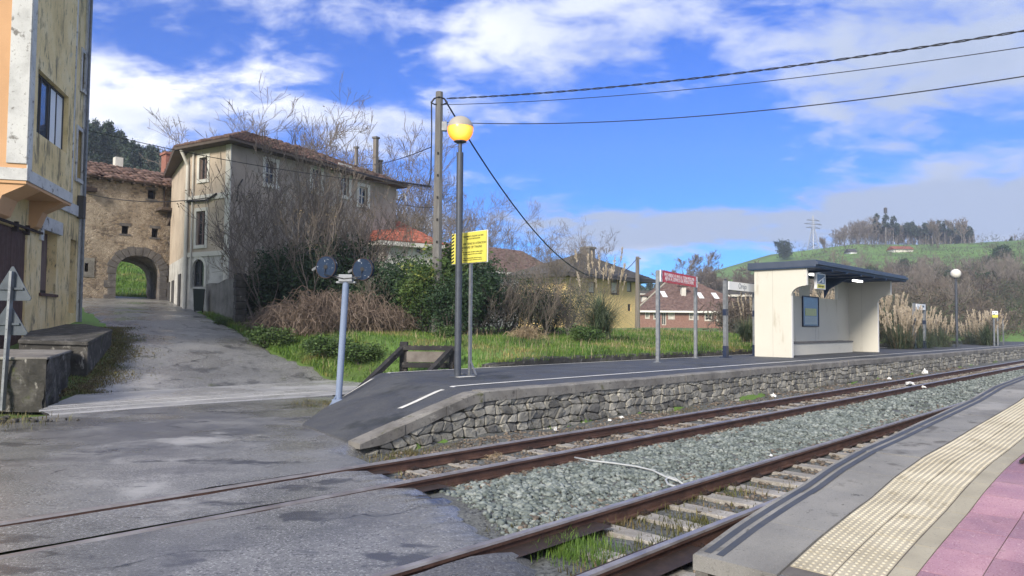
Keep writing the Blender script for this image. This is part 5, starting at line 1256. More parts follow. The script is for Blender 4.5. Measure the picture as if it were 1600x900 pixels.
# ================================================================== houses beyond the lawn
def house(name, label, px0, px1, py, Y, ang, depth, wallm, roofm, eave_py, ridge_h, base_z=1.0, ov=.6, hip=3., wins=(), fascia='cream', wtrim='cream'):
    """front wall between two pixel columns; right end at depth Y, wall running at angle ang"""
    o_ = atY(px1, py, Y); ex = np.array([math.cos(ang), math.sin(ang)])
    F_ = Frame((o_[0], o_[1], 0), ang); xl_ = F_.hy(px0, py, 0)[0]
    F_ = Frame(tuple(F_.w(xl_, 0, 0)), ang); L = -xl_; ze_ = F_.hy((px0+px1)/2, eave_py, -ov)[1]
    t = F_.root(name, label, 'house')
    hs_ = [list(F_.rect(*w[:4], 0)) for w in wins]
    holed(0, L, base_z, ze_, hs_, 0, .2, -1).build('front_wall', wallm, t)
    b = MB(); b.poly([(0, 0, base_z), (0, depth, base_z), (0, depth, ze_), (0, 0, ze_)]); b.poly([(L, 0, base_z), (L, depth, base_z), (L, depth, ze_), (L, 0, ze_)]); b.poly([(0, depth, base_z), (L, depth, base_z), (L, depth, ze_), (0, depth, ze_)]); b.build('side_walls', wallm, t)
    for w, h in zip(wins, hs_): window(t, h, 0, -1, .12, w[4], w[5], wtrim, w[6] if len(w) > 6 else 'glass', .09, wtrim if len(w) > 7 else None, .1)
    q = [(-ov, -ov, ze_), (L+ov, -ov, ze_), (L+ov, depth+ov, ze_), (-ov, depth+ov, ze_)]; r0 = (hip, depth/2, ze_+ridge_h); r1 = (L-hip, depth/2, ze_+ridge_h)
    tiled(q[0], q[1], r1, r0, roofm, 'roof', t, .3, amp=.05, seed=31); tiled(q[1], q[2], (r1[0], r1[1]+.02, r1[2]), r1, roofm, 'roof', t, .3, seed=32)
    tiled(q[3], q[0], r0, (r0[0], r0[1]+.02, r0[2]), roofm, 'roof', t, .3, seed=33); tiled(q[2], q[3], r0, r1, roofm, 'roof', t, .3, seed=34)
    b = MB(); b.box(-ov+.03, L+ov-.03, -ov+.02, depth+ov-.02, ze_-.28, ze_-.02); b.build('eaves', fascia, t)
    return t, F_, L, ze_, r0, r1
AR = math.atan2(U[1], U[0])
t, F_, L, ze_, r0, r1 = house('ochre_house', 'ochre two-storey house with dark hip roof behind the pampas grass', 884, 1000, 500, 75, AR, 6, 'ochre', 'slate', 430.5, 2.5, 1.0, 1.2, 6.0, [(955, 440, 966, 459, 1, 1, 'cream', 1), (979.5, 440, 987, 456, 1, 1, 'cream'), (981, 475, 986, 486, 1, 1), (920, 440, 930, 458, 1, 1, 'cream')], 'slate', 'soffit')
xx = F_.hy(925, 410, 2)[0]; c_ = MB().box(xx-.5, xx+.5, 2, 3, ze_, ze_+3.0).build('chimney', 'polecon', t); MB().box(xx-.6, xx+.6, 1.9, 3.1, ze_+3.0, ze_+3.2).build('chimney_cap', 'concrete', c_)
W_ = lambda x0, x1, y0=490.5, y1=500.5, nx=2: (x0, y0, x1, y1, nx, 2, 'glass', 1)
t, F_, L, ze_, r0, r1 = house('brick_house', 'low red brick house with broad brown hip roof and white windows', 1000, 1180, 500, 100, R(4), 14, 'brick', 'browntile', 485.5, 4.2, .8, .7, 5.6, [(1009, 487.5, 1014, 497, 2, 2, 'glass', 1), (1022, 487.5, 1026, 498, 1, 2, 'glass', 1), (1034, 488, 1041, 508, 2, 1), (1045, 488, 1053, 498, 1, 1, 'cream', 1), W_(1077.5, 1083, 489.5, 499), W_(1085.5, 1090, 489.5, 499, 1), W_(1102, 1112.5), W_(1120.5, 1126, 491, 501)], 'shelterwhite')
for px, py in ((1067.5, 455), (1006, 470)):
    xx, zz = F_.hy(px, py-4, 3.5); c_ = MB().box(xx-.32, xx+.32, 3.2, 3.9, ze_+.2, zz+.3).build('chimney', 'cream', t); MB().box(xx-.7, xx+.7, 2.9, 4.2, zz+.3, zz+.5).build('chimney_cap', 'browntile', c_)
dz = lambda y: ze_+4.2*(y+.7)/(7.7)
for px, py in ((1094, 463), (1117.5, 463.5), (1037, 461)):
    # skylights lying on the front slope
    d_ = ray(px, py); best = None
    for yy in np.arange(0, 7, .05):
        xx, zz = F_.hy(px, py, yy); e = abs(zz-dz(yy)); best = min(best, (e, yy, xx)) if best else (e, yy, xx)
    _, yy, xx = best; b = MB(); b.prism([(xx-.35, yy-.8, dz(yy-.8)+.12), (xx+.35, yy-.8, dz(yy-.8)+.12), (xx+.35, yy+.8, dz(yy+.8)+.12), (xx-.35, yy+.8, dz(yy+.8)+.12)], (0, 0, .05)); b.build('skylight', 'signwhite', t)
b = MB(); b.bar((r0[0], r0[1], r0[2]+.1), (-.7, -.7, ze_+.1), .25, .12); b.bar((r0[0], r0[1], r0[2]+.12), (r1[0], r1[1], r1[2]+.12), .25, .12); b.build('hip_tiles', 'border', t)
house('long_house', 'red tiled house half hidden by the evergreen shrubs behind the lamp', 600, 676, 440, 45, AR-R(12), 9, 'cream', 'redtile', 378, 2.0, .8, .6, .3, [(650, 384, 660, 396, 1, 1)], 'cream')
house('barn', 'long low house with brown tiled roof beyond the grey shrubs', 690, 876, 440, 88, AR-R(2), 13, 'baseplaster', 'browntile', 424, 3.6, .8, .6, .4, [(765, 440, 785, 452, 2, 1)], 'cream')
# grey shed behind the brick house
s0 = atY(985, 470, 125); FS = Frame((s0[0], s0[1], 0), R(4)); t = FS.root('shed', 'long grey shed with pale railing showing behind the brick house', 'shed'); L = FS.hy(1215, 470, 0)[0]; zt_ = FS.hy(1100, 455, 0)[1]
MB().box(0, L, 0, 8, .5, zt_-.9).build('walls', 'slate', t); MB().box(-.4, L+.4, -.4, 8.4, zt_-.9, zt_-.55).build('roof_edge', 'cream', t); MB().box(-.2, L+.2, -.2, 8.2, zt_-.55, zt_).build('roof', 'slate', t)

# ================================================================== shelter
s_, p_ = 26.17, 10.95; sh = thing('platform_shelter', 'cream open-fronted waiting shelter under a flat dark blue roof', 'shelter', W(s_, p_, PZ), TRZ)
LS = 9.85; DP = 1.42; HR = 3.28
def sidew(x):
    b = MB(); pr = [(DP, 0), (0, 0), (0, 2.28)]
    for k in range(9): a = math.pi/2*k/8; pr.append((-.52+.52*math.cos(a), 2.28+.36*math.sin(a)))
    pr += [(-.56, 2.66), (-.56, HR), (DP, HR)]
    return b.prism([(x, y, z) for y, z in pr], (.14, 0, 0))
for x in (0, LS-.14):
    w = sidew(x).build('side_wall', 'shelter', sh)
    e = MB(); pts = [(-.012, .0, 0), (-.012, .0, 2.28)]
    e.box(x-.004, x+.144, -.012, .0, 0, 2.28); e.box(x-.004, x+.144, -.575, -.562, 2.66, HR); e.build('white_edge', 'shelterwhite', w)
bk = MB(); bk.box(.14, LS-.14, DP-.14, DP, 0, 2.42); bk.box(.14, 1.0, DP-.14, DP, 2.42, 2.70); bk.box(.14, .5, DP-.14, DP, 2.7, HR); bk.box(2.55, 3.5, DP-.14, DP, 2.42, 2.55)
bk.box(4.2, 5.0, DP-.14, DP, 2.42, HR); bk.box(8.3, LS-.14, DP-.14, DP, 2.42, HR); bk.build('back_wall', 'shelter', sh)
MB().box(.14, LS-1.1, DP-.62, DP-.142, 0, .46).build('bench_base', 'shelter', sh); MB().box(.14, LS-1.1, DP-.66, DP-.142, .462, .53).build('bench_seat', 'polecon', sh, bevel=.01)
for x in (0, LS-.14):
    b = MB()
    b.box(x-.0025, x+.1425, .70, .704, .01, HR-.01); b.build('wall_joint', 'polecon', sh)
b = MB()
for x in (5.6,): b.box(x-.003, x+.003, DP-.1425, DP-.139, .53, 2.42)
b.build('wall_joint', 'polecon', sh)
MB().box(-.12, LS+.95, -1.03, -.945, 3.38, 3.49).build('gutter', 'roofblue', sh, bevel=.01)
zr0, zr1 = 3.285, 3.53
rp = [(-.12, DP+.22), (-.12, -.95), (LS+.95, -.95), (LS+.95, DP+.22)]
MB().prism([(x, y, zr0+.03) for x, y in rp], (0, 0, zr1-zr0)).build('roof', 'roofblue', sh, bevel=.015)
MB().prism([(x*(1-.006)+.01, y*.985, zr0) for x, y in rp], (0, 0, .028)).build('soffit', 'soffitblue', sh)
b = MB()
for x in (2.9, 6.6): b.prism([(x, DP-.14, zr0), (x, DP-1.3, zr0), (x, DP-.9, zr0-.15), (x, DP-.35, zr0-.45), (x, DP-.14, zr0-.85)], (.12, 0, 0))
for x in (1.5, 3., 4.6, 6.2, 7.8): b.box(x, x+.09, -.95, DP, zr0-.07, zr0)
b.build('roof_braces', 'soffitblue', sh)
for x in (1.75, 6.5): MB().box(x, x+.95, -.10, .03, zr0-.15, zr0-.073).build('ceiling_light', 'tube', sh)
MB().tube([(3.0, DP-.17, 1.25), (3.0, DP-.17, 2.6)], .018, 6).build('conduit', 'polecon', sh)
# notice case on the back wall
xa = Frame(tuple(sh.location), TRZ)
pr = xa.rect(1253.5, 463, 1278.5, 510.5, DP-.16); 
zo = 0  # heights from xa.rect are world z
t = thing('notice_case', 'framed notice case fixed to the shelter back wall', 'notice case', tuple(xa.w(pr[0], DP-.20, pr[2])), TRZ)
w_, h_ = pr[1]-pr[0], pr[3]-pr[2]
b = MB(); b.box(0, .05, 0, .055, 0, h_); b.box(w_-.05, w_, 0, .055, 0, h_); b.box(.05, w_-.05, 0, .055, 0, .05); b.box(.05, w_-.05, 0, .055, h_-.05, h_); b.build('frame', 'navy', t)
MB().box(.05, w_-.05, .02, .05, .05, h_-.05).build('sheet', 'poster', t)
MB().box(w_*.15, w_*.85, .014, .02, h_*.36, h_*.60).build('yellow_panel', 'posteryellow', t); MB().box(w_*.12, w_*.88, .015, .02, h_*.08, h_*.34).build('grey_panel', 'postergrey', t)
# hanging pictogram
c_ = at(1283, 505, PZ+1.2); g = xa.hy(1283, 440, -.62); px0 = xa.hy(1276, 440, -.62)[0]; px1 = xa.hy(1290, 440, -.62)[0]; zt_ = xa.hy(1283, 427.5, -.62)[1]; zb_ = xa.hy(1283, 452, -.62)[1]
t = thing('pictogram_sign', 'hanging white and yellow pictogram box under the shelter roof edge', 'sign', tuple(xa.w(px0, -.62, zb_)), TRZ); w_ = px1-px0; h_ = zt_-zb_
MB().box(0, w_, 0, .10, 0, h_).build('box', 'signwhite', t, bevel=.01)
MB().box(.07*w_, .90*w_, -.006, 0, .36*h_, .93*h_).build('picture_panel', 'pictogram', t); MB().box(.07*w_, .90*w_, -.006, 0, .06*h_, .32*h_).build('yellow_panel', 'signyellow', t)
b = MB(); b.bar((.14*w_, -.009, .42*h_), (.80*w_, -.009, .80*h_), .02, .07, (0, 1, 0)); b.box(.62*w_, .74*w_, -.010, -.006, .42*h_, .70*h_); b.lathe([(.001, 0), (.05, .0)], (.22*w_, -.008, .75*h_), 10); b.build('pictogram', 'signwhite', t)
text('Sala de espera', w_*.115, 'ink', t, mframe((w_*.48, -.008, h_*.19), (1, 0, 0), (0, 0, 1)))
MB().tube([(w_*.8, .05, h_), (w_*.8, .05, h_+.25)], .02, 6).build('hanger', 'galv', t)

# ================================================================== vegetation generators
def grow(rg, base, d, L, r, depth, nkid, out, spread=.6, upw=.25, segs=5, shrink=.62, lvl=0, wob=.16, start=.3):
    d = np.array(d, float); d /= np.linalg.norm(d); P = np.array(base, float); pts = [P.copy()]; rad = [r]; st = L/segs
    nodes_ = []
    for i in range(segs):
        d = d+rg.randn(3)*wob+np.array([0, 0, upw*.35]); d /= np.linalg.norm(d); P = P+d*st; pts.append(P.copy()); rad.append(max(r*(1-(i+1)/segs*.8), .0035)); nodes_.append((P.copy(), d.copy(), (i+1)/segs))
    out.append((lvl, np.array(pts), np.array(rad)))
    if depth <= 0: return
    for _ in range(nkid):
        f = start+(1-start)*rg.rand(); k = min(segs-1, int(f*segs)); q, dd, ff = nodes_[k]
        q = pts[k]+(pts[k+1]-pts[k])*rg.rand()
        a = rg.randn(3); a -= dd*(a@dd); a /= np.linalg.norm(a)+1e-6
        nd = dd*(1-spread*.6)+a*spread+np.array([0, 0, upw])
        grow(rg, q, nd, L*shrink*(.6+.6*rg.rand())*(1.15-.5*ff), max(rad[k]*.55, .005), depth-1, nkid, out, spread, upw, max(3, segs-1), shrink, lvl+1, wob, .15)
def tubes(paths, n=3, rmin=0.):
    V = []; F = []; base = 0; an = np.arange(n)*2*math.pi/n
    for _, p, r in paths:
        m_ = len(p); t = np.gradient(p, axis=0); t /= np.linalg.norm(t, axis=1)[:, None]+1e-9
        x = np.cross(t, np.array([.12, .31, .94])); x /= np.linalg.norm(x, axis=1)[:, None]+1e-9; y = np.cross(t, x); rr_ = np.maximum(r, rmin)
        ring = p[:, None]+(x[:, None]*np.cos(an)[None, :, None]+y[:, None]*np.sin(an)[None, :, None])*rr_[:, None, None]
        V.append(ring.reshape(-1, 3)); i, j = np.meshgrid(np.arange(m_-1), np.arange(n), indexing='ij'); j2 = (j+1) % n
        F.append(np.stack([i*n+j, i*n+j2, (i+1)*n+j2, (i+1)*n+j], -1).reshape(-1, 4)+base); base += m_*n
    return np.concatenate(V), np.concatenate(F)
def leaves(rg, centers, per, spread, size, flat=.0, up_bias=.3):
    n = len(centers)*per; c = np.repeat(centers, per, 0)+rg.randn(n, 3)*np.array(spread)
    a = rg.randn(n, 3); a[:, 2] *= .6; a /= np.linalg.norm(a, axis=1)[:, None]; b_ = rg.randn(n, 3)+np.array([0, 0, up_bias]); b_ -= a*(a*b_).sum(1)[:, None]; b_ /= np.linalg.norm(b_, axis=1)[:, None]+1e-9
    s = size*(.6+.8*rg.rand(n))[:, None]
    V = np.stack([c-a*s, c+b_*s*.45, c+a*s, c-b_*s*.45], 1).reshape(-1, 3)
    return V, np.arange(n*4).reshape(n, 4), np.repeat(rg.rand(len(centers)), per)*.6+rg.rand(n)*.4
def bare_tree(name, label, cat, seed, h, stems=1, r=.09, depth=3, nkid=5, spread=.55, upw=.3, tw='twig', fan=.35, leafn=0, loc=(0, 0, 0), group=None, rmin=.006, trunkm='bark', shrink=.6):
    rg = np.random.RandomState(seed); out = []
    for k in range(stems):
        a = rg.rand()*6.28; d = (math.cos(a)*fan*rg.rand()*1.3, math.sin(a)*fan*rg.rand()*1.3, 1)
        grow(rg, (math.cos(a)*.3*(stems > 1), math.sin(a)*.3*(stems > 1), -.3), d, h*(.62+.3*rg.rand())*(1 if stems > 1 else .8), r*(.7+.5*rg.rand()), depth, nkid, out, spread, upw, 6, shrink)
    t = thing(name, label, cat, loc, 0, group)
    V, F = tubes([o for o in out if o[0] == 0], 6); meshnp('trunk', V, F, trunkm, t, smooth=True)
    V, F = tubes([o for o in out if o[0] > 0], 3, rmin); br = meshnp('branches', V, F, tw, t)
    if leafn:
        tips = np.array([o[1][-1] for o in out if o[0] >= 2]); tips = tips[rg.permutation(len(tips))[:leafn]]
        V, F, A = leaves(rg, tips, 5, (.12, .12, .12), .05); meshnp('leaves', V, F, 'leafdry', t, A)
    return t
def leafy(name, label, cat, seed, rx, ry, h, nclump, per, size, leafm, loc=(0, 0, 0), group=None, stems=9, clump=.22, m2=None, z0=.15, lump=1.):
    rg = np.random.RandomState(seed); t = thing(name, label, cat, loc, 0, group)
    lobes = [(rg.uniform(-.6, .6)*rx, rg.uniform(-.6, .6)*ry, rg.uniform(.35, .75)*h, rg.uniform(.35, .6)) for _ in range(7)]
    C = []
    while len(C) < nclump:
        l = lobes[rg.randint(len(lobes))]; v = rg.randn(3); v /= np.linalg.norm(v); q = rg.rand()**.4
        c = np.array([l[0]+v[0]*rx*l[3]*q, l[1]+v[1]*ry*l[3]*q, l[2]+v[2]*h*.42*q*lump])
        if c[2] > z0 and c[2] < h*1.05: C.append(c)
    C = np.array(C); out = []
    for k in range(stems):
        q = C[rg.randint(len(C))]; a = np.array([q[0]*.3, q[1]*.3, -.2]); mdl = (a+q)/2+rg.randn(3)*.15
        out.append((0, np.array([a, mdl, q]), np.array([.04, .025, .01])))
    V, F = tubes(out, 4); meshnp('stems', V, F, 'bark', t)
    V, F, A = leaves(rg, C, per, (clump, clump, clump*.8), size)
    meshnp('foliage', V, F, leafm, t, A)
    if m2:
        k = C[(C[:, 2] > h*.45)]; k = k[rg.permutation(len(k))[:max(6, nclump//9)]]; V, F, A = leaves(rg, k, per, (clump, clump, clump*.8), size); meshnp('flowering_foliage', V, F, m2, t, A)
    return t
def bramble(name, label, cat, seed, rx, ry, h, n, loc, m_='twigbrown', r=.011, group=None, ls=1.):
    rg = np.random.RandomState(seed); t = thing(name, label, cat, loc, 0, group); out = []; AT_ = []
    for k in range(n):
        a = rg.rand()*6.28; q = math.sqrt(rg.rand()); b0 = np.array([rx*q*math.cos(a), ry*q*math.sin(a), -.1]); top = h*(1-.55*q**2)*(.5+.6*rg.rand())
        a2 = rg.rand()*6.28; ln = rg.uniform(.5, 1.5)*ls; e = b0+np.array([math.cos(a2)*ln, math.sin(a2)*ln, 0]); tt = np.linspace(0, 1, 8)
        p = b0[None]*(1-tt)[:, None]+e[None]*tt[:, None]; p[:, 2] += top*np.sin(tt*math.pi*rg.uniform(.55, .95))*1.0+.1*ls
        p += rg.randn(8, 3)*.075*ls*np.array([1, 1, 1]); out.append((0, p, np.full(8, r*rg.uniform(.5, 1.2))))
    V, F = tubes(out, 3); A = np.repeat(rg.rand(n), 7*3); meshnp('stems', V, F, m_, t, A)
    return t
def pampas(name, label, seed, h, rad, nb, npl, loc, group=None, ph=1.15, plm='plume'):
    rg = np.random.RandomState(seed); t = thing(name, label, 'pampas grass', loc, 0, group); V = []; F = []; A = []
    for k in range(nb):
        a = rg.rand()*6.28; L = h*rg.uniform(.6, 1.15); lean = rg.uniform(.1, 1.1)*rad; w = rg.uniform(.010, .02); tt = np.linspace(0, 1, 7); rr_ = lean*tt**1.4*1.2; zz = L*(tt*1.25-tt**2.6*rg.uniform(.3, .95))
        p = np.stack([.18*rad*math.cos(a*3)+math.cos(a)*rr_, .18*rad*math.sin(a*2)+math.sin(a)*rr_, zz], 1)+rg.randn(1, 3)*.05*np.array([1, 1, 0]); sd_ = np.array([-math.sin(a), math.cos(a), 0]); b0 = len(V)
        for q, x in zip(p, tt): V.append(q-sd_*w*(1-x*.8)); V.append(q+sd_*w*(1-x*.8))
        for i in range(6): F.append((b0+2*i, b0+2*i+1, b0+2*i+3, b0+2*i+2)); 
        A += [rg.rand()]*6
    meshnp('leaf_blades', V, F, 'pampasblade', t, A)
    V = []; F = []; out = []
    for k in range(npl):
        a = rg.rand()*6.28; q = rad*.75*math.sqrt(rg.rand()); top = h*ph*rg.uniform(.85, 1.2); b0 = np.array([q*.4*math.cos(a), q*.4*math.sin(a), 0]); e = np.array([q*math.cos(a)*1.2, q*math.sin(a)*1.2, top]); mdl = (b0+e)/2
        dirv = (e-b0)/np.linalg.norm(e-b0); pl = rg.uniform(.5, .8)*min(1, h/2); s0 = e-dirv*pl
        out.append((0, np.array([b0, mdl, e]), np.array([.008, .007, .004])))
        m_ = 60; u = rg.rand(m_); c = s0[None]+dirv[None]*(u*pl)[:, None]; wd = .075*np.sin(np.clip(u*.9+.1, 0, 1)*math.pi)**.7+.01
        off = rg.randn(m_, 3)*.5; off[:, 2] = np.abs(off[:, 2])*1.6; c2 = c+off*wd[:, None]; c0 = c-dirv[None]*.05
        sdv = rg.randn(m_, 3)*.012; i0 = len(V)
        for x in range(m_):
            V += [c0[x]-sdv[x], c0[x]+sdv[x], c2[x]+sdv[x]*.6, c2[x]-sdv[x]*.6]; j0 = i0+4*x; F.append((j0, j0+1, j0+2, j0+3))
    if npl:
        V2, F2 = tubes(out, 3); meshnp('plume_stalks', V2, F2, 'straw', t); meshnp('plumes', V, F, plm, t)
    return t
def tall_tree(name, label, seed, h, loc, leafm='leafpine', cr=.28, bare=.45, group=None, per=26, nc=46, size=.4, trunkm='bark', cat='tree', conical=False):
    rg = np.random.RandomState(seed); t = thing(name, label, cat, loc, 0, group); out = []
    p = np.stack([rg.randn(6).cumsum()*.02*h*.2, rg.randn(6).cumsum()*.02*h*.2, np.linspace(-.5, h*.97, 6)], 1); out.append((0, p, np.linspace(.013*h, .003*h, 6)))
    C = []
    for k in range(nc):
        f = bare+(1-bare)*rg.rand(); a = rg.rand()*6.28; x = (f-bare)/(1-bare)
        wd = cr*h*((1-x)*.9+.12 if conical else math.sin(math.pi*min(1, .18+.82*x))**.6)
        q = wd*math.sqrt(rg.rand())*rg.uniform(.6, 1.1); c = np.array([math.cos(a)*q, math.sin(a)*q, f*h]); C.append(c)
        if k % 3 == 0: out.append((1, np.array([[p[3][0]*.5, p[3][1]*.5, f*h-q*.5], c*.5+np.array([0, 0, (f*h-q*.3)*.5]), c]), np.array([.006*h, .004*h, .002*h])))
    V, F = tubes(out, 5); meshnp('trunk', V, F, trunkm, t)
    V, F, A = leaves(rg, np.array(C), per, (cr*h*.16, cr*h*.16, h*.035), size); meshnp('crown', V, F, leafm, t, A)
    return t
gz = lambda q: T(q[0], q[1])
def ground_at(px, Y, dz=0.):
    q = atY(px, 500, Y); return (q[0], q[1], T(q[0], q[1])+dz)

# bare shrubs before the old house
rr = random.Random(21)
protoA = bare_tree('bare_shrub', 'x', 'shrub', 101, 7.4, 6, .045, 3, 4, .50, .30, 'twig', .42, 60, rmin=.010, shrink=.66)
protoB = bare_tree('bare_shrub', 'x', 'shrub', 102, 6.8, 6, .045, 3, 4, .58, .26, 'twig', .55, 30, rmin=.010, shrink=.66)
protoC = bare_tree('bare_shrub', 'x', 'shrub', 103, 7.6, 5, .045, 3, 4, .48, .34, 'twig', .38, 90, rmin=.010, shrink=.66)
GS = 'bare shrubs crowding before the old house'
spots = [(392, 34.2, .45, 'A', 'low reddish bare shrub behind the garden wall pillar, before the house corner'), (416, 30.6, .9, 'B', 'bare grey shrub before the first garden windows of the old house'), (438, 31.5, .98, 'A', 'bare shrub with pale catkins before the first upper window'), (475, 29.5, .80, 'C', 'bare shrub behind the left signal disc'), (512, 32.5, 1.0, 'B', 'tall bare shrub before the middle of the old house wall'), (548, 31, .92, 'C', 'bare shrub between the two signal discs and the house'), (585, 33, 1.0, 'A', 'tall bare shrub before the right end of the old house'), (622, 32, .78, 'B', 'bare shrub past the old house end, left of the red roof'), (455, 34, 1.06, 'C', 'upright bare shrub growing closest to the house wall'), (545, 35.5, 1.0, 'A', 'bare shrub touching the house wall under its right windows')]
for i, (px, Y, sc, v, lab) in enumerate(spots):
    pr_ = dict(A=protoA, B=protoB, C=protoC)[v]; g = ground_at(px, Y)
    if pr_.get('label') == 'x': o = pr_; o.location = g; o.rotation_euler = (0, 0, rr.random()*6); o.scale = (sc,)*3; o['label'] = lab; o['group'] = GS
    else: dup(pr_, g, rr.random()*6.28, sc*rr.uniform(.95, 1.05), lab, GS)
# bare trees behind
tA = bare_tree('bare_tree', 'x', 'tree', 111, 15, 6, .12, 4, 4, .62, .22, 'twig', .30, 90, rmin=.014, shrink=.72)
tB = bare_tree('bare_tree', 'x', 'tree', 112, 14, 6, .10, 4, 4, .66, .20, 'twig', .36, 0, rmin=.014, shrink=.72)
tC = bare_tree('bare_tree', 'x', 'tree', 113, 15, 2, .15, 4, 5, .66, .16, 'twig', .16, 220, rmin=.014, shrink=.68)
GT = 'bare trees showing behind the houses'
spots = [(418, 56, 1.0, 'A', 'tall bare tree rising behind the highest roof ridge'), (470, 58, .98, 'B', 'bare tree behind the old roof, just right of its ridge'), (520, 60, 1.08, 'A', 'tallest bare tree behind the old roof, with seed heads at the tips'), (592, 58, .98, 'C', 'bare tree behind the old house chimneys'), (632, 56, .84, 'B', 'bare tree with last leaves between the old house and the pole'), (706, 108, 1.28, 'A', 'bare tree right of the tall pole, behind the red roof'), (765, 108, 1.25, 'B', 'bare tree behind the yellow sign, right of the lamp'), (742, 112, 1.35, 'C', 'thin bare tree directly behind the lamp post'), (852, 58, .56, 'B', 'fan shaped bare tree over the brown barn roof'), (888, 56, .48, 'A', 'small bare tree left of the ochre house'), (656, 70, .78, 'C', 'small bare tree left of the tall pole'), (924, 60, .34, 'B', 'low bare tree before the dark ochre house roof')]
for px, Y, sc, v, lab in spots:
    pr_ = dict(A=tA, B=tB, C=tC)[v]; g = ground_at(px, Y)
    if pr_.get('label') == 'x': o = pr_; o.location = g; o.scale = (sc,)*3; o['label'] = lab; o['group'] = GT
    else: dup(pr_, g, rr.random()*6.28, sc, lab, GT)
# evergreen shrubs right of the house
E1 = leafy('evergreen_shrub', 'x', 'shrub', 201, 1.7, 1.4, 3.2, 260, 34, .075, 'leafdark', clump=.20)
E2 = leafy('evergreen_shrub', 'x', 'shrub', 202, 1.6, 1.4, 3.2, 250, 34, .075, 'leafmid', clump=.20, m2='leaflime')
E3 = leafy('grey_shrub', 'x', 'shrub', 203, 1.8, 1.5, 2.7, 210, 30, .05, 'leafgrey', clump=.26)
GE = 'leafy shrubs along the back of the lawn'
spots = [(560, 29.5, .70, 'E1', 'dark green shrub behind the right signal disc'), (600, 29, .86, 'E1', 'dark green shrub just right of the right signal disc'), (640, 31, .92, 'E1', 'ivy dark tall shrub under the red roof'), (664, 28.5, .88, 'E2', 'green shrub with yellow-green tips left of the lamp post'), (690, 29.5, 1.08, 'E2', 'tallest green shrub, wrapping the foot of the tall pole'), (706, 27.5, .72, 'E1', 'dark shrub hidden by the lamp post'), (742, 29.5, .92, 'E1', 'dark shrub under the yellow sign'), (505, 30.8, 1.1, 'E1', 'dark ivy shrub behind the left signal disc'), (436, 31.2, 1.05, 'E1', 'dark shrub under the bare branches before the old house'), (470, 32, 1.2, 'E1', 'dark undergrowth shrub before the old house wall'), (778, 31, 1.0, 'E3', 'grey-green shrub right of the yellow sign'), (815, 32, .9, 'E3', 'grey-green shrub before the barn wall'), (850, 33, .82, 'E3', 'grey-green shrub under the barn roof end'), (880, 33.5, .78, 'E3', 'grey-green shrub left of the pampas grass'), (540, 32.5, 1.25, 'E1', 'dark shrub deep behind the signal post'), (402, 32, .7, 'E1', 'small dark shrub behind the garden wall pillar')]
for px, Y, sc, v, lab in spots:
    pr_ = dict(E1=E1, E2=E2, E3=E3)[v]; g = ground_at(px, Y, -.1)
    if pr_.get('label') == 'x': o = pr_; o.location = g; o.scale = (sc,)*3; o['label'] = lab; o['group'] = GE
    else: dup(pr_, g, rr.random()*6.28, sc*rr.uniform(.95, 1.05), lab, GE)
# bare undergrowth among the grey shrubs
bp1 = bare_tree('twiggy_shrub', 'x', 'shrub', 131, 2.9, 9, .025, 2, 6, .6, .25, 'twig', .6, 0, rmin=.006)
for i, (px, Y, sc, lab) in enumerate([(762, 29.5, .95, 'twiggy bare shrub just right of the yellow sign post'), (800, 30.5, 1.0, 'twiggy bare shrub before the grey shrubs, left of the straw tuft'), (838, 31, .95, 'twiggy bare shrub right behind the straw tuft'), (870, 31.5, .85, 'twiggy bare shrub before the barn end'), (900, 31.5, .62, 'twiggy bare shrub at the left foot of the pampas grass'), (612, 28, .85, 'twiggy bare shrub before the dark evergreens'), (722, 28, .8, 'twiggy bare shrub between lamp post and yellow sign post')]):
    g = ground_at(px, Y, -.1)
    if i == 0: bp1.location = g; bp1['label'] = lab; bp1['group'] = 'twiggy shrubs on the lawn edge'
    else: dup(bp1, g, rr.random()*6.28, sc, lab, 'twiggy shrubs on the lawn edge')
# brambles
bA = bramble('bramble_thicket', 'x', 'bramble', 301, 1.35, 1.1, 1.7, 620, (0, 0, 0), r=.010, ls=.75)
for i, (px, Y, sc, lab) in enumerate([(436, 28.4, .72, 'brown bramble thicket beside the garden wall pillar'), (468, 27.6, 1.0, 'brown bramble thicket left of the left signal disc'), (505, 27.3, 1.08, 'brown bramble thicket under the left signal disc'), (542, 27.6, 1.0, 'brown bramble thicket behind the signal post'), (578, 27.8, .9, 'brown bramble thicket under the right signal disc'), (612, 28, .62, 'low brown bramble at the right end of the thicket')]):
    g = ground_at(px, Y, -.05)
    if i == 0: bA.location = g; bA.scale = (sc,)*3; bA['label'] = lab; bA['group'] = 'bramble thickets'
    else: dup(bA, g, rr.random()*6.28, (sc*rr.uniform(.85, 1.2), sc*rr.uniform(.85, 1.2), sc*rr.uniform(.75, 1.2)), lab, 'bramble thickets')
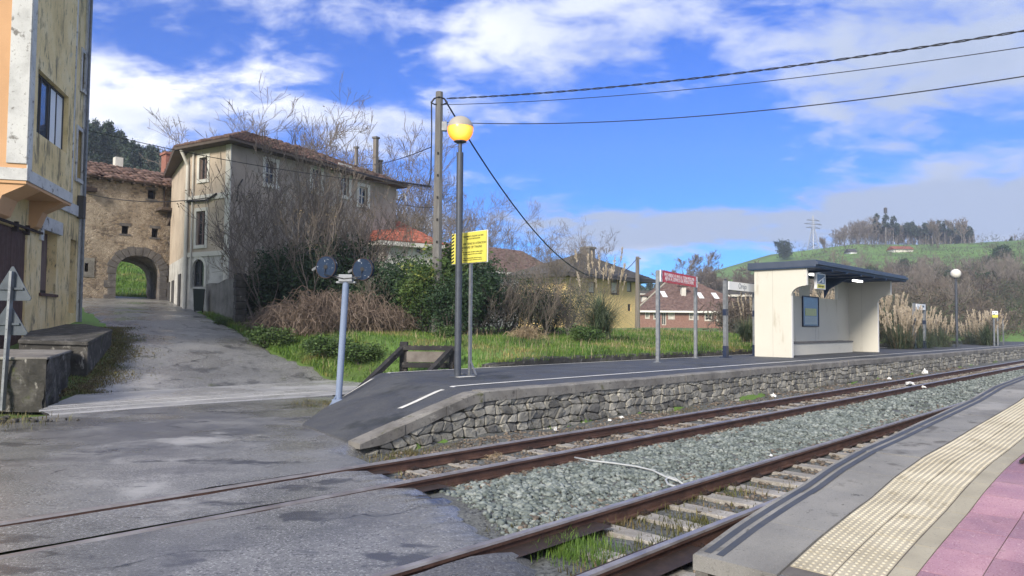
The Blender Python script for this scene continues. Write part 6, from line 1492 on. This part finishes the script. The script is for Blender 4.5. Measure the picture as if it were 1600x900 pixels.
# low green weeds at the brambles' foot
wA = leafy('weed_clump', 'x', 'weeds', 210, .9, .6, .62, 110, 22, .06, 'leafmid', clump=.13, z0=.02, stems=4)
for i, (px, Y, sc, lab) in enumerate([(432, 25.2, .95, 'broad green weed clump before the brambles'), (404, 26, .5, 'small weed clump right of the garden wall pillar'), (566, 22.6, .8, 'green weed clump right of the signal post'), (520, 22.9, .85, 'green weed clump just left of the signal post'), (492, 24, .5, 'small weed clump on the lawn edge by the brambles'), (350, 29.2, .5, 'weed clump at the foot of the garden wall'), (690, 26.3, .6, 'weed clump at the evergreen shrubs left of the lamp'), (918, 27.5, .9, 'green tuft on the lawn left of the pampas grass')]):
    g = ground_at(px, Y, -.03)
    if i == 0: wA.location = g; wA.scale = (sc,)*3; wA['label'] = lab; wA['group'] = 'weed clumps on the lawn'
    else: dup(wA, g, rr.random()*6.28, sc, lab, 'weed clumps on the lawn')
# pampas
GP = 'pampas grass clumps'
p1 = pampas('pampas_grass', 'big blue-green pampas clump with tall thin plumes before the ochre house', 401, 2.15, 1.25, 1300, 16, ground_at(938, 29.5, -.05), GP, 1.5)
p2_ = pampas('pampas_grass', 'broad pampas clump with creamy plumes right beside the shelter', 402, 2.2, 1.35, 1100, 46, (0, 0, 0), GP, 1.15)
def spp(s, p, dz=0.): x, y, _ = W(s, p); return (x, y, T(x, y)+dz)
p2_.location = ground_at(1408, 39.5)
for px, Y, sc, lab in ((1436, 41.5, 1.02, 'plumed pampas clump left of the farther name board'), (1470, 44.5, .88, 'plumed pampas clump just left of the unlit lamp post'), (1387, 43, 1.0, 'plumed pampas clump half hidden behind the shelter end'), (1541, 50, 1.05, 'plumed pampas clump right of the unlit lamp post'), (1516, 53, .8, 'smaller plumed pampas clump behind the unlit lamp post'), (1302, 40, 1.0, 'pampas clump seen through the shelter back opening'), (1264, 36, .92, 'pampas clump showing above the shelter notice case')):
    dup(p2_, ground_at(px, Y), rr.random()*6.28, sc, lab, GP)
dup(p1, ground_at(1168, 33), 2.0, .62, 'small pampas clump behind the white station name board', GP)
# straw tuft
o = bramble('straw_tuft', 'dome of dry pale straw on the lawn before the grey shrubs', 'grass tuft', 310, .42, .35, .62, 260, ground_at(824, 27.5), 'straw', .007, ls=.45)

# lawn grass (uncountable blades)
def grass(name, n, fn, hmin, hmax, w, m_, seed):
    rg = np.random.RandomState(seed); P = fn(rg, n); n = len(P); a = rg.rand(n)*6.28; L = rg.uniform(hmin, hmax, n); lean = rg.uniform(.1, .7, n)*L; sd_ = np.stack([-np.sin(a), np.cos(a), a*0], 1)*w*rg.uniform(.6, 1.4, n)[:, None]; dr = np.stack([np.cos(a), np.sin(a), a*0], 1)
    mid = P+dr*(lean*.35)[:, None]+np.array([0, 0, 1])*(L*.6)[:, None]; tip = P+dr*lean[:, None]+np.array([0, 0, 1])*L[:, None]
    Vv = np.stack([P-sd_, P+sd_, mid+sd_*.7, mid-sd_*.7, tip], 1).reshape(-1, 3); k = np.arange(n)*5
    F4 = np.stack([k, k+1, k+2, k+3], 1); F3 = np.stack([k+3, k+2, k+4, k+4], 1)
    o = meshnp(name, Vv, np.concatenate([F4]), m_, None, rg.rand(n))
    me2 = np.stack([k+3, k+2, k+4], 1); 
    return kind(o, 'stuff'), (Vv, me2)
def grass_full(name, n, fn, hmin, hmax, w, m_, seed):
    rg = np.random.RandomState(seed); P = fn(rg, n); n = len(P); a = rg.rand(n)*6.28; L = rg.uniform(hmin, hmax, n)*(.7+.6*rg.rand(n)); lean = rg.uniform(.1, .8, n)*L; sd_ = np.stack([-np.sin(a), np.cos(a), a*0], 1)*w*rg.uniform(.6, 1.4, n)[:, None]; dr = np.stack([np.cos(a), np.sin(a), a*0], 1)
    mid = P+dr*(lean*.3)[:, None]+np.array([0, 0, 1])*(L*.62)[:, None]; tip = P+dr*lean[:, None]+np.array([0, 0, 1])*L[:, None]
    Vv = np.stack([P-sd_, P+sd_, mid-sd_*.75, mid+sd_*.75, tip], 1).reshape(-1, 3); k = np.arange(n)*5
    Fv = np.concatenate([np.stack([k, k+1, k+3], 1), np.stack([k, k+3, k+2], 1), np.stack([k+2, k+3, k+4], 1)])
    r_ = rg.rand(n); return kind(meshnp(name, Vv, Fv, m_, None, np.concatenate([r_, r_, r_])), 'stuff')
def lawnfn(rg, n):
    s = 6+34*rg.rand(n*3); p = 13.44+13*rg.rand(n*3)**1.25; x = s*U[0]+p*N[0]; y = s*U[1]+p*N[1]; z = np.maximum(terr(x, y), np.where((p < 13.8) & (s > 13), .74, -1))
    re = np.interp(p, [a[1] for a in RE], [a[0] for a in RE]); ok = (s > re+.12+.25*rg.rand(n*3)) & (y > 15) & (p < 27) & ((p > 13.42) | (s < 13)) & ~((s < 9.8) & (p < 15.2) & (s < np.interp(p, [a for a, b in ASPH_R], [b for a, b in ASPH_R])+.1))
    k = np.where(ok)[0][:n]; return np.stack([x, y, z-.02], 1)[k]
grass_full('lawn_grass', 95000, lawnfn, .05, .15, .009, 'grass', 5)
grass_full('dry_lawn_stalks', 3500, lambda r, n: lawnfn(r, n), .16, .38, .005, 'straw', 15)
grass_full('lawn_weeds', 9000, lambda r, n: (lambda P: P[(np.sin(P[:, 0]*.9+1)*np.sin(P[:, 1]*.8)+.4*np.sin(P[:, 0]*2.7)) > .35])(lawnfn(r, n*2)), .10, .26, .014, 'leafmid', 16)
def vergefn(rg, n):
    re = rg.rand(n); p = 19+15*re; s = np.interp(p, [a[1] for a in RE], [a[0] for a in RE])+.1+1.8*rg.rand(n)**1.6; x = s*U[0]+p*N[0]; y = s*U[1]+p*N[1]
    return np.stack([x, y, terr(x, y)-.02], 1)
grass_full('verge_grass', 9000, vergefn, .08, .22, .010, 'grass', 6)
def fieldfn(rg, n):
    Y_ = 47+45*rg.rand(n)**1.1; x = Y_*(rg.uniform(170, 262, n)-800)/FPX; return np.stack([x, Y_, terr(x, Y_)-.02], 1)
grass_full('field_grass', 16000, fieldfn, .12, .3, .025, 'grass', 7)
# weeds along the track bed
def weedfn(rg, n):
    o = []
    for (s0, s1, p0, p1, f) in ((4.2, 6.3, 3.15, 3.98, .26), (5.5, 8.5, 3.1, 4.0, .10), (5.6, 16, 7.9, 8.5, .22), (5.4, 6.6, 7.5, 8.4, .06), (4.3, 5.5, 4.2, 4.6, .10), (14, 40, 7.8, 8.5, .12), (5, 9, 3.9, 4.4, .06), (4.7, 5.6, 6.0, 7.4, .05), (7.8, 8.6, 13.0, 14.6, .12)):
        m_ = int(n*f); cc_ = 14; cs_ = s0+(s1-s0)*rg.rand(cc_); cp_ = p0+(p1-p0)*rg.rand(cc_); k = rg.randint(0, cc_, m_); s = np.clip(cs_[k]+rg.randn(m_)*(s1-s0)*.06, s0, s1); p = np.clip(cp_[k]+rg.randn(m_)*(p1-p0)*.12, p0, p1)
        x = s*U[0]+p*N[0]; y = s*U[1]+p*N[1]; z = np.where(p > 12, terr(x, y), -.17); o.append(np.stack([x, y, z], 1))
    return np.concatenate(o)
grass_full('track_weeds', 5200, weedfn, .02, .085, .0045, 'weed', 8)
def tuftfn(rg, n):
    c = np.array([SP(*at(905, 862, -.16)[:2])]); s = c[0][0]+rg.randn(n)*.16; p = c[0][1]+.05+np.clip(rg.randn(n)*.2, -.36, .3); x = s*U[0]+p*N[0]; y = s*U[1]+p*N[1]; return np.stack([x, y, x*0-.17], 1)
grass_full('green_tuft', 1500, tuftfn, .04, .12, .003, 'grass', 9)
# rubble and weeds left of the sign post
rg = np.random.RandomState(17); q = at(20, 660, 0); n = 160
pts = np.stack([q[0]-.9+rg.randn(n)*.55, q[1]+rg.randn(n)*.22, np.full(n, .02)], 1)
kind(stones('rubble', pts, np.abs(rg.randn(n))*.035+.03, 'mossconc', 4), 'stuff')
def lwf(rg, n): return np.stack([q[0]-.7+rg.randn(n)*.55, q[1]-.1+rg.randn(n)*.42, np.full(n, -.02)], 1)
grass_full('roadside_weeds', 1500, lwf, .02, .13, .006, 'weed', 10)
# moss patches along the road edge
def mossfn(rg, n):
    p = 18.8+9*rg.rand(n); s = np.interp(p, [a[1] for a in LE], [a[0] for a in LE])+.0+-.9*rg.rand(n)**2+np.abs(rg.randn(n))*.45*(.4+np.abs(np.sin(p*1.3))); x = s*U[0]+p*N[0]; y = s*U[1]+p*N[1]; return np.stack([x, y, terr(x, y)+.02], 1)
grass_full('moss_patches', 14000, mossfn, .015, .06, .012, 'weed', 11)

# ------------------------------------------------------------------ far hillside
rg = np.random.RandomState(31); n = 7500; C = []
while len(C) < n:
    px = rg.uniform(1150, 1800); Y_ = 43+300*rg.rand()**1.5; x = Y_*(px-800)/FPX
    k = (Y_-52)/300
    if Y_ > (195 if px < 1480 else 160)+25*math.sin(px*.013)+20*math.sin(px*.05) : 
        if rg.rand() > .08: continue
    if px < 1250 and Y_ > 150: continue
    s, p = SP(x, Y_)
    if p < 15.0: continue
    z = T(x, Y_); C.append((x, Y_, z+rg.uniform(.1, 1.3)*(1+Y_/400)))
C = np.array(C); sc_ = .8+C[:, 1]/260
per = 22; nn = n*per; cc = np.repeat(C, per, 0); ss_ = np.repeat(sc_, per); a = rg.randn(nn, 3); a[:, 2] = np.abs(a[:, 2])*1.3; a /= np.linalg.norm(a, axis=1)[:, None]; b_ = rg.randn(nn, 3); b_ -= a*(a*b_).sum(1)[:, None]; b_ /= np.linalg.norm(b_, axis=1)[:, None]
c = cc+rg.randn(nn, 3)*np.array([.9, .9, .55])*ss_[:, None]; L_ = (.55*ss_*rg.uniform(.5, 1.3, nn))[:, None]; w_ = (.035*ss_*rg.uniform(.5, 1.6, nn))[:, None]
Vv = np.stack([c-b_*w_, c+b_*w_, c+a*L_+b_*w_*.4, c+a*L_-b_*w_*.4], 1).reshape(-1, 3)
kind(meshnp('hillside_scrub', Vv, np.arange(nn*4).reshape(-1, 4), 'scrub', None, np.repeat(rg.rand(n), per)*.7+rg.rand(nn)*.3), 'stuff')
# single trees on the slope
hA = bare_tree('bare_tree', 'x', 'tree', 141, 8, 4, .10, 3, 6, .5, .38, 'twig', .3, 0, rmin=.03)
hB = bare_tree('bare_tree', 'x', 'tree', 142, 10, 5, .09, 3, 5, .55, .30, 'twigpale', .2, 0, rmin=.028, shrink=.66)
rr = random.Random(9); first = {}
GHL = 'bare trees scattered on the far hillside'
for i in range(95):
    px = rr.uniform(1190, 1740); Y_ = 62+150*rr.random()**1.1; v = hB if (rr.random() < .3 or 1540 < px < 1600) else hA
    g = ground_at(px, Y_, -.3); sc = rr.uniform(.30, .62)
    if SP(g[0], g[1])[1] < 19: continue
    lab = 'grey bare tree in the thicket covering the far hillside' if v is hA else 'pale slim bare tree in the thicket on the far hillside'
    gp = GHL if v is hA else 'pale slim trees on the far hillside'
    if v.get('label') == 'x': v.location = g; v.scale = (sc,)*3; v['label'] = lab; v['group'] = gp
    else: dup(v, g, rr.random()*6.28, sc, lab, gp)
gA = leafy('hill_bush', 'x', 'bush', 220, 3.2, 3.0, 4.2, 90, 26, .34, 'leafdark', clump=.6, stems=4); first = True
for i in range(26):
    px = rr.uniform(1200, 1720); Y_ = 60+170*rr.random()**1.1; g = ground_at(px, Y_, -.3); sc = rr.uniform(.4, .8)
    if SP(g[0], g[1])[1] < 20: continue
    if first: gA.location = g; gA['label'] = 'dark green bush in the scrub of the far hillside'; gA['group'] = 'dark bushes on the far hillside'; first = False
    else: dup(gA, g, rr.random()*6.28, sc, 'dark green bush in the scrub of the far hillside', 'dark bushes on the far hillside')
# wood along the crest
k1 = tall_tree('pine_tree', 'x', 501, 11.5, (0, 0, 0), bare=.62, cr=.13, nc=30, per=22, size=.34, trunkm='twigpale')
k2 = tall_tree('pine_tree', 'x', 502, 12.5, (0, 0, 0), bare=.68, cr=.11, nc=26, per=22, size=.34, trunkm='twigpale')
k3 = bare_tree('birch_tree', 'x', 'tree', 503, 11, 3, .10, 3, 5, .55, .25, 'twig', .14, 0, rmin=.045, shrink=.64)
for i in range(130):
    px = 1362+158*(i/130)+rr.uniform(-3, 3); Y_ = rr.uniform(322, 352); v = (k1, k2, k3, k1, k2)[i % 5]; g = ground_at(px, Y_, -.3); sc = rr.uniform(.85, 1.12)*(1.0 if v is not k3 else .85)
    lab, gp = ('dark-topped pine in the row along the hill crest', 'pines along the hill crest') if v is not k3 else ('pale bare tree among the pines along the hill crest', 'bare trees among the crest pines')
    if v.get('label') == 'x': v.location = g; v['label'] = lab; v['group'] = gp
    else: dup(v, g, rr.random()*6.28, (sc, sc, sc*rr.uniform(.9, 1.1)), lab, gp)
for i in range(26):
    px = 1306+60*(i/26)+rr.uniform(-2, 2); g = ground_at(px, rr.uniform(315, 345), -.3); dup(k3, g, rr.random()*6.28, .55+.35*i/26+rr.uniform(-.05, .1), 'pale bare tree at the left end of the crest wood', 'bare trees left of the crest pines')
for i in range(22):
    px = 1545+120*(i/22)+rr.uniform(-2, 2); g = ground_at(px, rr.uniform(330, 350), -.3); dup(k1 if i % 2 else k3, g, rr.random()*6.28, (.5+.6*i/22), 'tree of the wood at the right end of the hill crest', 'trees at the right end of the crest')
for px, Y_, sc, lab in ((1512, 300, 1.15, 'broad bare tree at the right end of the crest pines'), (1470, 285, 1.2, 'broad bare tree standing in front of the crest pines'), (1292, 300, .7, 'thin bare tree beside the lattice pylon')):
    dup(hA, ground_at(px, Y_, -.3), rr.random()*6.28, sc*1.3, lab, 'single bare trees near the hill crest')
# lone round tree, and trees left of the shelter
leafy('lone_tree', 'lone dark round tree on the green hill left of the pylon', 'tree', 221, 3.0, 3.0, 8.6, 110, 24, .4, 'leafpine', ground_at(1226, 300, -.2), None, 5, .6, None, 1.5, .9)
mA = bare_tree('bare_tree', 'x', 'tree', 151, 13, 4, .2, 4, 6, .60, .16, 'twig', .45, 0, rmin=.03, shrink=.66)
GM = 'trees on the rise behind the brick house'
for i, (px, Y_, sc, lab) in enumerate([(1072, 160, 1.0, 'broad bare tree behind the red notice'), (1098, 165, 1.05, 'broad bare tree just right of the red notice'), (1050, 170, .8, 'smaller bare tree behind the left end of the red notice'), (1120, 175, .8, 'bare tree at the right end of the clump behind the brick house'), (1145, 180, .75, 'bare tree over the station name board'), (1166, 182, .82, 'bare tree left of the shelter roof, by the meadow')]):
    g = ground_at(px, Y_, -.2)
    if i == 0: mA.location = g; mA['label'] = lab; mA['group'] = GM
    else: dup(mA, g, rr.random()*6.28, sc, lab, GM)
h1 = leafy('dark_hedge', 'x', 'hedge', 222, 5, 3, 5.5, 150, 24, .4, 'leafpine', clump=.7, stems=4)
for i, (px, Y_, sc, lab) in enumerate([(1082, 158, 1.0, 'dark hedge under the bare trees behind the red notice'), (1108, 162, 1.0, 'dark hedge at the right of the red notice'), (1020, 170, 1.1, 'dark hedge left of the red notice'), (1046, 166, .9, 'dark hedge behind the red notice post')]):
    g = ground_at(px, Y_, -.2)
    if i == 0: h1.location = g; h1['label'] = lab; h1['group'] = 'dark hedges on the rise'
    else: dup(h1, g, rr.random()*6.28, sc, lab, 'dark hedges on the rise')
c1 = tall_tree('conifer_tree', 'x', 504, 11, (0, 0, 0), bare=.1, cr=.2, nc=50, per=20, size=.45, conical=True)
for i in range(16):
    px = 1000+48*(i/16)+rr.uniform(-3, 3); g = ground_at(px, rr.uniform(205, 235), -.2)
    if i == 0: c1.location = g; c1['label'] = 'far dark conifer between the ochre house and the red notice'; c1['group'] = 'far conifers beyond the houses'
    else: dup(c1, g, rr.random()*6.28, rr.uniform(.7, 1.0), 'far dark conifer between the ochre house and the red notice', 'far conifers beyond the houses')
# wooded hill behind the arch house
w1 = tall_tree('eucalyptus_tree', 'x', 505, 16, (0, 0, 0), bare=.25, cr=.15, nc=60, per=24, size=.34, conical=True)
w2 = tall_tree('eucalyptus_tree', 'x', 506, 17, (0, 0, 0), bare=.3, cr=.12, nc=60, per=24, size=.34)
for i in range(64):
    px = 112+190*(i/64)+rr.uniform(-4, 4); Y_ = rr.uniform(118, 150); v = (w1, w2)[i % 2]; g = ground_at(px, Y_, -.3); top = atY(px, np.interp(px, [110, 165, 200, 240, 285, 310], [186, 203, 224, 240, 250, 268])+rr.uniform(-6, 12), Y_)[2]; sc = max(.4, (top-g[2])/16.5)
    lab = 'dark tall tree in the wood above the arch house roof'
    if v.get('label') == 'x': v.location = g; v.scale = (sc,)*3; v['label'] = lab; v['group'] = 'wood above the arch house'
    else: dup(v, g, rr.random()*6.28, sc, lab, 'wood above the arch house')
# pylon and mast
g = ground_at(1272, 330, -.5); t = thing('pylon', 'grey lattice power pylon on the green hill behind the shelter', 'pylon', g, .4); hp = atY(1272, 337, 330)[2]-g[2]; b = MB()
for sx2, sy2 in ((-1, -1), (1, -1), (1, 1), (-1, 1)):
    b.bar((sx2*1.9, sy2*1.9, 0), (sx2*.45, sy2*.45, hp*.62), .22, .22); b.bar((sx2*.45, sy2*.45, hp*.62), (sx2*.1, sy2*.1, hp), .18, .18)
for k in range(7):
    f0, f1 = k/7, (k+1)/7; w0, w1_ = 1.9-1.45*f0, 1.9-1.45*f1
    for sx2, sy2 in ((-1, -1), (1, -1), (1, 1), (-1, 1)):
        nx_, ny_ = -sy2, sx2; b.bar((sx2*w0, sy2*w0, hp*.62*f0), (nx_*w1_, ny_*w1_, hp*.62*f1), .12, .12)
b.build('lattice', 'galv', t); b = MB()
for f, w_ in ((.64, 4.2), (.75, 5.2), (.86, 3.8)): b.bar((-w_, 0, hp*f), (w_, 0, hp*f), .22, .3); b.bar((-w_, 0, hp*f), (0, 0, hp*f+.9), .12, .12); b.bar((w_, 0, hp*f), (0, 0, hp*f+.9), .12, .12)
b.build('cross_arms', 'galv', t)
g = ground_at(1386, 325, -.5); t = thing('phone_mast', 'slim mast with dark antenna drums above the crest pines', 'mast', g, 0); hp = atY(1386, 324, 325)[2]-g[2]
MB().tube([(0, 0, 0), (0, 0, hp)], [.42, .28], 8).build('shaft', 'galv', t); b = MB()
for k, z in enumerate((.985, .94, .90)): b.lathe([(.3, hp*z-.9), (.75, hp*z-.9), (.75, hp*z), (.3, hp*z)], n=10)
b.build('antennas', 'slate', t)
# far farmhouses
for px, py, w_, lab, m1, m2_ in ((1412, 391, 30, 'far long farmhouse with red roof on the hill meadow', 'cream', 'redtile'), (1334, 395, 10, 'far small white hut at the left of the hill meadow', 'signwhite', 'slate')):
    Y_ = 275; q = atY(px, py, Y_); g = (q[0], q[1], q[2]-1.2); t = thing('farmhouse', lab, 'house', g, 0); wd = w_/FPX*Y_
    MB().box(-wd/2, wd/2, 0, 5, -6, 1.6).build('walls', m1, t); MB().prism([(-wd/2-.3, -.5, 1.6), (-wd/2-.3, 5.5, 1.6), (-wd/2-.3, 2.5, 3.0)], (wd+.6, 0, 0)).build('roof', m2_, t)
# ------------------------------------------------------------------ small things on the tracks
def litter(label, px, py, z, sc, m_, seed, flat=.5):
    rg = np.random.RandomState(seed); q = at(px, py, z); bm = bmesh.new(); bmesh.ops.create_icosphere(bm, subdivisions=2, radius=1)
    for v in bm.verts: k = 1+.35*rg.randn(); v.co = Vector((v.co.x*sc*k, v.co.y*sc*.7*k, max(0, v.co.z*sc*flat*k+sc*.25)))
    me = bpy.data.meshes.new('litter'); bm.to_mesh(me); bm.free(); o = link('litter', me, m_); o.location = tuple(q); o.rotation_euler = (0, 0, rg.rand()*6); tag(o, label, 'litter', 'litter along the tracks')
for a in (('white plastic bag lying between the far rails', 1423, 601, -.1, .16, 'litter', 1, .35), ('white rag propped by the far rail below the shelter', 1445, 584, -.1, .13, 'litter', 2, .9), ('tan crumpled wrapper inside the far track', 976, 671, -.12, .055, 'litterbrown', 3, .6), ('white cup by the stone wall, between wall and far rail', 971, 655, -.12, .05, 'litter', 4, .9), ('small white bottle by the far rail, right of the cup', 953, 658, -.12, .045, 'litter', 5, .6), ('white scrap by the far rail near the ramp foot', 868, 672, -.12, .04, 'litter', 6, .8), ('white scrap at the wall foot, nearest to the ramp', 820, 669, -.12, .04, 'litter', 7, .8), ('white scrap against the wall left of the shelter', 1208, 620, -.12, .09, 'litter', 8, .6), ('white scrap on the wall foot under the shelter middle', 1389, 593, -.12, .08, 'litter', 9, .6), ('white scrap on the ballast right of the near rail of the far track', 1442, 606, -.1, .08, 'litter', 10, .5), ('small white stone-like scrap on the ballast by the near track', 1205, 713, -.1, .035, 'litter', 11, .6)): litter(*a)
b = MB(); pts = [at(x, y, z) for x, y, z in ((898, 715, -.06), (925, 720, -.05), (960, 724, -.045), (995, 729, -.05), (1020, 735, -.05), (1040, 745, -.06), (1060, 752, -.08))]
b.tube([tuple(q) for q in pts], .012, 8); b.tube([tuple(at(x, y, -.07)) for x, y in ((1058, 761), (1044, 757), (1040, 750), (1045, 745), (1056, 748), (1068, 757))], .012, 8)
tag(b.build('loose_cable', 'whitecable', smooth=True), 'loose pale cable lying across the ballast between the tracks', 'cable')
o = bramble('straw_tuft', 'small tuft of dry straw between the far rails near the crossing', 'grass tuft', 311, .10, .10, .17, 80, tuple(at(775, 716, -.15)), 'straw', .003, ls=.13)
bpy.context.view_layer.update()

# ------------------------------------------------------------------ thin winter haze
mt = bpy.data.materials.new('haze_air'); mt.use_nodes = True; nt = mt.node_tree; nt.nodes.clear()
ou = nt.nodes.new('ShaderNodeOutputMaterial'); pv_ = nt.nodes.new('ShaderNodeVolumePrincipled'); pv_.inputs['Color'].default_value = (.80, .87, 1, 1); pv_.inputs['Density'].default_value = .0007; pv_.inputs['Anisotropy'].default_value = .2
lk(nt, pv_.outputs[0], ou.inputs['Volume']); M['haze'] = mt
hz = MB().box(-480, 480, -480, 480, -40, 120).build('haze', 'haze'); kind(hz, 'stuff')
